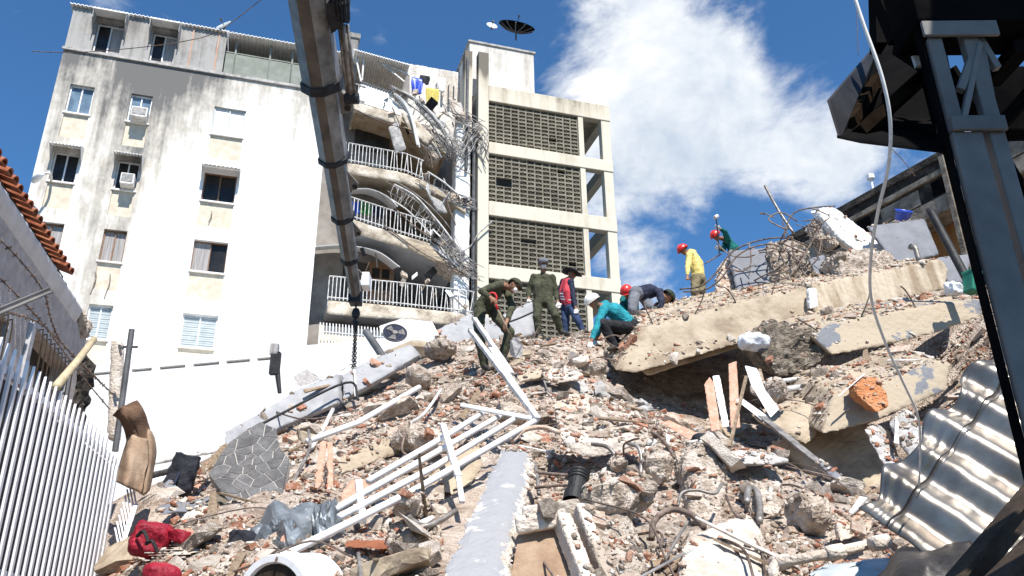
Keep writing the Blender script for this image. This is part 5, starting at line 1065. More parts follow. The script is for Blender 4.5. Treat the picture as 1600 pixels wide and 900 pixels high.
t = thing('metal_channel', U(1200, 655, 8.5), 'bent white sheet metal channel hanging at the mouth of the hollow', 'metal strip')
for pts in ([(1164, 572, 9.0), (1180, 576, 9.0), (1192, 610, 8.8), (1174, 602, 8.8)], [(1174, 602, 8.8), (1192, 608, 8.8), (1216, 640, 8.6), (1204, 652, 8.55)], [(1150, 625, 8.7), (1156, 622, 8.7), (1196, 650, 8.5), (1190, 656, 8.5)]):
    q = MB(); q.prism([U(*p) for p in pts], V(.02, .02, .01)); q.prism([U(pts[1][0], pts[1][1], pts[1][2]), U(pts[2][0], pts[2][1], pts[2][2]), U(pts[2][0], pts[2][1], pts[2][2]) + V(.05, .1, 0), U(pts[1][0], pts[1][1], pts[1][2]) + V(.05, .1, 0)], V(.01, 0, .01)); q.build('strip', 'white_metal', t)
q = MB(); a, b = U(1190, 650, 8.45), U(1332, 765, 7.3); q.bar(a, b, .085, .01); q.bar(a + V(.035, .02, -.03), b + V(.035, .02, -.03), .01, .07); q.build('steel_angle', 'conduit', label='long steel angle sloping down along the lip of the hollow', cat='metal bar')
tubething('pvc_pipe', [(572, 518, 14.2), (590, 545, 14.0), (608, 572, 13.8)], .065, 'pvc_grey', 'grey plastic pipe leaning left of the fan unit', 'pipe', 10)
tubething('dark_pipe', [(1453, 328, 11.6), (1485, 388, 11.3), (1517, 448, 11.0)], .06, 'black_rubber', 'dark pipe leaning against the gantry column above the slabs', 'pipe', 12)
t = thing('pipe_stub', U(1434, 410, 13.6), 'short rusty pipe stub sticking out of the streaked slab', 'pipe')
q = MB(); q.tube(spline([U(1424, 386, 13.6), U(1430, 388, 13.55), U(1436, 408, 13.5)], 5), .045, 9); q.build('pipe', 'conduit', t, smooth=True)
q = MB(); q.lathe(U(1424, 386, 13.6), [(.05, -.03), (.055, 0), (.055, .03), (.03, .03), (.03, -.03)], 10, (-.8, -.3, .2)); q.build('collar', 'conduit', t)
t = thing('rusty_pipe', U(1290, 880, 4.7), 'dusty jointed pipe lying along the bottom right of the pile', 'pipe')
q = MB(); q.tube([U(1214, 880, 4.7), U(1290, 866, 4.75), U(1380, 846, 4.85)], .028, 10); q.build('pipe', 'concrete_pale', t, smooth=True)
for (px, py) in ((1220, 879), (1304, 863), (1374, 848)):
    q = MB(); q.lathe(U(px, py, 4.75), [(0, -.05), (.04, -.05), (.042, 0), (.04, .05), (0, .05)], 12, U(1380, 846, 4.85) - U(1214, 880, 4.7)); q.build('coupling', 'concrete_pale', t, smooth=True)
q = MB(); q.tube(spline([U(1220, 875, 4.72), U(1208, 890, 4.7), U(1212, 905, 4.65)], 4), .03, 9); q.build('elbow', 'concrete_pale', t, smooth=True)
t = thing('pipe_socket', U(898, 785, 5.6), 'black ribbed pipe socket standing in the rubble by the column', 'pipe')
q = MB(); ax = (U(905, 738, 5.6) - U(896, 785, 5.5)); h_ = ax.length; q.lathe(U(896, 785, 5.5), [(.07, 0), (.07, h_ * .3), (.058, h_ * .34), (.058, h_ * .72), (.066, h_ * .74), (.066, h_), (.05, h_), (.05, h_ * .5), (0, h_ * .5)], 18, ax); q.build('socket', 'black_rubber', t, smooth=False)
for f_ in (.82, .92):
    q = MB(); q.lathe(U(896, 785, 5.5) + ax * f_, [(.064, -.008), (.072, 0), (.064, .008)], 18, ax); q.build('rib', 'black_rubber', t)
bars = [([(1018, 842, 5.3), (1022, 815, 5.4), (1040, 799, 5.5), (1060, 797, 5.5), (1085, 807, 5.4), (1100, 825, 5.3)], .020, 'rebar', 'arched thick conduit loop above the flat plaster slab'), ([(1059, 790, 5.9), (1066, 770, 6.0), (1090, 766, 6.0), (1117, 771, 6.0), (1128, 755, 6.1)], .011, 'conduit', 'thin bent rod curling across the upright stub'),
        ([(1134, 774, 5.9), (1146, 800, 5.6), (1172, 832, 5.3), (1190, 862, 5.0), (1196, 905, 4.6)], .008, 'rebar', 'dark wire hanging over the flat plaster slab, right one'), ([(1114, 841, 5.1), (1140, 846, 5.0), (1164, 862, 4.8), (1178, 905, 4.5)], .008, 'rebar', 'dark wire lying over the flat plaster slab, left one'),
        ([(1167, 785, 6.0), (1170, 764, 6.2), (1182, 768, 6.2), (1187, 790, 6.0), (1187, 815, 5.8)], .024, 'conduit', 'thick conduit bent over the rounded lump'), ([(1039, 876, 4.9), (1058, 842, 5.2), (1079, 808, 5.5)], .009, 'conduit', 'straight grey rod leaning through the conduit loop'),
        ([(925, 694, 7.25), (948, 698, 7.15), (962, 712, 7.1), (975, 728, 7.05)], .017, 'conduit', 'drooping rebar under the flat pale slab, left one'), ([(980, 692, 7.25), (996, 698, 7.15), (1002, 715, 7.1), (1001, 742, 7.05)], .017, 'conduit', 'drooping rebar under the flat pale slab, middle one'), ([(1018, 674, 7.4), (1036, 688, 7.3), (1048, 705, 7.2), (1055, 716, 7.15)], .017, 'rebar', 'drooping rebar under the flat pale slab, right one'),
        ([(800, 690, 7.4), (820, 672, 7.5), (848, 668, 7.5), (874, 676, 7.4)], .022, 'brick_dusty', 'rusty conduit arching from the column top to the flat slab'), ([(838, 738, 6.7), (880, 742, 6.6), (960, 746, 6.5)], .014, 'rebar', 'upper of two level rusty rods behind the black socket'), ([(835, 762, 6.4), (880, 758, 6.4), (950, 760, 6.4)], .012, 'rebar', 'lower of two level rusty rods behind the black socket'),
        ([(836, 725, 6.9), (840, 750, 6.6), (842, 772, 6.4)], .016, 'conduit', 'short grey rod against the edge of the column'), ([(630, 800, 6.3), (660, 822, 6.1), (690, 812, 6.2), (712, 798, 6.3)], .02, 'conduit', 'bent conduit under the shaded tan slab'), ([(640, 660, 8.5), (628, 700, 8.2), (640, 715, 8.1)], .012, 'rebar', 'curled rusty rod by the mortar lump'),
        ([(482, 672, 9.0), (484, 700, 8.6), (465, 740, 8.0), (445, 780, 7.4), (432, 806, 7.0)], .016, 'conduit', 'bent rod falling past the right edge of the crazy paving'), ([(560, 865, 5.2), (562, 880, 5.0), (565, 905, 4.8)], .012, 'conduit', 'short upright rod below the red brown board'), ([(1195, 290, 16.3), (1216, 328, 16.2), (1241, 366, 16.0)], .03, 'conduit', 'tall straight rebar rising against the sky'),
        ([(420, 640, 12.6), (480, 655, 11.5), (560, 640, 12.0)], .012, 'rebar', 'dark cable along the foot of the long grey slab'), ([(400, 667, 11.6), (540, 598, 12.9), (560, 625, 12.6)], .02, 'black_rubber', 'black cable lying along the long grey slab'), ([(690, 608, 11.2), (664, 645, 9.8), (640, 662, 9.3)], .02, 'white_metal_dirty', 'white rod left of the railing top'),
        ([(520, 640, 11.6), (500, 680, 10.2), (486, 700, 9.5)], .03, 'white_metal_dirty', 'pale strip lying above the pink boards'), ([(850, 595, 10.9), (856, 610, 10.7), (866, 616, 10.6)], .012, 'conduit', 'small curled pipe on the middle slope'), ([(790, 505, 15.0), (812, 497, 15.2), (832, 488, 15.5)], .018, 'black_rubber', 'dark rod held between the two olive uniformed men')]
for (pts, r, mt, lb) in bars: tubething('bent_rod', pts, r, mt, lb, 'rod')
tg = thing('rebar_tangle', U(1200, 460, 15.3), 'tangle of bent rebar and cables around the square grey panel', 'rebar')
for (pts, r) in (([(1062, 452, 15.6), (1095, 447, 15.3), (1120, 425, 15.2), (1145, 393, 15.2), (1185, 376, 15.2), (1228, 372, 15.2), (1264, 386, 15.1)], .022), ([(1068, 456, 15.4), (1100, 453, 15.2), (1126, 436, 15.0), (1150, 402, 15.0), (1180, 385, 15.0), (1215, 384, 15.0), (1250, 410, 14.8)], .022), ([(1140, 420, 15.0), (1158, 424, 15.0), (1172, 415, 15.0), (1173, 395, 15.0), (1170, 380, 15.1)], .02), ([(1102, 412, 15.8), (1118, 402, 15.8), (1128, 396, 15.7)], .02),
                 ([(1120, 380, 15.9), (1140, 398, 15.6), (1165, 402, 15.4), (1180, 398, 15.2)], .018), ([(1200, 430, 14.8), (1225, 425, 14.8), (1250, 405, 14.9), (1270, 375, 15.0), (1285, 345, 15.2)], .02), ([(1205, 440, 14.8), (1235, 430, 14.7), (1262, 392, 14.8)], .018), ([(1225, 372, 15.2), (1232, 345, 15.5), (1245, 330, 15.6), (1275, 324, 15.7), (1305, 322, 15.7)], .022), ([(1238, 370, 15.4), (1240, 395, 15.2), (1255, 425, 14.9), (1270, 440, 14.7)], .03),
                 ([(1268, 345, 15.5), (1282, 370, 15.2), (1278, 400, 15.0), (1262, 420, 14.9)], .016), ([(1262, 350, 15.5), (1268, 380, 15.2), (1250, 400, 15.1)], .016), ([(1222, 345, 15.6), (1230, 365, 15.5), (1236, 372, 15.4)], .016), ([(1155, 455, 15.0), (1165, 450, 15.0), (1190, 444, 15.0), (1205, 442, 15.0)], .016), ([(1170, 432, 15.0), (1172, 420, 15.0), (1173, 412, 15.0)], .012)):
    q = MB(); q.tube(spline([U(*p) for p in pts], 7), r * .72, 6); q.build('rebar', 'rebar', tg, smooth=True)
rr_ = random.Random(3)
for k in range(26):
    a = U(rr_.uniform(1195, 1285), rr_.uniform(335, 440), rr_.uniform(14.8, 15.6)); P_ = [a]
    for j in range(3): P_.append(P_[-1] + V(rr_.uniform(-.35, .35), rr_.uniform(-.2, .2), rr_.uniform(-.3, .25)))
    q = MB(); q.tube(spline(P_, 5), rr_.uniform(.008, .016), 5); q.build('rebar', 'rebar', tg, smooth=True)

# outdoor fan unit
A, B, C_, D_ = U(591, 509, 14.7), U(627, 497, 14.9), U(643, 531, 14.7), U(607, 546, 14.5)
t = thing('outdoor_unit', D_, 'white outdoor air conditioning unit with round fan lying tilted on the pile', 'air conditioner')
exx = (B - A).normalized(); eyy = (A - D_).normalized(); nf = exx.cross(eyy).normalized(); nf = nf if nf.dot(CAM - A) > 0 else -nf
dep = (U(676, 502, 15.3) - B); q = MB(); q.prism([A, B, C_, D_], dep * 1.0); q.build('casing', 'white_metal_dirty', t, bevel=.02)
fc = (A + B + C_ + D_) / 4 + nf * .004; fr = .225
q = MB(); q.lathe(fc, [(fr, 0), (fr, .015), (fr * .96, .02), (fr * .94, -.0)], 32, nf); q.build('fan_ring', 'pvc_grey', t, smooth=True)
q = MB(); q.lathe(fc, [(0, .004), (fr * .95, .004)], 32, nf); q.build('fan_recess', 'navy', t)
for k in range(3):
    a = k * 2.094 + .4; q = MB(); R_ = Vector((0, 0, 1)).rotation_difference(nf).to_matrix()
    q.add([fc + R_ @ V(r * math.cos(a + o_) , r * math.sin(a + o_), .008 + .012 * z_) for r, o_, z_ in ((.04, -.3, 0), (fr * .85, -.35, 0), (fr * .85, .45, 1), (.04, .5, 1))], [(0, 1, 2, 3)]); q.build('fan_blade', 'steel_grey', t)
q = MB(); q.lathe(fc, [(0, .03), (.045, .028), (.05, .006)], 16, nf); q.build('fan_hub', 'steel_grey', t)
for rr2 in (.3, .55, .8):
    q = MB(); R_ = Vector((0, 0, 1)).rotation_difference(nf).to_matrix(); q.tube([fc + R_ @ V(fr * rr2 * math.cos(a), fr * rr2 * math.sin(a), .026) for a in np.linspace(0, 2 * math.pi, 25)], .003, 4); q.build('guard_ring', 'pvc_grey', t)
q = MB(); q.prism([D_ - eyy * .01, C_ - eyy * .01, C_ - eyy * .16, D_ - eyy * .12], dep); q.build('packing_case', 'concrete_tan', t)
# black lamp post
t = thing('lamp_post', U(437, 612, 12.6), 'short black post with a clear top standing on the grey slab', 'post')
q = MB(); q.tube([U(437, 614, 12.6), U(431, 560, 12.6)], [.03, .05], 8); q.box(U(430, 568, 12.6), (.14, .1, .35)); q.build('shaft', 'black_rubber', t)
q = MB(); q.box(U(429, 546, 12.6), (.12, .1, .17)); q.build('cap', 'curtain', t)
# crushed tank, drum, bags, bundle
t = thing('crushed_tank', U(460, 870, 5.9), 'crushed blue grey galvanised tank in the lower left rubble', 'tank')
tk = [[(384, 862, 6.2), (395, 828, 6.3), (430, 796, 6.5), (480, 787, 6.5), (525, 782, 6.5)], [(400, 862, 5.9), (418, 832, 6.0), (446, 815, 5.9), (492, 812, 6.2), (530, 800, 6.2)], [(420, 866, 5.7), (436, 852, 5.6), (462, 838, 5.55), (490, 842, 5.95), (540, 828, 5.9)], [(430, 892, 5.5), (446, 884, 5.45), (470, 874, 5.4), (500, 872, 5.7), (535, 860, 5.8)]]
sheet('shell', tk, t, 'galvanised_dull', .05, 4, .006, .17, False)
sheet('torn_flap', [[(490, 800, 6.3), (512, 790, 6.2), (533, 786, 6.3)], [(488, 825, 6.0), (505, 815, 5.9), (530, 815, 6.1)], [(500, 862, 5.8), (515, 850, 5.7), (540, 845, 5.9)]], t, 'galvanised_dull', .04, 6, .006, .13, False)
for (px, py, Y) in ((448, 845, 5.6), (470, 862, 5.45)):
    q = MB(); q.lathe(U(px, py, Y), [(0, .03), (.03, .028), (.045, 0)], 10, (-.2, -.9, .4)); q.build('rivet_plate', 'clay_board', t)
t = thing('white_drum', U(430, 960, 5.0), 'white plastic drum lying at the bottom edge beside the tank', 'drum')
c0 = U(424, 942, 4.9); q = MB(); ax = V(.42, .9, .12).normalized(); q.lathe(c0, [(.0, .02), (.20, .02), (.21, 0), (.245, .0), (.25, .02), (.25, .10), (.262, .11), (.262, .13), (.25, .14), (.25, .34), (.23, .38), (0, .38)], 32, ax); q.build('shell', 'white_metal', t, smooth=False)
q = MB(); q.lathe(c0, [(0, .018), (.2, .018)], 24, ax); q.build('opening', 'rust_brown', t)
def bag(name, px, py, Y, dims, mat, label, seed, rot=0., cat='bag', extra=None):
    t = thing(name, U(px, py, Y) - V(0, 0, dims[2] / 2), label, cat); q = MB()
    q.box(U(px, py, Y), dims, eul(.1, .15, rot)); rock(q, 'body', mat, t, voxel=.02, chip=1.0, bump=.012, coarse=.11 if mat == 'bag_white' else .06, seed=seed, collide=False, smooth=True)
    for (a, b, c, mt) in (extra or []):
        e_ = MB(); e_.tube(spline([U(*a), U(*b), U(*c)], 6), .012, 6); e_.build('strap', mt, t)
bag('red_bag', 236, 843, 6.1, (.22, .16, .20), 'red_fabric', 'crumpled red bag with black patch by the fence end', 2.0, .3, extra=[((214, 838, 6.0), (224, 830, 5.95), (232, 846, 5.95), 'black_rubber'), ((228, 850, 5.97), (238, 846, 5.94), (246, 862, 5.95), 'black_rubber')])
bag('red_cloth', 268, 836, 6.15, (.32, .2, .13), 'red_fabric', 'folded dark red cloth lying against the red bag', 5.0, -.2, 'cloth')
bag('red_cloth_bundle', 250, 905, 5.0, (.17, .15, .12), 'red_fabric', 'red bundle at the very bottom left of the rubble', 9.0, .5, 'cloth')
bag('black_bag', 286, 740, 8.6, (.26, .2, .42), 'cloth_dark', 'black crumpled bag beside the grey sheet at the left', 3.3, .3, extra=[((262, 775, 8.4), (270, 760, 8.4), (282, 735, 8.5), 'navy')])
bag('plastic_bag', 1178, 534, 11.4, (.34, .2, .16), 'bag_white', 'crumpled white plastic bag wedged under the big slab', 6.1, .1)
bag('plastic_bag', 1494, 455, 11.0, (.22, .2, .18), 'bag_white', 'crumpled white plastic bag beside the green box', 7.7, .4)
bag('black_bag', 378, 855, 6.0, (.22, .2, .2), 'cloth_dark', 'dark torn bag left of the dented tank', 4.4, .7)
bag('black_bag', 1096, 688, 7.6, (.18, .14, .08), 'cloth_dark', 'small black rag above the upright concrete stub', 8.8, .2)
t = thing('green_box', U(1520, 452, 10.9), 'small green plastic box tucked behind the gantry column', 'box')
q = MB(); q.box(U(1519, 442, 10.9), (.16, .2, .3), eul(.1, .2, .3)); q.build('body', 'green_plastic', t, bevel=.02); q = MB(); q.box(U(1519, 427, 10.9), (.18, .22, .04), eul(.1, .2, .3)); q.build('lid', 'green_plastic', t, bevel=.01)
t = thing('bucket', U(1406, 350, 15.2), 'blue plastic bucket tipped on top of the grey panel', 'bucket')
ax = V(.12, -.62, .8).normalized(); c0 = U(1408, 349, 15.2); q = MB(); q.lathe(c0, [(0, 0), (.12, 0), (.155, .24), (.17, .245), (.17, .26), (.15, .26), (.145, .24), (.112, .015), (0, .015)], 24, ax); q.build('body', 'blue_plastic', t, smooth=True)
q = MB(); R_ = Vector((0, 0, 1)).rotation_difference(ax).to_matrix(); q.tube([c0 + R_ @ V(.165 * math.cos(a), -.165 * math.sin(a) * .5, .24 - .165 * math.sin(a) * .6) for a in np.linspace(0, math.pi, 12)], .006, 5); q.build('handle', 'conduit', t)
# rope
tubething('rope', [(1330, -20, 1.8), (1350, 40, 1.82), (1378, 120, 1.85), (1391, 190, 1.9), (1388, 260, 2.0), (1372, 330, 2.15), (1361, 400, 2.35), (1362, 470, 2.6), (1385, 540, 2.85), (1410, 595, 3.15), (1434, 650, 3.5), (1438, 700, 3.8), (1436, 758, 4.05)], .0048, 'rope_white', 'long white rope hanging in front of the slabs to the corrugated sheet', 'rope', 7, 9)
tubething('wire', [(1338, -10, 6), (1340, 60, 6), (1341, 86, 6)], .003, 'rebar', 'thin dark wire hanging left of the canopy', 'wire', 5, 4)
tubething('wire', [(1393, 232, 5.2), (1412, 252, 5.6), (1430, 275, 6.0)], .003, 'rebar', 'thin dark wire under the canopy', 'wire', 5, 4)
tubething('aerial_cable', [(50, 80, 9.6), (110, 82, 9.5), (200, 76, 9.4), (290, 64, 9.3), (345, 46, 9.2), (420, -10, 9)], .006, 'rebar', 'thin cable crossing the sky to the apartment roof', 'cable', 5, 8)

# ------------------------------------------------------------------ corrugated roofing
cO, cA_, cB = U(1341, 797, 4.2), U(1590, 492, 4.5), U(1458, 885, 4.0)
ac, al = cA_ - cO, (cB - cO) * 1.0; cn = ac.cross(al).normalized(); cn = cn if cn.dot(CAM - cO) > 0 else -cn
al = al.normalized(); al = (al * .9 + ac.normalized() * .05).normalized()
cs = thing('corrugated_sheet', cO, 'big shiny corrugated metal roofing with stepped courses at lower right', 'roofing')
NW = 7.2
def wave(s): 
    x = math.sin(2 * math.pi * (s * NW + .1)); return .026 * x
edges = [0.0, .15, .50, 1.0]
for k in range(3):
    a0_, a1_ = edges[k], edges[k + 1]
    q = MB(); dent = k * 1.7
    q.grid(lambda s, t2: cO + ac * s + al * (a0_ - (.0 if k == 0 else .0) + (a1_ - a0_ + .03) * t2 + (.035 * math.sin(s * 26) * (0 if k else 1) * (1 - t2))) + cn * (wave(s) * (1 - .10 * k) + .016 * (1 - t2) * (1 if k else 0) - .012 * k + .01 * fbm((s * 4, t2 * 3 + dent, k), 1.5, 2)) + al * (.05 * math.sin(2 * math.pi * s * NW + .8) * (1 if k and t2 < .01 else 0) * 0), 150, 14)
    q.build('course', 'galvanised', cs, smooth=True, solid=.004)
    if k:
        q = MB(); q.tube([cO + ac * s + al * a0_ + cn * (wave(s) * (1 - .10 * k) + .016 - .012 * k + .01 * fbm((s * 4, dent, k), 1.5, 2) + .002) for s in np.linspace(0, 1, 150)], .0045, 5); q.build('seam_shadow', 'black_rubber', cs)  # black line stands in for the shadow at each course step
t = thing('dark_tarp', U(1450, 905, 3.9), 'dark tarpaulin bulging under the corrugated sheet at the bottom edge', 'tarp')
sheet('cover', [[(1370, 905, 4.1), (1402, 860, 4.2), (1440, 856, 4.15), (1520, 846, 4.0)], [(1380, 930, 3.95), (1412, 890, 3.85), (1450, 884, 3.8), (1530, 880, 3.75)], [(1390, 980, 3.9), (1420, 960, 3.8), (1460, 960, 3.7), (1540, 950, 3.65)]], t, 'tarp_dark', .04, 9, .01)
t = thing('clear_sheet', U(1350, 905, 4.4), 'crumpled grey plastic sheet beside the dusty pipe', 'plastic sheet')
sheet('sheet', [[(1270, 890, 4.6), (1330, 878, 4.6), (1395, 872, 4.5)], [(1265, 905, 4.5), (1330, 892, 4.45), (1400, 888, 4.4)], [(1265, 930, 4.4), (1330, 920, 4.35), (1400, 920, 4.3)]], t, 'blind_grey', .06, 12, .006)
# ------------------------------------------------------------------ people
def cap(mb, a, b, r1, r2, n=10):
    a, b = Vector(a), Vector(b); d = b - a
    if d.length < 1e-4: d = V(0, 0, 1e-3); b = a + d
    d = d.normalized()
    mb.tube([a - d * r1, a - d * r1 * .8, a - d * r1 * .4, a, b, b + d * r2 * .4, b + d * r2 * .8, b + d * r2], [r1 * .05, r1 * .6, r1 * .92, r1, r2, r2 * .92, r2 * .6, r2 * .05], n)
def person(label, J, mats, face, hup=(0, 0, 1), bulk=1.0, grip=None, group=None):
    """J: joints as (px, py, Y); one continuous body, materials by body region; returns (thing, joints)"""
    j = {k: U(*v) for k, v in J.items()}; face = Vector(face).normalized(); hup = Vector(hup); hup = (hup - face * hup.dot(face)).normalized(); side = face.cross(hup).normalized()
    B = []       # a, b, r1, r2, region
    P, Cc, H = j['pelvis'], j['chest'], j['head']; s_ = bulk
    nk = (j['shL'] + j['shR']) / 2
    sw = (j['shR'] - j['shL']); swn = sw.normalized() if sw.length > .05 else V(1, 0, 0)
    for o in (-1, 1):
        B.append((P + swn * .07 * o, Cc + swn * .085 * o, .115 * s_, .12 * s_, 'shirt')); B.append((Cc + swn * .085 * o, nk + swn * .08 * o, .12 * s_, .075 * s_, 'shirt'))
        B.append((P + swn * .07 * o - (Cc - P).normalized() * .05, P + swn * .07 * o, .125 * s_, .118 * s_, 'trousers'))
    B.append((P, Cc, .12 * s_, .13 * s_, 'shirt')); B.append((nk, H - hup * .05, .058, .055, 'skin')); B.append((j['shL'], j['shR'], .062 * s_, .062 * s_, 'shirt')); B.append((nk, nk + hup * .05, .085 * s_, .062, 'shirt'))
    for S in 'LR':
        B.append((j['sh' + S], j['el' + S], .068 * s_, .052 * s_, 'shirt')); B.append((j['el' + S], j['ha' + S].lerp(j['el' + S], .3), .052 * s_, .042, 'fore')); B.append((j['ha' + S].lerp(j['el' + S], .3), j['ha' + S].lerp(j['el' + S], .08), .036, .028, 'wrist'))
        B.append((j['hi' + S], j['kn' + S], .098 * s_, .075 * s_, 'trousers')); B.append((j['kn' + S], j['fo' + S].lerp(j['kn' + S], .1), .078 * s_, .062 * s_, 'trousers'))
        f = j['fo' + S]; td = (j['toe' + S] - f) if 'toe' + S in j else V(face.x, face.y, 0) * .18; td = td if td.length > .05 else V(0, -.16, 0)
        B.append((f - td.normalized() * .05, f + td.normalized() * .09, .048, .045, 'shoe')); B.append((f + td.normalized() * .09, f + td.normalized() * .17, .045, .036, 'shoe'))
        # hand: palm, four bent fingers of unequal length, thumb from the side of the palm
        hd_ = (j['ha' + S] - j['el' + S]).normalized(); gd = Vector(grip) if grip else V(0, -1, 0); gd = gd - hd_ * gd.dot(hd_); gd = gd.normalized() if gd.length > .05 else V(1, 0, 0); ws = hd_.cross(gd).normalized()
        c = j['ha' + S]; B.append((c, c + hd_ * .06, .026, .03, 'hand')); B.append((c + ws * .02, c + hd_ * .065 + ws * .025, .02, .018, 'hand')); B.append((c - ws * .02, c + hd_ * .065 - ws * .025, .02, .018, 'hand'))
        for q, (o, L_) in enumerate(((-.03, .062), (-.01, .075), (.012, .07), (.032, .055))):
            k0 = c + hd_ * .08 + ws * o; k1 = k0 + (hd_ * .75 + gd * .5).normalized() * L_ * .55; k2 = k1 + (hd_ * .1 + gd).normalized() * L_ * .5
            B.append((k0, k1, .0105, .0095, 'hand')); B.append((k1, k2, .0095, .008, 'hand'))
        k0 = c + hd_ * .02 - ws * .03; k1 = k0 + (hd_ * .6 - ws * .7 + gd * .4).normalized() * .045; B.append((k0, k1, .013, .011, 'hand')); B.append((k1, k1 + (hd_ + gd * .6).normalized() * .035, .011, .009, 'hand'))
    # head with brow, nose, chin, ears
    B.append((H + hup * .035, H - hup * .02 + face * .012, .088, .08, 'skin')); B.append((H - hup * .02 + face * .03, H - hup * .085 + face * .045, .065, .042, 'skin'))
    B.append((H + hup * .005 + face * .09, H - hup * .025 + face * .108, .011, .016, 'skin')); B.append((H + hup * .025 + face * .075 - side * .03, H + hup * .025 + face * .075 + side * .03, .018, .018, 'skin'))
    for o in (-1, 1): B.append((H + side * .085 * o + hup * .015, H + side * .088 * o - hup * .025, .016, .012, 'skin'))
    mb = MB()
    for (a, b, r1, r2, g_) in B: cap(mb, a, b, r1, r2, 10 if r1 > .02 else 6)
    feet = min(j['foL'].z, j['foR'].z); org = V((j['foL'].x + j['foR'].x) / 2, (j['foL'].y + j['foR'].y) / 2, feet - .05)
    t = thing('person', org, label, 'person', group)
    me = mb.mesh('tmp', org); ob = bpy.data.objects.new('tmp', me); COL.objects.link(ob); md = ob.modifiers.new('r', 'REMESH'); md.mode = 'VOXEL'; md.voxel_size = .0125
    sm = ob.modifiers.new('s', 'SMOOTH'); sm.iterations = 4; sm.factor = .5
    dg = bpy.context.evaluated_depsgraph_get(); dg.update(); out = bpy.data.meshes.new_from_object(ob.evaluated_get(dg)); bpy.data.objects.remove(ob)
    regs = ['shirt', 'trousers', 'skin', 'hand', 'shoe', 'fore', 'wrist']; rm = {r: i for i, r in enumerate(regs)}
    mm = dict(skin='skin', hand='skin', shoe='shoe', fore=mats['shirt'], wrist='skin'); mm.update(mats)
    for r in regs: out.materials.append(M[mm[r]])
    n = len(out.polygons); ce = np.empty(n * 3); out.polygons.foreach_get('center', ce); ce = ce.reshape(-1, 3); best = np.full(n, 1e9); bi = np.zeros(n, int)
    def sd(P_, a, b, r1, r2):
        a, b = np.array(a - org), np.array(b - org); d = b - a; L2 = max(1e-9, d @ d); tt = np.clip((P_ - a) @ d / L2, 0, 1); return np.linalg.norm(P_ - a - tt[:, None] * d, axis=1) - (r1 + (r2 - r1) * tt)
    for (a, b, r1, r2, g_) in B:
        s = sd(ce, a, b, r1, r2); k = s < best; best[k] = s[k]; bi[k] = rm[g_]
    out.polygons.foreach_set('material_index', bi.astype(np.int32))
    # cloth folds
    nv = len(out.vertices); co = np.empty(nv * 3); out.vertices.foreach_get('co', co); co = co.reshape(-1, 3); no = np.empty(nv * 3); out.vertices.foreach_get('normal', no); no = no.reshape(-1, 3)
    bv = np.full(nv, 1e9); gi = np.zeros(nv, int)
    for (a, b, r1, r2, g_) in B:
        s = sd(co, a, b, r1, r2); k = s < bv; bv[k] = s[k]; gi[k] = rm[g_]
    cl_m = (gi == 0) | (gi == 1) | (gi == 5); sdv = Vector((org.x * 3, org.y, 0))
    f_ = nfbm(co * np.array((1, 1, 1.6)) + np.array(sdv), 7.0, 3) * cl_m; co += no * (f_ * .016 + .004 * cl_m)[:, None]
    out.vertices.foreach_set('co', co.ravel()); out.update(); out.polygons.foreach_set('use_smooth', [True] * n)
    place('body', out, org, t)
    for o in (-1, 1):
        q = MB(); q.lathe(H + face * .088 + side * .032 * o + hup * .008, [(0, .008), (.008, .004), (.010, 0)], 8, face); q.build('eye', 'black_rubber', t)
    j.update(face=face, hup=hup, side=side); return t, j
def ellshell(c, up, fwd, rx, ry, rz_, t0, n=20, m=8):
    """upper shell of an ellipsoid from polar angle 0 to t0"""
    up, fwd = Vector(up).normalized(), Vector(fwd); fwd = (fwd - up * fwd.dot(up)).normalized(); sd_ = fwd.cross(up); q = MB()
    q.grid(lambda s, t: c + sd_ * (rx * math.sin(t0 * max(t, .01)) * math.cos(2 * math.pi * s)) + fwd * (ry * math.sin(t0 * max(t, .01)) * math.sin(2 * math.pi * s)) + up * rz_ * math.cos(t0 * t), n, m); return q
def helmet(t, j, mat, brim=.035):
    c = j['head'] + j['hup'] * .03; q = ellshell(c, j['hup'], j['face'], .125, .145, .125, 1.62); o = q.build('helmet', mat, t, smooth=True, solid=.006)
    up, f, s = j['hup'], j['face'], j['side']; b = MB()
    b.grid(lambda a, r: c - up * .01 + s * ((.122 + brim * r * .4) * math.cos(2 * math.pi * a)) + f * ((.142 + brim * r * (1.0 if math.sin(2 * math.pi * a) > 0 else .3)) * math.sin(2 * math.pi * a)) - up * .008 * r, 24, 2); b.build('brim', mat, o, solid=.005)
    r = MB(); r.tube([c + f * .14 * math.cos(a) + up * (.13 * math.sin(a)) for a in np.linspace(.3, 2.84, 10)], .008, 5); r.build('crest', mat, o)
def fieldcap(t, j, mat):
    c = j['head'] + j['hup'] * .035; q = ellshell(c, j['hup'], j['face'], .108, .118, .10, 1.6); o = q.build('cap', mat, t, smooth=True, solid=.006)
    up, f, s = j['hup'], j['face'], j['side']; b = MB(); b.grid(lambda a, r: c + s * (.09 * math.cos(math.pi * a) * (1 - .2 * r)) + f * (.095 * math.sin(math.pi * a) + .075 * r) - up * (.0 + .02 * r), 12, 3); b.build('visor', mat, o, solid=.006)
def mask(t, j):
    c = j['head'] - j['hup'] * .055 + j['face'] * .055; q = ellshell(c, j['face'], j['hup'], .056, .05, .052, 1.5, 14, 5); q.build('face_mask', 'mask_white', t, smooth=True, solid=.004)
def hairdo(t, j):
    q = ellshell(j['head'] + j['hup'] * .03 - j['face'] * .014, (j['hup'] - j['face'] * .5), j['face'], .095, .10, .10, 1.5); q.build('hair', 'hair', t, smooth=True, solid=.006)

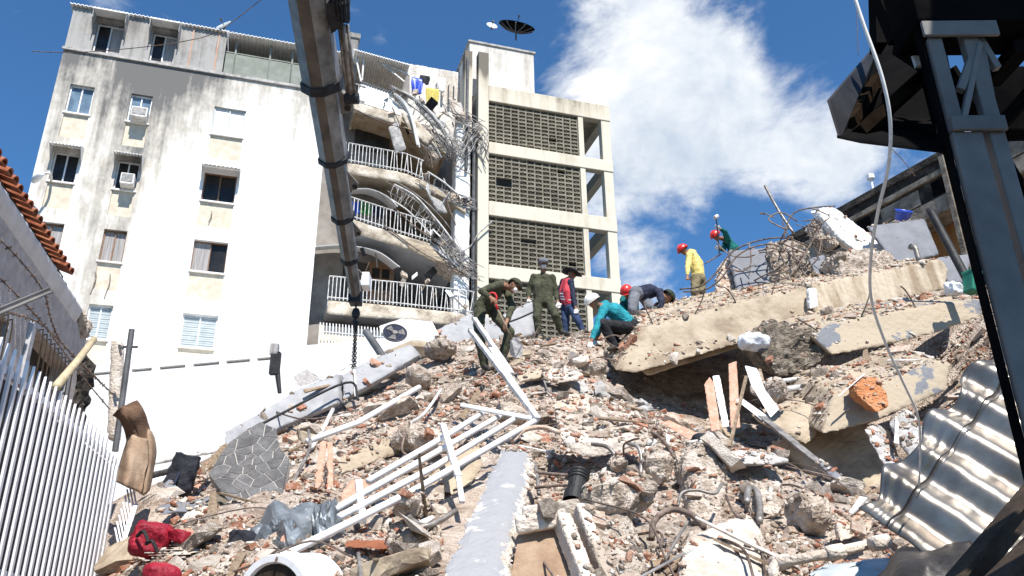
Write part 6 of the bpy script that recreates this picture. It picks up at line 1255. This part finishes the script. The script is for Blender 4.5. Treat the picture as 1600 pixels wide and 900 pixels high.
# man digging with a shovel
t, j = person('man in olive uniform and cap bending to dig with a red handled shovel', dict(pelvis=(757, 476, 12.6), chest=(772, 455, 12.5), head=(803, 447, 12.35), shL=(789, 444, 12.75), shR=(777, 446, 12.25), elR=(752, 455, 12.0), haR=(768, 466, 11.95), elL=(800, 480, 12.5), haL=(790, 507, 12.2),
    hiL=(765, 479, 12.75), hiR=(750, 480, 12.5), knL=(796, 520, 12.5), foL=(784, 562, 12.6), knR=(748, 524, 12.35), foR=(758, 574, 12.5), toeL=(800, 565, 12.4), toeR=(772, 580, 12.2)), dict(shirt='olive', trousers='olive', hand='skin'), (.75, -.25, -.55), (.45, .1, .85), 1.02, grip=(.3, .2, -.5))
fieldcap(t, j, 'olive'); mask(t, j); hairdo(t, j)
sh = thing('shovel', U(808, 552, 11.9), 'shovel with red handle held by the digging man', 'shovel')
q = MB(); a, b = U(772, 472, 11.95), U(800, 530, 12.0); q.tube([a, b], .016, 8); q.build('shaft', 'wood', sh, smooth=True)
q = MB(); q.tube(spline([U(772, 473, 11.95), U(766, 466, 11.95), U(765, 459, 11.95), U(772, 458, 11.95), U(776, 465, 11.95), U(773, 473, 11.95)], 5), .015, 8); q.tube([U(772, 470, 11.95), U(778, 484, 11.96)], .02, 8); q.build('grip', 'shovel_red', sh, smooth=True)
bl = [U(798, 528, 12.0), U(806, 527, 12.0), U(817, 540, 11.95), U(816, 556, 11.85), U(806, 560, 11.8), U(797, 555, 11.85), U(797, 540, 11.98)]
q = MB(); q.prism(bl, V(0, .012, .012)); q.build('blade', 'shovel_steel', sh, bevel=.004)
# standing man
t, j = person('man in olive overalls with grey cap and dust mask standing upright', dict(pelvis=(849, 468, 16.0), chest=(847, 447, 16.0), head=(849, 413, 15.95), shL=(834, 433, 16.0), shR=(863, 434, 16.0), elL=(826, 454, 16.05), elR=(868, 457, 16.05), haL=(826, 469, 15.85), haR=(872, 474, 15.9),
    hiL=(841, 471, 16.0), hiR=(858, 472, 16.0), knL=(839, 495, 15.9), knR=(868, 494, 15.85), foL=(841, 519, 16.0), foR=(876, 517, 16.0), toeL=(838, 523, 15.8), toeR=(884, 521, 15.85)), dict(shirt='olive', trousers='olive', hand='glove', wrist='skin'), (.12, -1, -.25), (0, -.2, 1), 1.05)
fieldcap(t, j, 'grey_trousers'); mask(t, j); hairdo(t, j)
# man with black hat and red vest
t, j = person('man in black wide brimmed hat, red safety vest and jeans', dict(pelvis=(889, 479, 16.9), chest=(886, 457, 16.9), head=(893, 430, 16.9), shL=(880, 440, 17.05), shR=(892, 441, 16.75), elR=(896, 464, 16.7), haR=(900, 484, 16.6), elL=(874, 460, 17.1), haL=(872, 478, 16.9),
    hiL=(883, 481, 17.0), hiR=(893, 481, 16.8), knL=(884, 500, 16.9), knR=(902, 498, 16.6), foL=(884, 521, 16.9), foR=(911, 517, 16.6), toeR=(920, 520, 16.5), toeL=(892, 524, 16.75)), dict(shirt='navy', trousers='denim', hand='glove'), (.8, -.4, -.3), (.2, 0, 1), 1.0)
c = j['head'] + j['hup'] * .05; q = ellshell(c, j['hup'], j['face'], .10, .115, .13, 1.57); ho = q.build('hat', 'black_cloth', t, smooth=True, solid=.006)
q = MB(); q.grid(lambda a, r: c + j['side'] * ((.09 + .12 * r) * math.cos(2 * math.pi * a)) + j['face'] * ((.1 + .13 * r) * math.sin(2 * math.pi * a)) + j['hup'] * (.05 * r * math.cos(2 * math.pi * a) ** 2 - .02 * r), 28, 3); q.build('brim', 'black_cloth', ho, solid=.008, smooth=True)
q = MB(); swn = (j['shR'] - j['shL']).normalized(); nk = (j['shL'] + j['shR']) / 2
for o in (-1, 1): cap(q, j['pelvis'].lerp(j['chest'], .25) + swn * .075 * o, j['chest'] + swn * .09 * o, .138, .142); cap(q, j['chest'] + swn * .09 * o, nk + swn * .06 * o, .142, .095)
vo = rock(q, 'safety_vest', 'vest_red', t, voxel=.016, chip=.0, bump=.006, collide=False, smooth=True)
for f_ in (.35, .62, .9):
    cc = j['pelvis'].lerp(j['chest'], .25 + .7 * f_); q = MB(); q.tube([cc + swn * .222 * math.cos(a) + (j['chest'] - j['pelvis']).normalized().cross(swn) * .15 * math.sin(a) for a in np.linspace(0, 2 * math.pi, 22)], .016, 5); q.build('reflective_band', 'reflective', vo)
for o in (-1, 1):
    q = MB(); f2 = (j['chest'] - j['pelvis']).normalized().cross(swn); q.tube(spline([j['pelvis'].lerp(j['chest'], .3) + swn * .08 * o + f2 * .15, j['chest'] + swn * .09 * o + f2 * .15, nk + swn * .07 * o + f2 * .06 + V(0, 0, .07)], 5), .014, 5); q.build('reflective_band', 'reflective', vo)
# crouching man
t, j = person('crouching man in teal jacket, black trousers and white helmet', dict(pelvis=(982, 506, 13.7), chest=(960, 486, 13.6), head=(927, 472, 13.35), shL=(946, 476, 13.85), shR=(943, 484, 13.35), elR=(932, 511, 13.2), haR=(923, 536, 13.1), elL=(938, 505, 13.7), haL=(930, 534, 13.5),
    hiL=(978, 510, 13.8), hiR=(980, 512, 13.5), knR=(941, 506, 13.25), foR=(962, 543, 13.35), knL=(950, 520, 13.9), foL=(972, 545, 13.8), toeR=(945, 547, 13.2), toeL=(955, 548, 13.7)), dict(shirt='teal', trousers='black_cloth', hand='glove'), (-.7, -.35, -.62), (-.45, -.15, .85), 1.1)
helmet(t, j, 'helmet_white', .05); hairdo(t, j)
# bent worker, grey trousers
t, j = person('worker bent double in dark shirt, grey trousers and green helmet', dict(pelvis=(997, 458, 15.6), chest=(1015, 455, 15.7), head=(1043, 464, 15.8), shL=(1028, 456, 15.95), shR=(1030, 458, 15.55), elR=(1034, 472, 15.4), haR=(1032, 484, 15.35), elL=(1040, 474, 16.0), haL=(1040, 486, 16.0),
    hiL=(1004, 463, 15.75), hiR=(991, 464, 15.45), knL=(1015, 480, 15.55), foL=(1022, 500, 15.7), knR=(988, 484, 15.3), foR=(993, 505, 15.5), toeL=(1032, 502, 15.7), toeR=(1003, 507, 15.5)), dict(shirt='navy', trousers='grey_trousers'), (.55, .2, -.75), (.75, .1, .6), 1.15)
helmet(t, j, 'olive_dark', .03); hairdo(t, j)
# worker mostly hidden, orange helmet
t, j = person('worker in teal and orange red helmet, partly hidden', dict(pelvis=(985, 490, 16.9), chest=(984, 474, 16.8), head=(979, 456, 16.5), shL=(974, 466, 16.9), shR=(992, 466, 16.7), elR=(990, 480, 16.5), haR=(984, 490, 16.4), elL=(972, 480, 16.7), haL=(976, 492, 16.5),
    hiL=(980, 492, 16.9), hiR=(990, 492, 16.9), knL=(975, 496, 16.4), foL=(980, 512, 16.6), knR=(992, 496, 16.4), foR=(992, 512, 16.6)), dict(shirt='teal_dark', trousers='navy'), (-.4, -.5, -.7), (-.1, -.5, .8), 1.0)
helmet(t, j, 'helmet_red'); hairdo(t, j)
# yellow shirt
t, j = person('worker in yellow shirt, khaki trousers and red helmet looking down', dict(pelvis=(1091, 432, 18.0), chest=(1088, 412, 18.0), head=(1068, 391, 17.85), shL=(1083, 395, 18.25), shR=(1078, 397, 17.75), elR=(1075, 418, 17.65), haR=(1074, 433, 17.55), elL=(1086, 418, 18.3), haL=(1080, 434, 18.1),
    hiL=(1095, 435, 18.1), hiR=(1087, 435, 17.9), knL=(1096, 456, 17.95), knR=(1086, 456, 17.8), foL=(1098, 477, 18.1), foR=(1090, 477, 17.9), toeL=(1088, 480, 18.0), toeR=(1080, 480, 17.8)), dict(shirt='yellow', trousers='khaki'), (-.75, -.3, -.6), (-.6, -.1, .75), 1.2)
helmet(t, j, 'helmet_red'); hairdo(t, j)
# green shirt, arm raised
t, j = person('worker in green shirt and red helmet raising a hammer on the far edge', dict(pelvis=(1152, 408, 18.8), chest=(1146, 389, 18.7), head=(1119, 369, 18.5), shL=(1136, 372, 18.9), shR=(1137, 376, 18.5), elR=(1133, 362, 18.3), haR=(1124, 357, 18.2), elL=(1130, 390, 18.6), haL=(1123, 388, 18.4),
    hiL=(1157, 411, 18.9), hiR=(1149, 411, 18.7), knL=(1156, 433, 18.8), knR=(1150, 433, 18.6), foL=(1160, 455, 18.9), foR=(1152, 455, 18.8), toeL=(1150, 458, 18.8), toeR=(1142, 458, 18.7)), dict(shirt='teal_dark', trousers='navy', hand='glove'), (-.6, -.35, -.6), (-.55, -.2, .8), 1.1, grip=(-.5, -.3, .2))
helmet(t, j, 'helmet_red'); hairdo(t, j)
hm = thing('hammer', U(1121, 372, 18.15), 'long handled hammer raised by the green shirted worker', 'hammer')
q = MB(); q.tube([U(1124, 396, 18.2), U(1121, 360, 18.15), U(1119, 340, 18.1)], .016, 7); q.build('handle', 'steel_dark', hm)
q = MB(); q.lathe(U(1119, 339, 18.1), [(0, -.06), (.05, -.05), (.05, .05), (0, .06)], 10, (.6, .2, .5)); q.build('head', 'white_metal_dirty', hm)

# ------------------------------------------------------------------ loose rubble: individual pieces, then the uncountable rest
def chunk_mesh(seed, kind):
    r = random.Random(seed); bm = bmesh.new()
    if kind == 'brick':
        L_ = r.choice((1, .85, .6, .5)); pts = [(sx * .5 * L_, sy * .24, sz * .15) for sx in (-1, 1) for sy in (-1, 1) for sz in (-1, 1)]
        pts = [(x * r.uniform(.8, 1.05) if L_ < 1 else x * r.uniform(.95, 1.02), y * r.uniform(.88, 1.05), z * r.uniform(.88, 1.05)) for x, y, z in pts]
        if L_ < 1: pts += [(.5 * L_ * r.uniform(.9, 1.15), r.uniform(-.1, .1), r.uniform(-.08, .08)) for _ in range(3)]
    elif kind == 'flat': pts = [(r.uniform(-.5, .5), r.uniform(-.4, .4), r.choice((-.09, .09)) * r.uniform(.8, 1.2)) for _ in range(14)]
    else:
        pts = []
        for _ in range(13):
            v = V(r.gauss(0, 1), r.gauss(0, 1), r.gauss(0, 1)).normalized() * r.uniform(.38, .5); pts.append((v.x, v.y * .8, v.z * .65))
    for p in pts: bm.verts.new(p)
    bmesh.ops.convex_hull(bm, input=bm.verts); 
    for v in [v for v in bm.verts if not v.link_faces]: bm.verts.remove(v)
    bmesh.ops.triangulate(bm, faces=bm.faces)
    me = bpy.data.meshes.new('piece'); bm.to_mesh(me); bm.free(); return me
vs, fs, off = [], [], 0
for me, org in SOLIDS:
    vs += [tuple(v.co + org) for v in me.vertices]; fs += [tuple(i + off for i in p.vertices) for p in me.polygons]; off = len(vs)
BVH = BVHTree.FromPolygons(vs, fs)
nt = len(tm.vertices); nf_ = len(tm.polygons); BVS = BVHTree.FromPolygons(vs[nt:], [tuple(i - nt for i in f) for f in fs[nf_:]])
def drop(x, y, top=14.):
    h = BVH.ray_cast(V(x, y, top), V(0, 0, -1)); return (h[0], h[1]) if h[0] else (None, None)
def seen(p):
    px, py, z = proj(p)
    if not (-20 < px < 1620 and 300 < py < 930 and z > 2): return False
    d = CAM - p; L_ = d.length; h = BVH.ray_cast(p + V(0, 0, .05) + d / L_ * .08, d / L_, L_ - .2); return h[0] is None
def sample():
    y = 4.0 + 14.5 * random.random() ** 1.25; x = random.uniform(-.62 * y - .3, .66 * y + .3)
    return x, y
bad = [(-3.9, 4.9, -2.4, 8.3)]
def okxy(x, y): return not (x < -3.0 - (y - 5) * .16)
LOOSE = []
def orient(n, flat):
    q = V(0, 0, 1).rotation_difference(n.lerp(V(random.uniform(-1, 1), random.uniform(-1, 1), random.uniform(-.2, 1)), flat).normalized()); return q.to_matrix() @ Matrix.Rotation(random.uniform(0, 6.28), 3, 'Z')
kinds = [('brick', 'brick', 180, 'brick', (.17, .26), 'loose broken red brick lying in the rubble slope', 'brick', 'loose bricks in the rubble', .45),
         ('brick', 'brick_dusty', 260, 'mortared_brick', (.15, .28), 'dusty mortar caked brick piece lying in the rubble slope', 'brick', 'mortar caked bricks in the rubble', .5),
         ('lump', 'concrete_rough', 290, 'concrete_lump', (.12, .34), 'loose pale concrete lump lying in the rubble slope', 'concrete', 'loose concrete lumps in the rubble', .5),
         ('flat', 'concrete_pale', 240, 'plaster_piece', (.14, .42), 'loose flat plaster piece lying in the rubble slope', 'plaster', 'flat plaster pieces in the rubble', .35),
         ('flat', 'clay_board', 90, 'tile_piece', (.14, .36), 'loose pinkish clay tile piece lying in the rubble slope', 'tile', 'clay tile pieces in the rubble', .35)]
for ki, (shape, mt, N_, nm, (s0, s1), lb, ct_, gp, fl_t) in enumerate(kinds):
    protos = []
    for k in range(10):
        me = chunk_mesh(100 * ki + k, shape); me.name = nm; me.materials.append(M[mt]); protos.append(me)
    n = 0; tries = 0
    while n < N_ and tries < 9000:
        tries += 1; x, y = sample()
        if not okxy(x, y): continue
        if tries % 4 == 0:
            p, nn_ = V(x, y, tz(x, y)), V(0, -.4, .9)
            if BVS.find_nearest(p, .2)[0]: continue
        else:
            p, nn_ = drop(x, y)
            if p is None or nn_.z < .45: continue
        if not seen(p): continue
        px, py, _ = proj(p)
        if (330 < px < 450 and 665 < py < 800) or (690 < px < 830 and py > 690) or (850 < px < 910 and py > 810) or (1070 < px < 1200 and py > 800 and random.random() < .85) or (1000 < px < 1500 and py < 520 and random.random() < .6): continue
        sc = s0 + (s1 - s0) * random.random() ** 2; sc *= .62 + .38 * min(1, (y - 3) / 8)
        o = bpy.data.objects.new(nm, random.choice(protos)); COL.objects.link(o); o.location = p + nn_ * sc * random.uniform(-.04, .10); o.scale = (sc * random.uniform(.85, 1.15), sc * random.uniform(.85, 1.15), sc * random.uniform(.8, 1.2))
        o.rotation_euler = orient(nn_, fl_t).to_euler(); tag(o, lb, ct_, gp); LOOSE.append((o, lb)); n += 1
# larger broken plates, tilted and half buried
protos = []
for k in range(14):
    r = random.Random(500 + k); bm = bmesh.new(); n_ = r.randint(6, 9)
    for z_ in (-1, 1):
        for a in range(n_): an = 2 * math.pi * (a + r.uniform(-.25, .25)) / n_; rr3 = r.uniform(.36, .55); bm.verts.new((rr3 * math.cos(an), rr3 * math.sin(an) * .75, z_ * r.uniform(.07, .11)))
    bmesh.ops.convex_hull(bm, input=bm.verts)
    for v in [v for v in bm.verts if not v.link_faces]: bm.verts.remove(v)
    bmesh.ops.triangulate(bm, faces=bm.faces); bmesh.ops.subdivide_edges(bm, edges=bm.edges, cuts=2, use_grid_fill=True)
    for v in bm.verts: v.co += v.normal * 0 + Vector((fbm(v.co + V(k, 0, 0), 5, 3), fbm(v.co + V(0, k, 0), 5, 3), fbm(v.co + V(0, 0, k), 5, 3))) * .035
    me = bpy.data.meshes.new('slab_fragment'); bm.to_mesh(me); bm.free(); me.materials.append(M[('concrete_pale', 'concrete_tan', 'concrete_rough', 'concrete_grey', 'brick_dusty')[k % 5]]); protos.append(me)
KEEP = [(240, 840), (268, 836), (390, 735), (460, 830), (430, 890), (503, 740), (620, 520), (690, 700), (564, 785), (780, 640), (770, 520), (850, 500), (950, 510), (760, 780), (740, 860), (800, 720), (860, 850), (970, 850), (900, 760), (945, 690), (900, 690), (1000, 690), (1105, 760), (1060, 815), (1130, 850), (1190, 716), (1130, 620), (1195, 615), (1200, 785), (1362, 615), (1300, 864), (640, 720), (640, 780), (600, 760), (700, 560), (1250, 700), (520, 830), (590, 815), (720, 820), (780, 740), (700, 890), (820, 870), (900, 870), (400, 690), (370, 760), (420, 770), (350, 740), (850, 800), (760, 830), (690, 850), (1100, 880), (1180, 850), (1110, 800), (480, 850), (680, 690), (730, 680)]
n = tries = 0
while n < 48 and tries < 6000:
    tries += 1; x, y = sample(); 
    if not okxy(x, y): continue
    p, nn_ = drop(x, y)
    if p is None or nn_.z < .5 or p.z > tz(x, y) + .35 or not seen(p): continue
    px, py, _ = proj(p)
    if py < 545 or px > 1330 or min(math.hypot(px - a, py - b) for a, b in KEEP) < 46: continue
    sc = random.uniform(.28, .75) * (.55 + .45 * min(1, (y - 3) / 7)); o = bpy.data.objects.new('slab_fragment', random.choice(protos)); COL.objects.link(o); o.location = p + nn_ * sc * .08; o.scale = (sc, sc, sc)
    o.rotation_euler = orient(nn_, .55).to_euler(); lb = 'broken concrete plate lying tilted'; tag(o, lb, 'concrete', 'broken plates in the rubble'); LOOSE.append((o, lb)); n += 1
# splinters and rods
for ki, (nm, mt, N_, lb, ct_, gp, Lr, rr2) in enumerate((('wood_splinter', 'wood', 60, 'loose wooden splinter lying in the rubble slope', 'wood', 'wooden splinters in the rubble', (.25, .8), (.02, .045)), ('wire_piece', 'rebar', 45, 'loose bent wire lying in the rubble slope', 'wire', 'wire pieces in the rubble', (.4, 1.1), (.005, .010)), ('metal_scrap', 'white_metal_dirty', 26, 'loose pale metal strip lying in the rubble slope', 'metal strip', 'metal strips in the rubble', (.3, .9), (.015, .03)))):
    protos = []
    for k in range(7):
        q = MB(); r = random.Random(900 + 20 * ki + k); L_ = r.uniform(*Lr); w_ = r.uniform(*rr2)
        if nm == 'wire_piece': q.tube(spline([V(-L_ / 2, 0, 0), V(-L_ * .2, r.uniform(-.1, .1), r.uniform(0, .12)), V(L_ * .2, r.uniform(-.12, .12), r.uniform(0, .15)), V(L_ / 2, r.uniform(-.2, .2), r.uniform(-.05, .1))], 5), w_, 5)
        else: q.add([V(-L_ / 2, -w_, 0), V(-L_ * .45, w_, 0), V(L_ / 2, w_ * .3, 0), V(L_ * .45, -w_ * .8, 0), V(-L_ / 2, -w_, w_ * .6), V(-L_ * .45, w_, w_ * .7), V(L_ / 2, w_ * .3, w_ * .5), V(L_ * .45, -w_ * .8, w_ * .5)], [(0, 1, 2, 3), (7, 6, 5, 4), (0, 4, 5, 1), (1, 5, 6, 2), (2, 6, 7, 3), (3, 7, 4, 0)])
        me = q.mesh(nm, V(0, 0, 0)); me.materials.append(M[mt]); protos.append(me)
    n = tries = 0
    while n < N_ and tries < 4000:
        tries += 1; x, y = sample()
        if not okxy(x, y): continue
        p, nn_ = drop(x, y)
        if p is None or nn_.z < .4 or not seen(p): continue
        px, py, _ = proj(p)
        if (690 < px < 830 and py > 690) or (1000 < px < 1500 and py < 520): continue
        o = bpy.data.objects.new(nm, random.choice(protos)); COL.objects.link(o); o.location = p + nn_ * .03; o.rotation_euler = orient(nn_, .3).to_euler(); tag(o, lb, ct_, gp); LOOSE.append((o, lb)); n += 1
# labels that single out each loose piece by the nearest landmark
MARKS = [(240, 840, 'the red bag'), (390, 740, 'the crazy paved slab'), (460, 830, 'the crushed tank'), (430, 890, 'the white drum'), (500, 740, 'the two pink boards'), (540, 715, 'the tan beam stub'), (572, 850, 'the red brown board'), (620, 520, 'the fan unit'), (437, 590, 'the black lamp post'),
         (690, 700, 'the upper railing post'), (564, 785, 'the lower railing post'), (838, 655, 'the railing corner'), (770, 520, 'the digging man'), (850, 500, 'the standing man in olive'), (950, 510, 'the crouching man'), (808, 548, 'the shovel blade'), (760, 800, 'the fallen column'), (860, 850, 'the framed board'), (970, 850, 'the jagged block'),
         (900, 760, 'the black pipe socket'), (945, 680, 'the flat pale slab'), (1105, 760, 'the upright concrete stub'), (1060, 815, 'the conduit loop'), (1130, 850, 'the flat plaster slab'), (1190, 716, 'the narrow grey slab'), (1130, 620, 'the upright clay boards'), (1195, 615, 'the bent metal channel'), (1200, 785, 'the conduit over the lump'),
         (1265, 715, 'the long steel angle'), (1362, 615, 'the orange broken brick'), (1300, 864, 'the dusty pipe'), (1400, 780, 'the corrugated sheet'), (1180, 530, 'the wedged plastic bag'), (1110, 520, 'the big tan slab'), (1400, 515, 'the cracked slab'), (1340, 365, 'the white tilted slab'), (1175, 425, 'the square grey panel'), (1406, 338, 'the blue bucket'),
         (1430, 398, 'the pipe stub'), (1085, 430, 'the yellow shirted worker'), (1020, 470, 'the bent worker'), (860, 595, 'the pale shard'), (680, 770, 'the shaded tan slab'), (590, 640, 'the crane chains'), (1272, 468, 'the small white block'), (1494, 455, 'the green box'), (880, 560, 'the middle of the crest'), (720, 590, 'the plank under the railing'), (960, 600, 'the torn slab end'), (1040, 700, 'the drooping rebar'), (1000, 640, 'the flat clay board'), (300, 790, 'the grey painted board'), (1240, 560, 'the rough hanging lump'), (560, 680, 'the pale strip'), (1200, 840, 'the two dark wires'), (640, 850, 'the foot of the fallen column'), (800, 600, 'the smooth tan shard')]
ORD = ['nearest', 'second nearest', 'third nearest', 'fourth nearest', 'fifth nearest', 'sixth nearest', 'seventh nearest', 'eighth nearest', 'ninth nearest', 'tenth nearest', 'eleventh nearest', 'twelfth nearest', 'thirteenth nearest', 'fourteenth nearest', 'fifteenth nearest', 'sixteenth nearest', 'seventeenth nearest', 'eighteenth nearest', 'nineteenth nearest', 'twentieth nearest'] + ['%s %s nearest' % (t0, o0) for t0 in ('twenty', 'thirty', 'forty') for o0 in ('first', 'second', 'third', 'fourth', 'fifth', 'sixth', 'seventh', 'eighth', 'ninth')]
book = {}
for o, lb in LOOSE:
    px, py, _ = proj(o.location); d, mk = min((math.hypot(px - m[0], py - m[1]), m) for m in MARKS); dx, dy = px - mk[0], py - mk[1]
    side_ = ('right of' if dx > 0 else 'left of') if abs(dx) > abs(dy) else ('below' if dy > 0 else 'above')
    book.setdefault((lb.split(' lying')[0], side_, mk[2]), []).append((d, o))
for (kind_, side_, mk), lst in book.items():
    lst.sort(key=lambda e: e[0])
    for i, (d, o) in enumerate(lst): o['label'] = '%s, %s %s %s' % (kind_, ORD[min(i, len(ORD) - 1)], side_, mk)
# small fragments: one mass
base_v, base_f = [], []
for k in range(16):
    me = chunk_mesh(3000 + k, ('lump', 'flat', 'brick', 'lump')[k % 4]); base_v.append(np.array([tuple(v.co) for v in me.vertices])); base_f.append(np.array([tuple(p.vertices) for p in me.polygons])); bpy.data.meshes.remove(me)
pal = np.array([(.60, .495, .405), (.68, .605, .525), (.50, .41, .33), (.49, .30, .215), (.45, .19, .12), (.78, .74, .685), (.35, .28, .22), (.65, .48, .385)]); pw_ = np.array([.23, .20, .14, .14, .10, .08, .06, .05])
AV, AF, AC, off, n, tries = [], [], [], 0, 0, 0
NF = 54000
while n < NF and tries < 190000:
    tries += 1; x, y = sample()
    if not okxy(x, y): continue
    if tries % 4 == 0:
        p, nn_ = V(x, y, tz(x, y) + .02), V(0, -.45, .9)
        if BVS.find_nearest(p, .16)[0] or not seen(p): continue
    else:
        p, nn_ = drop(x, y)
        if p is None or nn_.z < .42: continue
    px, py, _ = proj(p)
    if 325 < px < 455 and 660 < py < 808 and random.random() < .9: continue
    if 330 < px < 660 and 540 < py < 730 and p.z > tz(x, y) + .2 and random.random() < .93: continue
    if py > 980 or px < -80 or px > 1680: continue
    if (690 < px < 822 and py > 705) or (1070 < px < 1195 and py > 810 and random.random() < .93): continue
    if 1000 < px < 1500 and py < 530 and random.random() < .45: continue
    if fbm((x, y, 9.), .8, 3) < -.28 and random.random() < .7: continue
    s = .022 + .085 * random.random() ** 2.6; s *= .55 + .45 * min(1, (y - 3) / 7)
    k = random.randrange(16); R_ = np.array(orient(nn_, .5)); v = base_v[k] * (s * np.array([random.uniform(.8, 1.5), random.uniform(.8, 1.2), random.uniform(.7, 1.2)]))
    AV.append(v @ R_.T + np.array(p + nn_ * s * random.uniform(-.1, .2))); AF.append(base_f[k] + off); off += len(v)
    c = pal[rng.choice(8, p=pw_)] * random.uniform(.8, 1.15); AC.append(np.repeat([[c[0], c[1], c[2], 1.]], len(v), 0)); n += 1
AV, AF, AC = np.concatenate(AV), np.concatenate(AF), np.concatenate(AC)
fm = bpy.data.meshes.new('rubble_fragments'); fm.vertices.add(len(AV)); fm.vertices.foreach_set('co', AV.ravel()); fm.loops.add(AF.size); fm.loops.foreach_set('vertex_index', AF.ravel().astype(np.int32))
fm.polygons.add(len(AF)); fm.polygons.foreach_set('loop_start', np.arange(0, AF.size, 3, dtype=np.int32)); fm.update(calc_edges=True)
ca = fm.color_attributes.new('col', 'FLOAT_COLOR', 'POINT'); ca.data.foreach_set('color', AC.ravel()); fm.materials.append(M['rubble'])
place('rubble_fragments', fm, V(0, 0, 0), kind='stuff', label='countless small fragments of brick, mortar and plaster covering the slope', cat='rubble')
